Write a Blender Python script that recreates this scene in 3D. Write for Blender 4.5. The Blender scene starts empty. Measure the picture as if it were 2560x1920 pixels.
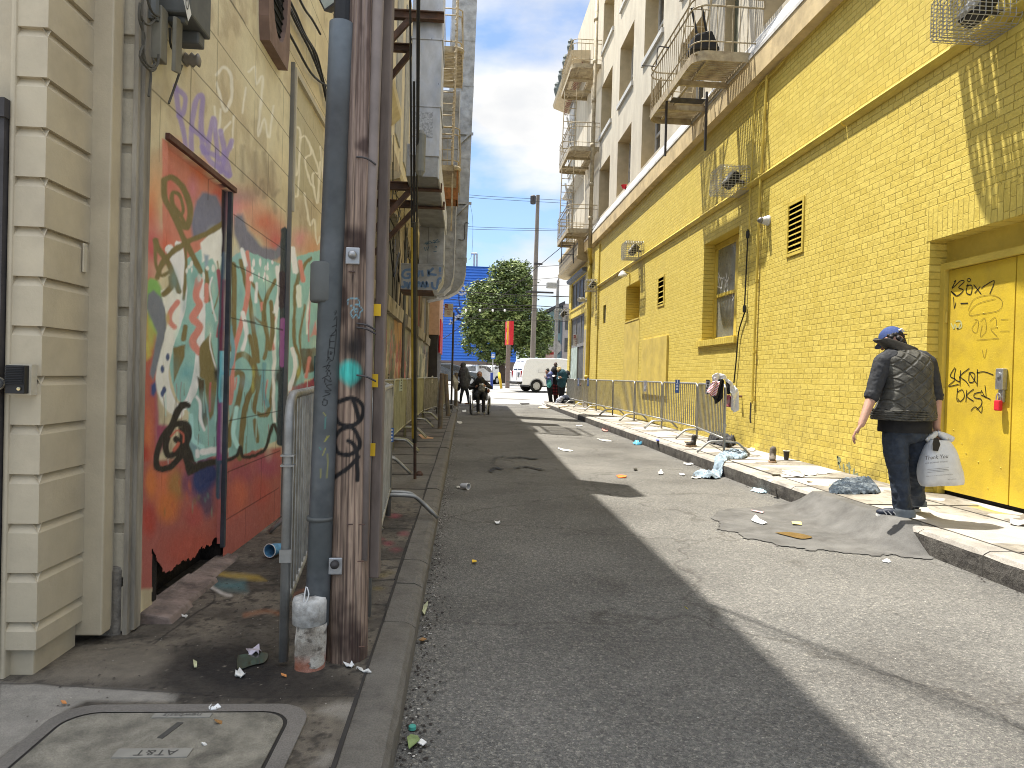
import bpy, math, random
import numpy as np
from mathutils import Vector, noise as mnoise
C = bpy.context.scene.collection
R0 = math.radians
random.seed(7); RNG = np.random.default_rng(7)
# ------------------------------------------------------------------ camera
F, CX, CY, HC = 1750.0, 1280.0, 960.0, 1.30
_d = Vector(((1160-CX)/F, -(938-CY)/F, -1.0)).normalized()
_up = Vector((math.sin(R0(1.5)), math.cos(R0(1.5)), 0))
_z = (_up - _up.dot(_d)*_d).normalized(); _x = _d.cross(_z)
RM = np.array([list(_x), list(_d), list(_z)])          # world = RM @ cam
cam = bpy.data.cameras.new('camera'); cam.sensor_width = 36; cam.lens = F/2560*36
cam.clip_end = 3000; cam.clip_start = 0.05
camo = bpy.data.objects.new('camera', cam); C.objects.link(camo)
from mathutils import Matrix
camo.matrix_world = Matrix.Translation((0, 0, HC)) @ Matrix(RM.tolist()).to_4x4()
bpy.context.scene.camera = camo
# ------------------------------------------------------------------ light
SUN = Vector((0.31, -0.21, -1.0)).normalized()          # direction the light travels
elev = math.asin(-SUN.z); az = math.atan2(-SUN.x, -SUN.y)  # azimuth of the sun from +Y
sd = bpy.data.lights.new('sun', 'SUN'); sd.energy = 5.0; sd.angle = R0(0.55); sd.color = (1.0, 0.955, 0.88)
so = bpy.data.objects.new('sun', sd); C.objects.link(so); so.rotation_euler = SUN.to_track_quat('-Z', 'Y').to_euler()
W = bpy.data.worlds.new("World"); bpy.context.scene.world = W; W.use_nodes = True
nt = W.node_tree; nt.nodes.clear()
def N(t, tree=None, **kw):
 n = (tree or nt).nodes.new(t)
 for k, v in kw.items(): setattr(n, k, v)
 return n
sky = N('ShaderNodeTexSky', sky_type='NISHITA', sun_disc=False, sun_elevation=elev, sun_rotation=az)
sky.air_density = 1.0; sky.dust_density = 0.7; sky.ozone_density = 1.6
tc = N('ShaderNodeTexCoord'); mp = N('ShaderNodeMapping'); mp.inputs['Scale'].default_value = (1.1, 1.1, 2.4); mp.inputs['Location'].default_value = (0.35, 0.2, 0.62)
no = N('ShaderNodeTexNoise'); no.inputs['Scale'].default_value = 2.3; no.inputs['Detail'].default_value = 7; no.inputs['Roughness'].default_value = 0.52
cr = N('ShaderNodeValToRGB'); cr.color_ramp.elements[0].position = 0.44; cr.color_ramp.elements[1].position = 0.58
cr.color_ramp.elements[0].color = (0.12, 0.12, 0.12, 1); cr.color_ramp.elements[1].color = (1, 1, 1, 1)
no2 = N('ShaderNodeTexNoise'); no2.inputs['Scale'].default_value = 5.0; no2.inputs['Detail'].default_value = 6
cr2 = N('ShaderNodeValToRGB'); cr2.color_ramp.elements[0].color = (4.15, 4.35, 4.75, 1); cr2.color_ramp.elements[1].color = (5.3, 5.4, 5.6, 1)
cr2.color_ramp.elements[0].position = 0.38; cr2.color_ramp.elements[1].position = 0.62
mx = N('ShaderNodeMix', data_type='RGBA'); bg = N('ShaderNodeBackground'); bg.inputs['Strength'].default_value = 0.105
out = N('ShaderNodeOutputWorld')
L_ = nt.links.new
L_(tc.outputs['Generated'], mp.inputs['Vector']); L_(mp.outputs[0], no.inputs['Vector']); L_(mp.outputs[0], no2.inputs['Vector'])
L_(no.outputs['Fac'], cr.inputs[0]); L_(no2.outputs['Fac'], cr2.inputs[0]); L_(cr.outputs[0], mx.inputs[0])
# cloud brightness raised overhead, out of view, added as fill for the shade
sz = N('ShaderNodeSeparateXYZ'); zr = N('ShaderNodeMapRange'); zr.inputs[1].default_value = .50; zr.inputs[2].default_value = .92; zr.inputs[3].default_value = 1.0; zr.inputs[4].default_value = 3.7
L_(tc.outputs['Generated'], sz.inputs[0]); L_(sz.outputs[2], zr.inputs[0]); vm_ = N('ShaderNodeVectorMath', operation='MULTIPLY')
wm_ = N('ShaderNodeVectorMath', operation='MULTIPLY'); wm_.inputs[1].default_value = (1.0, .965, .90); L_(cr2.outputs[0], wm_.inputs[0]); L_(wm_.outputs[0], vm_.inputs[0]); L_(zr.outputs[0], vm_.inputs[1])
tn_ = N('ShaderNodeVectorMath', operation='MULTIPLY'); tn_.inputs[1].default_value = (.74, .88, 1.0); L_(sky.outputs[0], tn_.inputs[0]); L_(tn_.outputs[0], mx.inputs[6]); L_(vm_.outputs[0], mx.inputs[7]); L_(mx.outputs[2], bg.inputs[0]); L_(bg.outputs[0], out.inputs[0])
S = bpy.context.scene
S.view_settings.view_transform = 'Standard'; S.view_settings.look = 'None'; S.view_settings.gamma = 1
S.view_settings.exposure = 1.06
S.cycles.max_bounces = 6; S.cycles.diffuse_bounces = 4; S.cycles.use_denoising = True; S.cycles.filter_width = 1.0
# ------------------------------------------------------------------ points from the survey of the alley
def ray(px, py): return RM @ np.array([(px-CX)/F, -(py-CY)/F, -1.0])
def on(px, py, x=None, y=None, z=None):
 d = ray(px, py)
 t = x/d[0] if x is not None else (y/d[1] if y is not None else (z-HC)/d[2])
 return Vector((d[0]*t, d[1]*t, HC+d[2]*t))
def proj(P):
 c = (P - np.array([0, 0, HC])) @ RM
 return CX + F*c[..., 0]/-c[..., 2], CY - F*c[..., 1]/-c[..., 2]
def Zm(ox, oy, s): return lambda *p: [(ox+a/s, oy+b/s) for a, b in p]
# ------------------------------------------------------------------ naming
def tag(o, label=None, cat=None, group=None, kind=None):
 if label: o['label'] = label
 if cat: o['category'] = cat
 if group: o['group'] = group
 if kind: o['kind'] = kind
 return o
def thing(name, label, cat, loc=(0, 0, 0), group=None):
 o = bpy.data.objects.new(name, None); o.empty_display_size = 0.1; C.objects.link(o); o.location = loc
 return tag(o, label, cat, group)
def children(o): return [c for c in bpy.data.objects if c.parent == o]
def copy_tree(o, parent=None):
 c = o.copy(); C.objects.link(c); c.parent = parent
 for ch in children(o): copy_tree(ch, c)
 return c
# ------------------------------------------------------------------ mesh builder
class MB:
 def __init__(s): s.v = []; s.f = []; s.smooth = False
 def add(s, vs, fs):
  b = len(s.v); s.v += [tuple(v) for v in vs]; s.f += [tuple(b+i for i in f) for f in fs]; return s
 def box(s, x0, x1, y0, y1, z0, z1):
  return s.add([(x0,y0,z0),(x1,y0,z0),(x1,y1,z0),(x0,y1,z0),(x0,y0,z1),(x1,y0,z1),(x1,y1,z1),(x0,y1,z1)],
                     [(0,3,2,1),(4,5,6,7),(0,1,5,4),(1,2,6,5),(2,3,7,6),(3,0,4,7)])
 def obox(s, c, ax, ay, az):      # oriented box: centre and half axes
  c, ax, ay, az = map(Vector, (c, ax, ay, az))
  vs = [c+i*ax+j*ay+k*az for k in (-1,1) for i, j in ((-1,-1),(1,-1),(1,1),(-1,1))]
  return s.add(vs, [(0,3,2,1),(4,5,6,7),(0,1,5,4),(1,2,6,5),(2,3,7,6),(3,0,4,7)])
 def quad(s, a, b, c, d): return s.add([a, b, c, d], [(0,1,2,3)])
 def tube(s, pts, r, n=6, closed=False, cap=True):
  pts = [Vector(p) for p in pts]; m = len(pts); rr = r if isinstance(r, (list, tuple)) else [r]*m
  t0 = (pts[1]-pts[0]).normalized(); u = t0.orthogonal().normalized(); rings = []
  for i, p in enumerate(pts):
   if closed: t = (pts[(i+1) % m]-pts[i-1])
   else: t = (pts[min(i+1, m-1)]-pts[max(i-1, 0)])
   if t.length < 1e-9: t = t0.copy()
   t.normalize(); u = (u-u.dot(t)*t)
   u = u.normalized() if u.length > 1e-6 else t.orthogonal().normalized()
   w = t.cross(u); rings.append([p+rr[i]*(math.cos(a)*u+math.sin(a)*w) for a in [2*math.pi*k/n for k in range(n)]])
  vs = [v for g in rings for v in g]; fs = []
  for i in range(m if closed else m-1):
   j = (i+1) % m
   for k in range(n): fs.append((i*n+k, i*n+(k+1) % n, j*n+(k+1) % n, j*n+k))
  if cap and not closed: fs += [tuple(range(n))[::-1], tuple((m-1)*n+k for k in range(n))]
  return s.add(vs, fs)
 def prism(s, poly, axis, a, b):   # poly: 2-D points; extruded along axis from a to b
  m = len(poly)
  def P(p, t): return {'x': (t, p[0], p[1]), 'y': (p[0], t, p[1]), 'z': (p[0], p[1], t)}[axis]
  return s.add([P(p, a) for p in poly]+[P(p, b) for p in poly],
                     [tuple(range(m))[::-1], tuple(range(m, 2*m))]+[(i, (i+1) % m, m+(i+1) % m, m+i) for i in range(m)])
 def lathe(s, prof, c=(0,0,0), n=20, axis='z'):
  vs = []; m = len(prof)
  for r, h in prof:
   for k in range(n):
    a = 2*math.pi*k/n; x, y = r*math.cos(a), r*math.sin(a)
    vs.append({'z': (c[0]+x, c[1]+y, c[2]+h), 'x': (c[0]+h, c[1]+x, c[2]+y), 'y': (c[0]+x, c[1]+h, c[2]+y)}[axis])
  fs = [(i*n+k, i*n+(k+1) % n, (i+1)*n+(k+1) % n, (i+1)*n+k) for i in range(m-1) for k in range(n)]
  if prof[0][0] > 1e-5: fs.append(tuple(range(n))[::-1])
  if prof[-1][0] > 1e-5: fs.append(tuple((m-1)*n+k for k in range(n)))
  return s.add(vs, fs)
 def build(s, name, mat, parent=None, smooth=False, bevel=0, kind=None):
  off = Vector((0, 0, 0)); p = parent
  while p is not None: off += Vector(p.location); p = p.parent
  me = bpy.data.meshes.new(name); me.from_pydata([tuple(Vector(v)-off) for v in s.v], [], s.f); me.validate(); me.update()
  if smooth: me.polygons.foreach_set('use_smooth', [True]*len(me.polygons))
  o = bpy.data.objects.new(name, me); C.objects.link(o); o.parent = parent
  if mat: me.materials.append(mat)
  if bevel:
   b = o.modifiers.new('bevel', 'BEVEL'); b.width = bevel; b.segments = 2; b.limit_method = 'ANGLE'
  if kind: o['kind'] = kind
  return o
def grid_obj(name, P, mat, parent=None, col=None, kind=None, smooth=True):
 nv, nu, _ = P.shape; idx = np.arange(nv*nu).reshape(nv, nu)
 q = np.stack([idx[:-1, :-1], idx[:-1, 1:], idx[1:, 1:], idx[1:, :-1]], -1).reshape(-1, 4)
 off = np.zeros(3); p = parent
 while p is not None: off += np.array(p.location); p = p.parent
 me = bpy.data.meshes.new(name); me.vertices.add(nv*nu); me.vertices.foreach_set('co', (P-off).astype(np.float32).ravel())
 me.loops.add(q.size); me.loops.foreach_set('vertex_index', q.astype(np.int32).ravel())
 me.polygons.add(len(q)); me.polygons.foreach_set('loop_start', np.arange(0, q.size, 4, dtype=np.int32))
 try: me.polygons.foreach_set('loop_total', np.full(len(q), 4, dtype=np.int32))
 except Exception: pass
 me.update(calc_edges=True); me.validate()
 if smooth: me.polygons.foreach_set('use_smooth', [True]*len(me.polygons))
 if col is not None:
  a = me.color_attributes.new('paint', 'FLOAT_COLOR', 'POINT')
  a.data.foreach_set('color', np.concatenate([col, np.ones(col.shape[:2]+(1,))], -1).astype(np.float32).ravel())
 o = bpy.data.objects.new(name, me); C.objects.link(o); o.parent = parent; me.materials.append(mat)
 if kind: o['kind'] = kind
 return o
# ------------------------------------------------------------------ materials
def lin(c): return tuple(((x/255+.055)/1.055)**2.4 if x/255 > .04045 else x/255/12.92 for x in c)
MATS = {}
def mat(name, col, rough=0.7, metal=0.0, var=0.25, vscale=6.0, dirt=None, dscale=1.5, damt=0.5, bump=0.0, bscale=60, fine=0.0, fscale=200, stretch=None, paint=False, spec=0.35, coat=0):
 if name in MATS: return MATS[name]
 m = bpy.data.materials.new(name); m.use_nodes = True; t = m.node_tree; b = t.nodes['Principled BSDF']
 b.inputs['Roughness'].default_value = rough; b.inputs['Metallic'].default_value = metal; b.inputs['Specular IOR Level'].default_value = spec
 if coat: b.inputs['Coat Weight'].default_value = coat
 tcn = N('ShaderNodeTexCoord', t); vec = tcn.outputs['Object']
 if stretch:
  mpn = N('ShaderNodeMapping', t); mpn.inputs['Scale'].default_value = stretch; t.links.new(vec, mpn.inputs[0]); vec = mpn.outputs[0]
 def noise(sc, det=4, ro=.6):
  n = N('ShaderNodeTexNoise', t); n.inputs['Scale'].default_value = sc; n.inputs['Detail'].default_value = det; n.inputs['Roughness'].default_value = ro
  t.links.new(vec, n.inputs['Vector']); return n.outputs['Fac']
 def ramp(f, lo, hi, a, c):
  r = N('ShaderNodeMapRange', t); r.inputs[1].default_value = lo; r.inputs[2].default_value = hi; r.inputs[3].default_value = a; r.inputs[4].default_value = c
  t.links.new(f, r.inputs[0]); return r.outputs[0]
 def mul(c, f):
  x = N('ShaderNodeVectorMath', t, operation='MULTIPLY'); t.links.new(c, x.inputs[0]); t.links.new(f, x.inputs[1]); return x.outputs[0]
 if paint:
  at = N('ShaderNodeAttribute', t, attribute_name='paint'); c = at.outputs['Color']
 else:
  rg = N('ShaderNodeRGB', t); rg.outputs[0].default_value = (*col, 1); c = rg.outputs[0]
 if dirt:
  x = N('ShaderNodeMix', t, data_type='RGBA'); t.links.new(ramp(noise(dscale, 6, .65), .45, .68, 0, damt), x.inputs[0])
  t.links.new(c, x.inputs[6]); x.inputs[7].default_value = (*dirt, 1); c = x.outputs[2]
 if var: c = mul(c, ramp(noise(vscale, 5), .3, .7, 1-var, 1+var))
 if fine: c = mul(c, ramp(noise(fscale, 2, .8), .35, .65, 1-fine, 1+fine))
 t.links.new(c, b.inputs['Base Color'])
 t.links.new(ramp(noise(vscale*2.3, 3), .3, .7, max(rough-.12, .02), min(rough+.12, 1)), b.inputs['Roughness'])
 if bump:
  bn = N('ShaderNodeBump', t); bn.inputs['Strength'].default_value = 1; bn.inputs['Distance'].default_value = bump
  t.links.new(noise(bscale, 5, .7), bn.inputs['Height']); t.links.new(bn.outputs[0], b.inputs['Normal'])
 MATS[name] = m; return m
def brick_mat(name, c1, c2, mortar, bw, rh, ms, depth, dirtc, soldier=False, strength=1.0):
 m = bpy.data.materials.new(name); m.use_nodes = True; t = m.node_tree; b = t.nodes['Principled BSDF']; Lk = t.links.new
 b.inputs['Roughness'].default_value = .62; b.inputs['Specular IOR Level'].default_value = .3
 tcn = N('ShaderNodeTexCoord', t); sp = N('ShaderNodeSeparateXYZ', t); cb = N('ShaderNodeCombineXYZ', t); Lk(tcn.outputs['Object'], sp.inputs[0])
 Lk(sp.outputs[2 if soldier else 1], cb.inputs[0]); Lk(sp.outputs[1 if soldier else 2], cb.inputs[1])
 wn = N('ShaderNodeTexNoise', t); wn.inputs['Scale'].default_value = 7; wn.inputs['Detail'].default_value = 3; Lk(tcn.outputs['Object'], wn.inputs[0])
 ws = N('ShaderNodeVectorMath', t, operation='MULTIPLY_ADD'); Lk(wn.outputs['Color'], ws.inputs[0]); ws.inputs[1].default_value = (.013, .013, 0); Lk(cb.outputs[0], ws.inputs[2])
 br = N('ShaderNodeTexBrick', t); Lk(ws.outputs[0], br.inputs['Vector'])
 br.inputs['Color1'].default_value = (*c1, 1); br.inputs['Color2'].default_value = (*c2, 1); br.inputs['Mortar'].default_value = (*mortar, 1)
 br.inputs['Scale'].default_value = 1; br.inputs['Mortar Size'].default_value = ms; br.inputs['Mortar Smooth'].default_value = .6
 br.inputs['Brick Width'].default_value = bw; br.inputs['Row Height'].default_value = rh; br.offset = .5; br.squash = .62; br.squash_frequency = 3
 def noise(sc, det=5):
  n = N('ShaderNodeTexNoise', t); n.inputs['Scale'].default_value = sc; n.inputs['Detail'].default_value = det; n.inputs['Roughness'].default_value = .65; Lk(tcn.outputs['Object'], n.inputs[0]); return n.outputs['Fac']
 def rng(f, lo, hi, a, c):
  r = N('ShaderNodeMapRange', t); r.inputs[1].default_value = lo; r.inputs[2].default_value = hi; r.inputs[3].default_value = a; r.inputs[4].default_value = c; Lk(f, r.inputs[0]); return r.outputs[0]
 x = N('ShaderNodeMix', t, data_type='RGBA'); Lk(rng(noise(.7, 8), .52, .75, 0, .3), x.inputs[0]); Lk(br.outputs['Color'], x.inputs[6]); x.inputs[7].default_value = (*dirtc, 1)
 # grime rising from the pavement
 x2 = N('ShaderNodeMix', t, data_type='RGBA'); gz = rng(sp.outputs[2], .15, 1.1, 1, 0); mm = N('ShaderNodeMath', t, operation='MULTIPLY'); Lk(gz, mm.inputs[0]); Lk(rng(noise(3.5, 7), .42, .7, .0, .75), mm.inputs[1])
 Lk(mm.outputs[0], x2.inputs[0]); Lk(x.outputs[2], x2.inputs[6]); x2.inputs[7].default_value = (*[d*.45 for d in dirtc], 1)
 vm = N('ShaderNodeVectorMath', t, operation='MULTIPLY'); Lk(x2.outputs[2], vm.inputs[0]); Lk(rng(noise(28, 4), .3, .7, .93, 1.06), vm.inputs[1]); Lk(vm.outputs[0], b.inputs['Base Color'])
 # bricks of slightly different depth, rounded joints, bumpy paint
 h = N('ShaderNodeMath', t, operation='MULTIPLY_ADD'); Lk(br.outputs['Fac'], h.inputs[0]); h.inputs[1].default_value = -1; Lk(rng(noise(13, 3), .3, .7, 0, .28), h.inputs[2])
 bn = N('ShaderNodeBump', t); bn.inputs['Strength'].default_value = strength; bn.inputs['Distance'].default_value = depth; Lk(h.outputs[0], bn.inputs['Height']); Lk(bn.outputs[0], b.inputs['Normal'])
 MATS[name] = m; return m
YEL = (0.60, 0.46, 0.085)
M_brick = brick_mat('yellow_painted_brick', (.645, .51, .115), (.565, .435, .085), (.50, .38, .065), .215, .077, .0065, .012, (.40, .31, .09))
M_sold = brick_mat('yellow_soldier_brick', (.645, .51, .115), (.565, .435, .085), (.50, .38, .065), .21, .075, .005, .010, (.40, .31, .09), soldier=True)
M_yel = mat('yellow_paint', YEL, .5, var=.12, vscale=3, dirt=(.34, .24, .04), dscale=1.6, damt=.45, bump=.002, bscale=40)
M_yelw = mat('yellow_panel', (.56, .43, .10), .65, var=.12, vscale=2.5, dirt=(.36, .27, .08), dscale=2.2, damt=.5, bump=.002, bscale=30)
M_tanb = mat('tan_band', (.56, .44, .24), .75, var=.15, vscale=3, dirt=(.25, .19, .11), dscale=2, damt=.6, bump=.003, bscale=40)
M_ledge = mat('white_ledge', (.60, .59, .56), .7, var=.15, vscale=3, dirt=(.28, .27, .25), dscale=2.2, damt=.75, bump=.003, bscale=30)
M_stucco = mat('cream_stucco', (.50, .455, .36), .85, var=.10, vscale=2.5, dirt=(.36, .31, .24), dscale=1.7, damt=.5, bump=.006, bscale=30, stretch=(1, 1, .35))
M_reveal = mat('beige_reveal', (.47, .385, .24), .8, var=.12, vscale=4)
M_trimw = mat('white_window_paint', (.48, .47, .44), .6, var=.12)
M_feiron = mat('tan_painted_iron', (.40, .335, .215), .6, var=.18, vscale=9, dirt=(.12, .07, .04), dscale=5, damt=.55)
M_iron = mat('dark_iron', (.06, .055, .055), .55, .3, var=.3)
M_rust = mat('rusty_steel', (.085, .055, .045), .75, .2, var=.35, vscale=8, dirt=(.17, .08, .045), dscale=5, damt=.6)
M_glass = mat('dark_window_glass', (.035, .04, .045), .12, var=.3, vscale=2, spec=.7)
M_glass2 = mat('dusty_glass', (.10, .10, .09), .45, var=.35, vscale=2.5, spec=.25)
M_black = mat('black_void', (.006, .006, .006), .9, var=0)
M_galv = mat('galvanised_steel', (.44, .45, .46), .42, .75, var=.22, vscale=6, dirt=(.25, .25, .25), dscale=3, damt=.5, bump=.0008, bscale=90)
M_duct = mat('duct_sheet_metal', (.46, .47, .48), .38, .55, var=.28, vscale=3.2, dirt=(.22, .215, .20), dscale=1.8, damt=.55, bump=.004, bscale=5, stretch=(1, 1, .45))
M_ductd = mat('old_duct_metal', (.33, .335, .33), .45, .5, var=.3, vscale=4, dirt=(.17, .16, .14), dscale=2.2, damt=.6, bump=.003, bscale=6)
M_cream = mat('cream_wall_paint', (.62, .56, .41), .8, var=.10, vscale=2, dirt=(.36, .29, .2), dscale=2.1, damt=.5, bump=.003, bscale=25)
M_beige = mat('beige_house_paint', (.47, .41, .295), .5, var=.08, vscale=5, dirt=(.33, .28, .21), dscale=4.5, damt=.4, bump=.0015, bscale=60)
M_oldb = mat('old_peeling_paint', (.52, .47, .36), .7, var=.15, vscale=9, dirt=(.26, .23, .18), dscale=9, damt=.5, bump=.005, bscale=22)
M_oldw = mat('weathered_board', (.36, .325, .26), .85, var=.35, vscale=8, dirt=(.08, .07, .06), dscale=7, damt=.7, bump=.006, bscale=30, stretch=(1, 1, .15))
M_paint = mat('spray_paint_wall', (1, 1, 1), .65, var=.07, vscale=12, paint=True, bump=.003, bscale=45, fine=.05, fscale=300)
M_paintg = mat('stained_ground', (1, 1, 1), .85, var=.16, vscale=14, paint=True, bump=.004, bscale=90, fine=.22, fscale=260)
M_paintw = mat('painted_timber', (1, 1, 1), .85, var=.32, vscale=16, paint=True, bump=.008, bscale=26, stretch=(1, 1, .1), fine=.2, fscale=60)
M_paintm = mat('painted_metal_tube', (1, 1, 1), .5, .25, var=.14, vscale=12, paint=True)
M_conc = mat('sidewalk_concrete', (.40, .375, .335), .85, var=.13, vscale=3.0, dirt=(.22, .20, .17), dscale=1.2, damt=.65, bump=.003, bscale=70, fine=.12, fscale=170)
M_conc2 = mat('dirty_concrete', (.155, .142, .125), .85, var=.22, vscale=3.0, dirt=(.05, .045, .04), dscale=1.5, damt=.75, bump=.004, bscale=60, fine=.18, fscale=170)
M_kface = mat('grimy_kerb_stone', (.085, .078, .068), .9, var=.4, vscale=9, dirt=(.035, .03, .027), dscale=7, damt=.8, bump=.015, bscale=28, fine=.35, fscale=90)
M_street = mat('bright_street_concrete', (.29, .285, .27), .85, var=.1, vscale=.8, dirt=(.3, .285, .26), dscale=.5, damt=.6, fine=.08, fscale=60)
M_blackp = mat('black_plastic', (.015, .015, .016), .45, var=.2)
M_white = mat('white_paper', (.72, .72, .70), .8, var=.08)
M_ink = mat('black_spray', (.012, .011, .012), .6, var=.1)
M_grey = mat('grey_enclosure', (.10, .105, .10), .6, var=.15, vscale=5)
M_lampw = mat('lamp_housing', (.36, .36, .35), .5, .2, var=.15)
M_wire = mat('cage_wire', (.42, .41, .38), .45, .6, var=.1)
M_red = mat('red_paint', (.58, .022, .035), .5, var=.1)
def flat(name, rgb, rough=.7, **k): return mat(name, lin(rgb), rough, var=k.pop('var', .12), **k)
# ------------------------------------------------------------------ paint laid on a surface (albedo only)
def vnoise(P, s, seed=0, octv=3):
 """value noise of world positions P (…,3)"""
 r = np.zeros(P.shape[:-1]); amp = 1; tot = 0
 for o in range(octv):
  q = P*s*(2**o)+seed*17.3; i = np.floor(q).astype(np.int64); f = q-i; f = f*f*(3-2*f)
  def h(a, b, c):
   n = (i[..., 0]+a)*374761393+(i[..., 1]+b)*668265263+(i[..., 2]+c)*1274126177+seed*1013
   n = (n ^ (n >> 13))*1274126177; n = n ^ (n >> 16); return (n & 0xffff)/65535.0
  x = 0
  for a in (0, 1):
   for b in (0, 1):
    for c in (0, 1):
     x = x+h(a, b, c)*(f[..., 0] if a else 1-f[..., 0])*(f[..., 1] if b else 1-f[..., 1])*(f[..., 2] if c else 1-f[..., 2])
  r += amp*x; tot += amp; amp *= .5
 return r/tot
class Canvas:
 def __init__(s, P, base, k=1.0):
  s.P = P; s.k = k; s.px, s.py = proj(P); s.px = s.px+(vnoise(P, 14, 3, 2)-.5)*5; s.py = s.py+(vnoise(P, 14, 5, 2)-.5)*5
  s.c = np.ones(P.shape)*np.array(s.L(base))
 def L(s, rgb): return np.minimum(np.array(lin(rgb))*s.k, .88)
 def mix(s, sl, a, rgb): s.c[sl] = s.c[sl]*(1-a[..., None])+np.array(s.L(rgb))*a[..., None]
 def box(s, xs, ys, m):
  k = (s.px > min(xs)-m) & (s.px < max(xs)+m) & (s.py > min(ys)-m) & (s.py < max(ys)+m)
  r = np.where(k.any(1))[0]; q = np.where(k.any(0))[0]
  return None if len(r) == 0 or len(q) == 0 else (slice(r[0], r[-1]+1), slice(q[0], q[-1]+1))
 def segd(s, X, Y, a, b):
  dx, dy = b[0]-a[0], b[1]-a[1]; l = dx*dx+dy*dy+1e-9
  t = np.clip(((X-a[0])*dx+(Y-a[1])*dy)/l, 0, 1); return np.hypot(X-a[0]-t*dx, Y-a[1]-t*dy), t
 def poly(s, pts, rgb, soft=1.5, alpha=1.0):
  xs, ys = [p[0] for p in pts], [p[1] for p in pts]; sl = s.box(xs, ys, soft*2)
  if sl is None: return s
  X, Y = s.px[sl], s.py[sl]; ins = np.zeros(X.shape, bool); D = np.full(X.shape, 1e9); n = len(pts)
  for i in range(n):
   a, b = pts[i], pts[(i+1) % n]
   D = np.minimum(D, s.segd(X, Y, a, b)[0])
   if a[1] != b[1]:
    c = ((a[1] > Y) != (b[1] > Y)) & (X < (b[0]-a[0])*(Y-a[1])/(b[1]-a[1])+a[0]); ins ^= c
  sd = np.where(ins, D, -D); s.mix(sl, alpha*np.clip(.5+sd/(2*soft), 0, 1), rgb); return s
 def stroke(s, pts, w, rgb, soft=1.2, alpha=1.0, smooth=True):
  if smooth and len(pts) > 2: pts = crom(pts)
  xs, ys = [p[0] for p in pts], [p[1] for p in pts]; sl = s.box(xs, ys, w+soft*2)
  if sl is None: return s
  X, Y = s.px[sl], s.py[sl]; D = np.full(X.shape, 1e9)
  for i in range(len(pts)-1): D = np.minimum(D, s.segd(X, Y, pts[i], pts[i+1])[0])
  s.mix(sl, alpha*np.clip(.5+(w/2-D)/(2*soft), 0, 1), rgb); return s
 def blob(s, x, y, rx, ry, rgb, alpha=1.0, hard=.3):
  sl = s.box([x-rx, x+rx], [y-ry, y+ry], 2)
  if sl is None: return s
  D = np.hypot((s.px[sl]-x)/rx, (s.py[sl]-y)/ry); s.mix(sl, alpha*np.clip((1-D)/(1-hard), 0, 1), rgb); return s
 def stain(s, sc, lo, hi, rgb, alpha, seed=1, mask=None):
  a = np.clip((vnoise(s.P, sc, seed, 4)-lo)/(hi-lo), 0, 1)*alpha
  if mask is not None: a = a*mask
  s.mix((slice(None), slice(None)), a, rgb); return s
def crom(p, k=6):
 p = [p[0]]+list(p)+[p[-1]]; o = []
 for i in range(1, len(p)-2):
  for j in range(k):
   t = j/k; o.append(tuple(.5*(2*p[i][d]+(p[i+1][d]-p[i-1][d])*t+(2*p[i-1][d]-5*p[i][d]+4*p[i+1][d]-p[i+2][d])*t*t+(3*p[i][d]-p[i-1][d]-3*p[i+1][d]+p[i+2][d])*t**3) for d in range(len(p[0]))))
 return o+[p[-2]]
def ribbon(mb, pts3, w, nrm, smooth=True):
 """flat strip of width w along points on a plane with normal nrm"""
 pts = [Vector(p) for p in (crom([tuple(q) for q in pts3], 5) if smooth and len(pts3) > 2 else pts3)]; nrm = Vector(nrm); vs = []
 for i, p in enumerate(pts):
  t = pts[min(i+1, len(pts)-1)]-pts[max(i-1, 0)]; n = t.cross(nrm)
  n = n.normalized()*w/2 if n.length > 1e-9 else Vector((0, 0, w/2))
  vs += [p-n, p+n]
 return mb.add(vs, [(2*i, 2*i+1, 2*i+3, 2*i+2) for i in range(len(pts)-1)])
def text_mesh(s, size, origin, xdir, ydir, font_w=1.0):
 cu = bpy.data.curves.new('t', 'FONT'); cu.body = s; cu.size = size; cu.align_x = 'CENTER'; cu.align_y = 'CENTER'; cu.resolution_u = 2
 o = bpy.data.objects.new('t', cu); C.objects.link(o); dg = bpy.context.evaluated_depsgraph_get(); me = bpy.data.meshes.new_from_object(o.evaluated_get(dg))
 X, Y, O = Vector(xdir), Vector(ydir), Vector(origin)
 vs = [O+X*v.co.x*font_w+Y*v.co.y for v in me.vertices]; fs = [tuple(p.vertices) for p in me.polygons]
 bpy.data.objects.remove(o); bpy.data.curves.remove(cu); bpy.data.meshes.remove(me); return vs, fs
# ================================================================== GROUND
RX0, RX1 = -0.20, 3.66          # alley road between the kerbs
ZL, ZR = 0.12, 0.18             # left and right pavement heights
LW, RW = -1.45, 4.92            # faces of the left and right buildings
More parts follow.
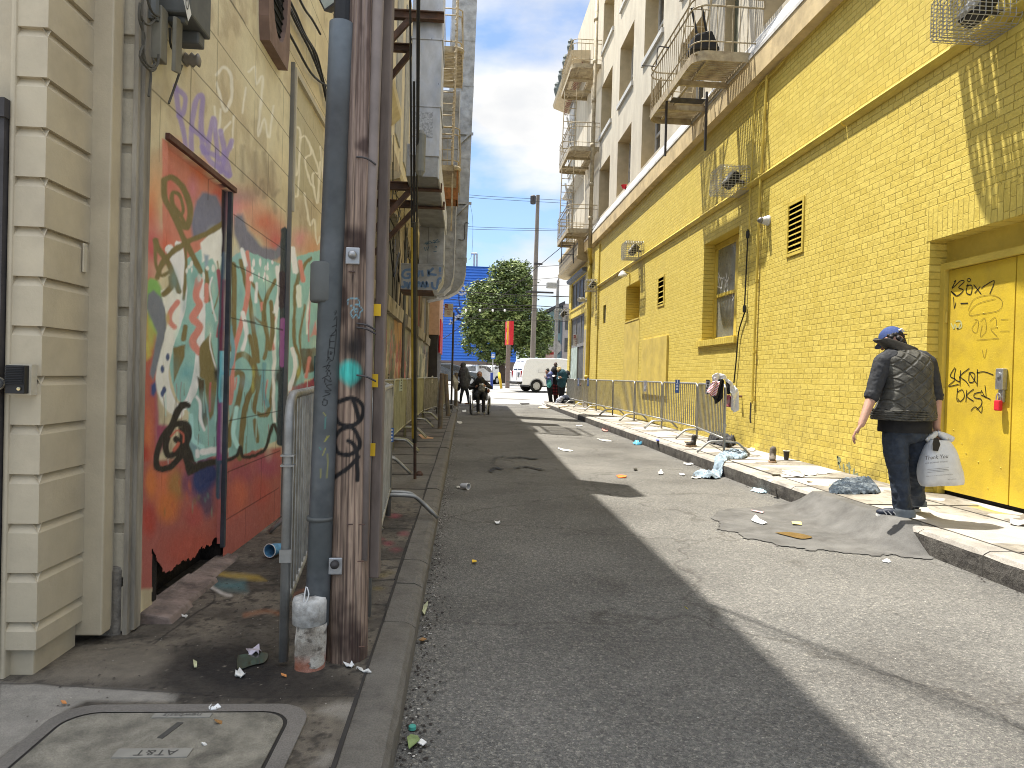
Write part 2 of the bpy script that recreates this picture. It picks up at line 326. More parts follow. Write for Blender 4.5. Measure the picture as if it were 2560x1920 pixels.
# asphalt of the alley
def asphalt():
 m = bpy.data.materials.new('asphalt'); m.use_nodes = True; t = m.node_tree; b = t.nodes['Principled BSDF']; Lk = t.links.new
 b.inputs['Roughness'].default_value = .88; b.inputs['Specular IOR Level'].default_value = .25
 tcn = N('ShaderNodeTexCoord', t)
 def noise(sc, det=4, r=.6):
  n = N('ShaderNodeTexNoise', t); n.inputs['Scale'].default_value = sc; n.inputs['Detail'].default_value = det; n.inputs['Roughness'].default_value = r; Lk(tcn.outputs['Object'], n.inputs[0]); return n.outputs['Fac']
 v = N('ShaderNodeTexVoronoi', t); v.inputs['Scale'].default_value = 125; Lk(tcn.outputs['Object'], v.inputs[0])
 def ramp(f, stops):
  r = N('ShaderNodeValToRGB', t); e = r.color_ramp.elements
  e[0].position, e[0].color = stops[0][0], (*stops[0][1], 1); e[1].position, e[1].color = stops[-1][0], (*stops[-1][1], 1)
  for p, c in stops[1:-1]: q = e.new(p); q.color = (*c, 1)
  Lk(f, r.inputs[0]); return r.outputs[0]
 base = ramp(noise(.55, 7, .62), [(.28, (.088, .083, .076)), (.5, (.148, .143, .131)), (.72, (.195, .187, .17))])
 sx = N('ShaderNodeSeparateColor', t); Lk(v.outputs['Color'], sx.inputs[0])
 st = ramp(sx.outputs[0], [(0, (.70, .70, .70)), (.45, (.92, .92, .92)), (.8, (1.1, 1.09, 1.07)), (.93, (1.4, 1.38, 1.33)), (1, (1.8, 1.75, 1.65))])
 f2 = ramp(noise(330, 3, .8), [(.3, (.45, .45, .45)), (.5, (1, 1, 1)), (.7, (1.7, 1.68, 1.6))])
 f3 = ramp(noise(38, 5, .75), [(.32, (.66, .66, .66)), (.5, (1, 1, 1)), (.68, (1.28, 1.27, 1.24))])
 wv = N('ShaderNodeVectorMath', t, operation='MULTIPLY_ADD'); wn_ = N('ShaderNodeTexNoise', t); wn_.inputs['Scale'].default_value = 3; wn_.inputs['Detail'].default_value = 6; Lk(tcn.outputs['Object'], wn_.inputs[0]); Lk(wn_.outputs['Color'], wv.inputs[0]); wv.inputs[1].default_value = (.5, .5, .5); Lk(tcn.outputs['Object'], wv.inputs[2])
 ve = N('ShaderNodeTexVoronoi', t, feature='DISTANCE_TO_EDGE'); ve.inputs['Scale'].default_value = .45; Lk(wv.outputs[0], ve.inputs[0]); ck = ramp(ve.outputs['Distance'], [(.0, (.72, .71, .70)), (.004, (.78, .77, .76)), (.009, (1, 1, 1))])
 stn = ramp(noise(1.7, 8, .7), [(.3, (.68, .67, .66)), (.42, (1, 1, 1)), (.62, (1, 1, 1)), (.75, (1.22, 1.2, 1.17))])
 c = base
 for x in (st, f2, f3, ck, stn):
  q = N('ShaderNodeVectorMath', t, operation='MULTIPLY'); Lk(c, q.inputs[0]); Lk(x, q.inputs[1]); c = q.outputs[0]
 Lk(c, b.inputs['Base Color'])
 bn = N('ShaderNodeBump', t); bn.inputs['Distance'].default_value = .006; bn.inputs['Strength'].default_value = 1
 a = N('ShaderNodeMath', t, operation='ADD'); Lk(v.outputs['Distance'], a.inputs[0]); Lk(noise(210, 3), a.inputs[1]); Lk(a.outputs[0], bn.inputs['Height']); Lk(bn.outputs[0], b.inputs['Normal'])
 return m
M_asph = asphalt()
def gridP(us, vs, fn): return np.array([[fn(u, v) for u in us] for v in vs], float)
xs = np.linspace(RX0-.02, RX1+.02, 60); ys = np.concatenate([np.linspace(-3, 12, 150), np.linspace(12.3, 33, 60)])
P = np.stack(np.meshgrid(xs, ys), -1); P = np.concatenate([P, np.zeros(P.shape[:2]+(1,))], -1)
P[..., 2] = (vnoise(P, .7, 2, 3)-.5)*.018-.004; P[..., 2] *= np.clip((P[..., 0]-RX0)*4, 0, 1)*np.clip((33-P[..., 1])*2, 0, 1)
grid_obj('road', P, M_asph, kind='structure')
# the street the alley runs into rises gently, then levels
prof = [(32.98, 0.0), (34.5, .06), (38, .22), (42, .41), (47, .50), (60, .60), (78, .62)]
mb = MB()
for (y0, z0), (y1, z1) in zip(prof[:-1], prof[1:]): mb.quad((-70, y0, z0), (90, y0, z0), (90, y1, z1), (-70, y1, z1))
mb.build('cross_street', M_street, kind='structure')
mb = MB(); mb.quad((-900, -700, -.25), (900, -700, -.25), (900, 78.0, -.25), (-900, 78.0, -.25)); mb.quad((-900, 78.01, .58), (900, 78.01, .58), (900, 1500, .58), (-900, 1500, .58))
mb.build('ground', M_conc2, kind='structure'); mb = MB(); mb.quad((-60, -22, -.012), (60, -22, -.012), (60, -3.0, -.012), (-60, -3.0, -.012)); mb.build('near_street', M_street, kind='structure'); mb = MB(); mb.box(-12, -2.4, -3, 3, -.1, ZL-.01); mb.build('near_pavement', M_conc, kind='structure')
mb = MB()
for pl in ([(.3, 41.0), (3.2, 40.7), (3.3, 41.1), (.4, 41.3)], [(1.5, 36.0), (3.0, 35.7), (3.6, 36.2), (1.7, 36.5)], [(-3, 45), (9, 46.2), (9, 46.35), (-3, 45.15)]):
 def zz(y): return np.interp(y, [a for a, b in prof], [b for a, b in prof])+.004
 mb.add([(x, y, zz(y)) for x, y in pl], [(0, 1, 2, 3)])
mb.build('street_patches', M_conc2, kind='structure')
# darker repaired patch that laps over the right kerb
outl = [(2.30, 6.0), (2.42, 6.55), (2.7, 6.95), (3.2, 7.15), (3.72, 7.35), (3.72, 5.15), (3.4, 5.12), (2.95, 5.22), (2.55, 5.45)]
M_patch = mat('repair_asphalt', (.115, .111, .102), .85, var=.25, vscale=4, dirt=(.05, .045, .04), dscale=3.4, damt=.6, bump=.003, bscale=120, fine=.25, fscale=300)
def patchz(x, y):
 w = max(0., min(1., (y-5.15)/.3))*max(0., min(1., (7.35-y)/.4)); k = max(0., (x-3.30)/.27)
 return .006+min(k, 1.1)**1.6*.172*w
us, vs = np.linspace(2.2, 3.74, 78), np.linspace(5.05, 7.45, 120); mb = MB(); idm = {}
def inpoly(x, y, pl):
 r = False
 for i in range(len(pl)):
  a, b = pl[i], pl[i-1]
  if (a[1] > y) != (b[1] > y) and x < (b[0]-a[0])*(y-a[1])/(b[1]-a[1])+a[0]: r = not r
 return r
oc = [tuple(p) for p in crom(outl+[outl[0]], 4)]
for j in range(len(vs)-1):
 for i in range(len(us)-1):
  cx, cy = (us[i]+us[i+1])/2, (vs[j]+vs[j+1])/2; wv = mnoise.noise((cx*5, cy*5, 0))*.09+mnoise.noise((cx*22, cy*22, 0))*.03
  if inpoly(cx+wv, cy+wv, oc):
   q = []
   for a, b in ((i, j), (i+1, j), (i+1, j+1), (i, j+1)):
    if (a, b) not in idm: idm[(a, b)] = len(mb.v); mb.v.append((us[a], vs[b], patchz(us[a], vs[b])))
    q.append(idm[(a, b)])
   mb.f.append(tuple(q))
mb.build('road_repair_patch', M_patch, kind='structure', smooth=True)
# tar and cracks in the shaded lane
M_tar = mat('tar', (.022, .021, .02), .7, var=.3, fine=.4, fscale=140, bump=.004, bscale=60)
mb = MB(); t = Zm(1000, 1060, 2.765)
def lump(mb, pts, w, z=.006):
 ps = [on(x, y, z=z) for x, y in t(*pts)]; ps = [Vector(q) for q in crom([tuple(p) for p in ps], 10)]
 for i, p in enumerate(ps):
  for k in range(5):
   a = random.random()*6.28; r = w*random.random(); c = p+Vector((math.cos(a)*r, math.sin(a)*r*1.4, 0)); s = w*.35*(.3+random.random())
   n = 7; mb.add([c]+[c+Vector((math.cos(q*6.28/n)*s*(.6+.6*random.random()), math.sin(q*6.28/n)*s*1.3*(.6+.6*random.random()), 0)) for q in range(n)], [(0, q+1, (q+1) % n+1) for q in range(n)])
lump(mb, [(625, 330), (655, 300), (690, 310)], .05); lump(mb, [(640, 280), (650, 240), (720, 222)], .035); lump(mb, [(760, 232), (840, 228), (900, 238), (940, 240)], .05); lump(mb, [(800, 305), (870, 295), (930, 305), (975, 315)], .045)
for v in range(len(mb.v)): mb.v[v] = (mb.v[v][0], mb.v[v][1], .0065+v*1e-6)
mb.build('tar_seal', M_tar, kind='structure')
# ---- left pavement
def leftside(y0, y1, nx, ny):
 xs = np.linspace(-2.4 if y0 < 3 else LW-.02, RX0-.155, nx); ys = np.linspace(y0, y1, ny)
 P = np.stack(np.meshgrid(xs, ys), -1); P = np.concatenate([P, np.full(P.shape[:2]+(1,), ZL)], -1); return P
P = leftside(1.1, 6.5, 330, 760); P[..., 2] += (vnoise(P, 2.5, 4, 3)-.5)*.008
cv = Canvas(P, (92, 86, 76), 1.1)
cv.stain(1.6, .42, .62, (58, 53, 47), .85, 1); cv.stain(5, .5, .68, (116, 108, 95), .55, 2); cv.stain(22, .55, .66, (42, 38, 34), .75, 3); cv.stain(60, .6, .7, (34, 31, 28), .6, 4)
w = Zm(0, 1240, 2.011)
cv.poly(w((0, 935), (120, 945), (500, 965), (905, 992), (880, 1035), (430, 1030), (330, 1080), (180, 1180), (-20, 1330)), (128, 124, 116), 5, .9)
cv.poly(w((190, 915), (400, 770), (700, 750), (900, 790), (870, 870), (700, 930), (400, 935)), (104, 97, 86), 14, .75)
cv.poly(w((880, 780), (1250, 700), (1480, 850), (1800, 920), (1870, 1010), (1400, 1050), (900, 1040), (780, 900)), (40, 36, 32), 24, .9)
cv.poly(w((970, 790), (1200, 770), (1400, 860), (1350, 960), (1100, 960), (940, 880)), (27, 24, 22), 14, .85)
cv.poly(w((1590, 1080), (1700, 1035), (1820, 1040), (1800, 1110), (1760, 1140), (1680, 1110)), (120, 115, 106), 9, .85)
cv.poly(w((1560, 1350), (1650, 1270), (1710, 1290), (1640, 1367)), (118, 113, 104), 9, .8)
cv.poly(w((1090, 380), (1300, 400), (1340, 425), (1200, 420), (1100, 400)), (165, 140, 60), 5, .6)
cv.poly(w((1060, 430), (1230, 420), (1240, 480), (1100, 470)), (75, 120, 125), 10, .5)
cv.stroke(w((890, 520), (960, 480), (1040, 450), (1120, 490), (1160, 500)), 7, (180, 176, 168), 3, .8)
cv.stroke(w((960, 510), (1020, 470)), 7, (180, 176, 168), 3, .7)
cv.stroke(w((1230, 600), (1330, 578), (1400, 590)), 9, (140, 85, 50), 5, .5); cv.stroke(w((1440, 520), (1530, 470)), 7, (130, 75, 50), 5, .45)
cv.stroke(w((1360, 445), (1400, 470), (1480, 470), (1540, 455)), 2.5, (55, 50, 46), 1, .7); cv.stroke(w((1352, 440), (1375, 412), (1460, 400)), 2.5, (55, 50, 46), 1, .7)
for (a, b) in (((1860, 425), (2030, 420)), ((1870, 320), (2050, 318)), ((1900, 160), (2075, 165)), ((1855, 545), (1975, 550))): cv.stroke(w(a, b), 3.2, (34, 31, 28), 1, .85)
cv.stroke(w((1100, 1045), (860, 1050), (640, 1035)), 2, (60, 55, 50), 1, .5)
cv.stroke(w((-5, 940), (200, 945), (500, 965), (900, 990), (1200, 1010), (1800, 1005)), 3, (38, 34, 31), 1.2, .8)
cv.stroke(w((1040, 440), (1080, 520), (1000, 580), (840, 690), (770, 745)), 3.5, (32, 28, 26), 1.2, .85)
cv.stroke(w((1820, 1040), (1840, 1020), (1870, 1010), (1890, 900), (1920, 810)), 3, (32, 29, 26), 1.2, .8)
for (a, b, c_) in ((1900, 215, .5), (1950, 240, .4), (1985, 100, .5), (1990, 270, .3), (2030, 190, .35)): cv.blob(*w((a, b))[0], 22, 9, (150, 60, 75), c_, .1)
for (a, b, c_) in ((1920, 400, .4), (1900, 465, .45), (1960, 385, .3)): cv.blob(*w((a, b))[0], 26, 8, (120, 105, 55), c_, .1)
for k in range(260):
 x, y = random.uniform(400, 1000), random.uniform(1500, 1900); cv.blob(x, y, random.uniform(1.2, 5), random.uniform(1, 2.5), random.choice([(30, 27, 25), (22, 20, 19), (120, 112, 100)]), .8, .4)
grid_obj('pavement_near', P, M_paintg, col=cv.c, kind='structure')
P = leftside(6.5, 33.2, 60, 300); cv = Canvas(P, (96, 92, 84), 1.1); cv.stain(1.2, .42, .62, (66, 61, 55), .7, 8); cv.stain(5, .55, .7, (115, 107, 96), .5, 9)
cv.blob(955, 1265, 45, 14, (140, 80, 90), .35, .1)
grid_obj('pavement_far', P, M_paintg, col=cv.c, kind='structure')
M_joint = mat('joint_dirt', (.03, .027, .024), .95, var=.3)
mb = MB(); y = 7.2
while y < 33: mb.box(LW, RX0-.16, y-.006, y+.006, ZL-.01, ZL+.0045); y += 1.02
for k in range(68):
 y = .9+k*.48; mb.box(RX0-.164-.006*math.sin(k), RX0-.150, y-.24, y+.24, ZL-.01, ZL+.0045)
mb.build('pavement_joints', M_joint, kind='structure')
# kerb stones, each a worn block
def kerb_blocks(name, xo, xi, z, ys, m, seed, side):
 rnd = random.Random(seed); mb = MB()
 for a, b in zip(ys[:-1], ys[1:]):
  n = max(2, int((b-a)/.09)); dz = rnd.uniform(-.006, .004); rows = []
  for i in range(n+1):
   y = a+.006+(b-a-.012)*i/n; e = .012 if i in (0, n) else 0
   j = mnoise.noise((y*5, seed, 0))*.012; k = mnoise.noise((y*11, seed, 3))*.008
   rows.append([(xo, y, -.05), (xo+side*(.004+j*.6), y, z*.35), (xo+side*(j), y, z-.035+k), (xo-side*(.018+abs(k)), y, z-.008-e+dz), (xo-side*.05, y, z+dz-e*.5), (xi, y, z+dz-e*.3), (xi, y, -.05)])
  b0 = len(mb.v); m7 = 7
  for r in rows: mb.v += r
  for i in range(n):
   for k in range(m7-1): mb.f.append((b0+i*m7+k, b0+(i+1)*m7+k, b0+(i+1)*m7+k+1, b0+i*m7+k+1))
  mb.f.append(tuple(b0+k for k in range(m7))); mb.f.append(tuple(b0+n*m7+k for k in range(m7))[::-1])
 return mb.build(name, m, kind='structure', smooth=False)
ysL = [0.2, 1.9, 3.36, 3.98, 4.48, 5.4, 6.35, 7.3, 8.6, 9.9, 11.4, 13, 14.6, 16.3, 18, 20, 22, 24, 26, 28, 30, 31.5, 33.1]
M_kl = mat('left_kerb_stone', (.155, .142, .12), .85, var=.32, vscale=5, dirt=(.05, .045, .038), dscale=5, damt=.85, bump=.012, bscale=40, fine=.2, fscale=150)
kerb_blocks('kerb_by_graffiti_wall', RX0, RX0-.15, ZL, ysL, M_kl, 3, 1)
# ---- right pavement: kerb, apron and slabs
ysR = [-2, .6, 2.9, 4.6, 5.3, 7.45, 8.3, 9.6, 11.3, 13.4, 15.8, 18.3, 21, 23.7, 26.3, 28.6, 30.4]
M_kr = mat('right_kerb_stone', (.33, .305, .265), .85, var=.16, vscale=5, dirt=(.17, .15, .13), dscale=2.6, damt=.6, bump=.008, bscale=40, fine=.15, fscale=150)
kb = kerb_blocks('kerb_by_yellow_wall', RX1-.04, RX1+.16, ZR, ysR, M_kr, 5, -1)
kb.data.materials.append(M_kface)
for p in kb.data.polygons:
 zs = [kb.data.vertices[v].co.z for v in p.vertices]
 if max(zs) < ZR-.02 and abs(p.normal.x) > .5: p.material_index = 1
mb = MB(); mb.box(RX1+.165, 5.3, -2, 33, ZR-.2, ZR);
mb.add([(RX1-.04, 30.4, 0), (RX1-.04, 33, -.01), (RX1+.165, 33, .02), (RX1+.165, 30.4, ZR)], [(0, 1, 2, 3)])
P = np.stack(np.meshgrid(np.linspace(RX1+.162, 5.3, 70), np.linspace(-2, 33, 900)), -1); P = np.concatenate([P, np.full(P.shape[:2]+(1,), ZR)], -1)
P[..., 2] += (vnoise(P, 1.8, 6, 3)-.5)*.01
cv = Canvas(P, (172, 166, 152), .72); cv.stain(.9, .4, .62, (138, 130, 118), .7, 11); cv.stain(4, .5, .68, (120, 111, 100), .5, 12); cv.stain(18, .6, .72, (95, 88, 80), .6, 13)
cv.stain(1.5, .45, .6, (110, 100, 85), .7, 14, np.clip((P[..., 0]-4.45)*2.2, 0, 1))
a = Zm(1700, 860, 2.572)
cv.poly(a((1900, 1030), (2080, 1085), (2110, 1090), (2090, 1100), (1850, 1040)), (190, 170, 60), 3, .7)
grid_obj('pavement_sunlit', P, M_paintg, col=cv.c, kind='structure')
mb2 = MB()
for y in (1.0, 3.05, 4.55, 6.35, 8.1, 9.9, 11.7, 13.5, 15.4, 17.2, 19, 21, 23, 25, 27, 29, 31): mb2.box(RX1+.17, 4.93, y-.005, y+.005, ZR, ZR+.0085)
mb2.box(RX1+.158, RX1+.17, -2, 30.2, ZR-.02, ZR+.008); mb2.box(4.62, 4.628, 4, 7, ZR, ZR+.008)
mb2.build('slab_joints', mat('joint_sunlit', (.10, .09, .075), .95, var=.3), kind='structure')
mb.build('pavement_base', M_conc, kind='structure')
# ================================================================== RIGHT BUILDING
def wall(mb, mr, X, y0, y1, z0, z1, ops, depth, sgn=1):
 """wall on plane X facing -sgn; ops = (ya,yb,za,zb[,depth]); reveals go into mr"""
 Y = sorted({y0, y1, *[v for o in ops for v in o[:2]]}); Z = sorted({z0, z1, *[v for o in ops for v in o[2:4]]})
 for a, b in zip(Y[:-1], Y[1:]):
  for c, d in zip(Z[:-1], Z[1:]):
   cy, cz = (a+b)/2, (c+d)/2
   if any(o[0] < cy < o[1] and o[2] < cz < o[3] for o in ops): continue
   mb.quad((X, a, c), (X, a, d), (X, b, d), (X, b, c))
 mrs = []
 for o in ops:
  a, b, c, d = o[:4]; e = X+sgn*(o[4] if len(o) > 4 else depth)
  if mr is None: continue
  r = MB(); mrs.append(r); mr = r
  mr.quad((X, a, c), (X, b, c), (e, b, c), (e, a, c)); mr.quad((X, a, d), (e, a, d), (e, b, d), (X, b, d))
  mr.quad((X, a, c), (e, a, c), (e, a, d), (X, a, d)); mr.quad((X, b, c), (X, b, d), (e, b, d), (e, b, c))
 return mrs
bldR = thing('hotel_building', 'tall hotel with yellow painted brick ground floor and cream stucco storeys with fire escapes', 'building', (5, 15, 0))
lowops = [(12.45, 14.30, 2.15, 4.15, .30), (19.60, 21.32, 3.05, 4.15, .45), (17.17, 17.68, 3.22, 3.90, .12), (24.40, 24.86, 3.28, 3.93, .2), (10.02, 10.47, 3.29, 4.02, .12),
          (5.20, 7.16, ZR-.02, 2.86, .22), (28.80, 32.60, 4.46, 5.68, .12), (28.80, 32.60, .45, 4.06, .12)]
mb = MB(); rv = wall(mb, MB(), RW, 3.9, 33.3, 0, 6.46, lowops, .3)
# soldier course over the door is its own strip
o = mb.build('wall', M_brick, bldR); [r.build('reveal', M_brick, bldR) for r in rv]
mb = MB(); mb.box(RW-.004, RW+.02, 5.15, 7.22, 2.865, 3.20); mb.build('door_lintel', M_sold, bldR)
mb = MB(); mb.quad((5.11, 5.20, 2.86), (5.11, 7.16, 2.86), (5.11, 7.16, 2.62), (5.11, 5.2, 2.62)); mb.build('transom_panel', M_yel, bldR)
# string moulding
mb = MB(); prof_ = [(RW, 4.70), (RW-.05, 4.72), (RW-.075, 4.755), (RW-.05, 4.79), (RW, 4.80)]
for a, b in ((3.9, 8.9), (8.93, 15.4), (15.43, 27.2)):
 mb.prism([(p[0]+.0, p[1]) for p in prof_], 'y', a, b)
mb.build('string_course', M_yel, bldR, bevel=0)
# flat render panel below the small recess and boarded panel
mb = MB(); mb.box(RW-.008, RW+.01, 19.55, 21.4, .18, 3.045); mb.build('render_panel', M_yelw, bldR)
mb = MB(); mb.box(RW-.05, RW+.01, 16.65, 19.05, .92, 2.40); mb.build('boarded_panel', M_yelw, bldR, bevel=.004)
# pier in front of the downpipe
mb = MB(); mb.box(RW-.05, RW+.02, 25.7, 27.0, .15, 6.3); mb.build('wall_pier', M_brick, bldR)
# tan band + sloping white ledge
mb = MB(); mb.prism([(RW, 6.44), (RW-.15, 6.46), (RW-.15, 6.86), (RW+.1, 6.86), (RW+.1, 6.44)], 'y', 3.9, 28.5); mb.build('band_course', M_tanb, bldR)
mb = MB(); mb.prism([(RW-.165, 6.862), (RW-.165, 6.92), (5.0, 7.38), (5.05, 7.38), (5.05, 6.862)], 'y', 3.9, 28.5); mb.build('ledge', M_ledge, bldR)
# sign cornice over shop corner
mb = MB(); mb.prism([(RW+.1, 6.1), (RW-.18, 6.12), (RW-.42, 6.2), (RW-.46, 6.32), (RW-.40, 6.34), (RW-.40, 6.95), (RW-.46, 6.98), (RW-.46, 7.05), (RW+.1, 7.1)], 'y', 28.5, 34.2)
mb.build('shop_cornice', mat('cornice_cream', (.5, .42, .27), .7, var=.15), bldR)
mb = MB()
for k in range(40):
 y = 28.6+k*.14; ribbon(mb, [(RW-.406, y, 6.4), (RW-.406, y+.1, 6.6), (RW-.406, y-.02, 6.75), (RW-.406, y+.08, 6.9)], .045, (1, 0, 0))
mb.build('cornice_ornament', mat('dark_ornament', (.05, .05, .055), .7), bldR)
# storefront (dark windows with mullions)
def window(parent, X, y0, y1, z0, z1, nm=0, nh=0, fw=.05, glass=None, fmat=None, name='window'):
 f = MB(); f.box(X-.03, X+.03, y0, y0+fw, z0, z1); f.box(X-.03, X+.03, y1-fw, y1, z0, z1); f.box(X-.028, X+.03, y0+fw, y1-fw, z0, z0+fw); f.box(X-.028, X+.03, y0+fw, y1-fw, z1-fw, z1)
 for i in range(nm): y = y0+(y1-y0)*(i+1)/(nm+1); f.box(X-.026, X+.028, y-fw/2, y+fw/2, z0+fw, z1-fw)
 for i in range(nh): z = z0+(z1-z0)*(i+1)/(nh+1); f.box(X-.022, X+.024, y0+fw, y1-fw, z-fw/2, z+fw/2)
 w = f.build(name, fmat or M_trimw, parent)
 g = MB(); g.box(X+.005, X+.015, y0+fw*.5, y1-fw*.5, z0+fw*.5, z1-fw*.5); g.build('pane', glass or M_glass, w); return w
M_greyt = mat('grey_window_metal', (.2, .2, .19), .5, var=.2)
window(bldR, RW+.09, 28.8, 32.6, 4.46, 5.68, 3, 0, .07, M_glass2, M_greyt, 'shop_window')
window(bldR, RW+.09, 28.8, 32.6, 2.75, 4.06, 2, 0, .07, M_glass2, M_greyt, 'shop_window')
window(bldR, RW+.09, 28.8, 32.6, .45, 2.75, 1, 0, .07, M_glass2, M_greyt, 'shop_window')
mb = MB(); mb.box(RW+.04, RW+.06, 30.7, 32.5, .55, 2.68); mb.build('window_poster', mat('pale_poster', (.35, .42, .38), .6, var=.3, vscale=3), bldR)
mb = MB(); mb.prism([(RW, 5.70), (RW-.16, 5.74), (RW-.2, 5.86), (RW, 5.9)], 'y', 28.6, 33.0); mb.build('window_hood', mat('blue_grey_paint', (.12, .14, .17), .6), bldR)
mb = MB(); mb.box(RW-.03, RW+.05, 28.7, 32.7, 4.36, 4.44); mb.build('window_sill', M_yel, bldR)
mb = MB(); mb.box(RW-.03, RW+.02, 27.45, 28.55, .18, 3.3); mb.build('stained_boarding', M_oldw, bldR)
# corner return and street side
mb = MB(); mb.quad((RW, 33.3, 0), (RW, 33.3, 6.9), (18, 33.3, 6.9), (18, 33.3, 0)); mb.build('street_front', M_yel, bldR)
# big window
w = MB(); X = RW+.26
w.box(X-.03, X+.05, 12.45, 12.53, 2.16, 4.14); w.box(X-.03, X+.05, 14.20, 14.30, 2.16, 4.14); w.box(X-.028, X+.05, 12.53, 14.20, 4.03, 4.14); w.box(X-.028, X+.05, 12.53, 14.2, 2.155, 2.21)
w.box(X-.045, X+.05, 13.0, 13.13, 2.2, 4.04); w.box(X-.02, X+.03, 12.53, 14.2, 3.04, 3.10)
bw = w.build('window', M_yel, bldR)
g = MB(); g.box(X+.01, X+.02, 12.5, 14.25, 2.2, 4.1); g.build('pane', mat('grey_painted_pane', (.17, .175, .16), .3, var=.25, vscale=2, dirt=(.3, .31, .24), dscale=1.7, damt=.5, spec=.6), bw)
z = Zm(1380, 560, 3.771); g = MB()
for st in ([(1560, 480), (1580, 590)], [(1570, 500), (1640, 530), (1650, 590)], [(1560, 450), (1590, 520), (1600, 600), (1560, 590)], [(1600, 590), (1620, 500), (1640, 600)], [(1640, 460), (1655, 540), (1665, 500)], [(1625, 630), (1640, 680), (1655, 620)], [(1700, 690), (1710, 630), (1740, 620), (1700, 720)]):
 ribbon(g, [on(*p, x=X+.008) for p in z(*st)], .025, (1, 0, 0))
g.build('pane_graffiti', M_white, bw)
s = MB()
for k in range(19): s.box(RW-.055, RW+.22, 12.42+k*.11, 12.42+k*.11+.103, 2.025, 2.145)
s.build('window_sill', M_yel, bldR, bevel=.004)
# small recess: painted-over window
g = MB(); g.box(RW+.42, RW+.46, 19.58, 21.34, 3.0, 4.2); g.build('blind_window', M_yel, bldR); g = MB(); g.box(RW-.02, RW+.45, 19.62, 21.30, 3.035, 3.075); g.build('window_sill', M_yelw, bldR)
# louvre vents
def vent(y0, y1, z0, z1, n):
 f = MB(); t = .045
 f.box(RW-.02, RW+.1, y0-t, y0, z0-t, z1+t); f.box(RW-.02, RW+.1, y1, y1+t, z0-t, z1+t); f.box(RW-.018, RW+.1, y0, y1, z0-t, z0); f.box(RW-.018, RW+.1, y0, y1, z1, z1+t)
 v = f.build('louvre_vent', M_yel, bldR); b = MB(); b.box(RW+.11, RW+.12, y0, y1, z0, z1); b.build('dark_back', M_black, v)
 s = MB()
 for k in range(n):
  zc = z0+(z1-z0)*(k+.35)/n; s.add([(RW-.012, y0, zc-.014), (RW-.012, y1, zc-.014), (RW+.07, y1, zc+.045), (RW+.07, y0, zc+.045), (RW-.012, y0, zc+.002), (RW-.012, y1, zc+.002), (RW+.07, y1, zc+.058), (RW+.07, y0, zc+.058)], [(0, 1, 2, 3), (7, 6, 5, 4), (0, 4, 5, 1), (0, 3, 7, 4), (1, 5, 6, 2)])
 s.build('louvre_slats', M_yel, v)
vent(10.02, 10.47, 3.29, 4.02, 9); vent(17.17, 17.68, 3.22, 3.90, 5)
g = MB(); g.box(RW+.05, RW+.07, 24.4, 24.86, 3.28, 3.93); g.build('dark_opening', M_black, bldR)  # black sheet near the front stands in for the shade inside the slot
# steel double door in the recess
DX = 5.105
f = MB(); f.box(DX-.06, DX+.1, 7.09, 7.16, .18, 2.62); f.box(DX-.058, DX+.1, 5.2, 7.09, 2.55, 2.62); f.build('door_frame', M_yel, bldR)
Mdoor = mat('yellow_door_paint', (.60, .43, .04), .42, var=.09, vscale=2.2, dirt=(.30, .20, .05), dscale=3.2, damt=.35, bump=.0022, bscale=55)
dl = MB(); dl.box(DX-.015, DX+.03, 6.185, 7.085, .225, 2.545); dl = dl.build('door_leaf', Mdoor, bldR, bevel=.003)
dr = MB(); dr.box(DX-.02, DX+.03, 5.26, 6.165, .225, 2.545); dr.build('door_leaf', Mdoor, bldR, bevel=.003)
g = MB(); g.box(DX+.02, DX+.1, 5.2, 7.1, .17, 2.6); g.build('door_gap', M_black, bldR)
g = MB()
for zc in (2.05, 1.24, .42): g.tube([(DX-.03, 7.085, zc-.06), (DX-.03, 7.085, zc+.06)], .013, 8)
g.build('door_hinges', M_yel, dl)
for k in range(26):
 if k == 0: g = MB()
 y, zc = 6.24+random.random()*.8, .3+random.random()*2;
 if y > 6.34 and random.random() < .5: continue
 g.lathe([(.007, 0), (.006, -.004), (.001, -.007)], (DX-.015, y, zc), 8, 'x')
g.build('door_bolts', M_yel, dl)
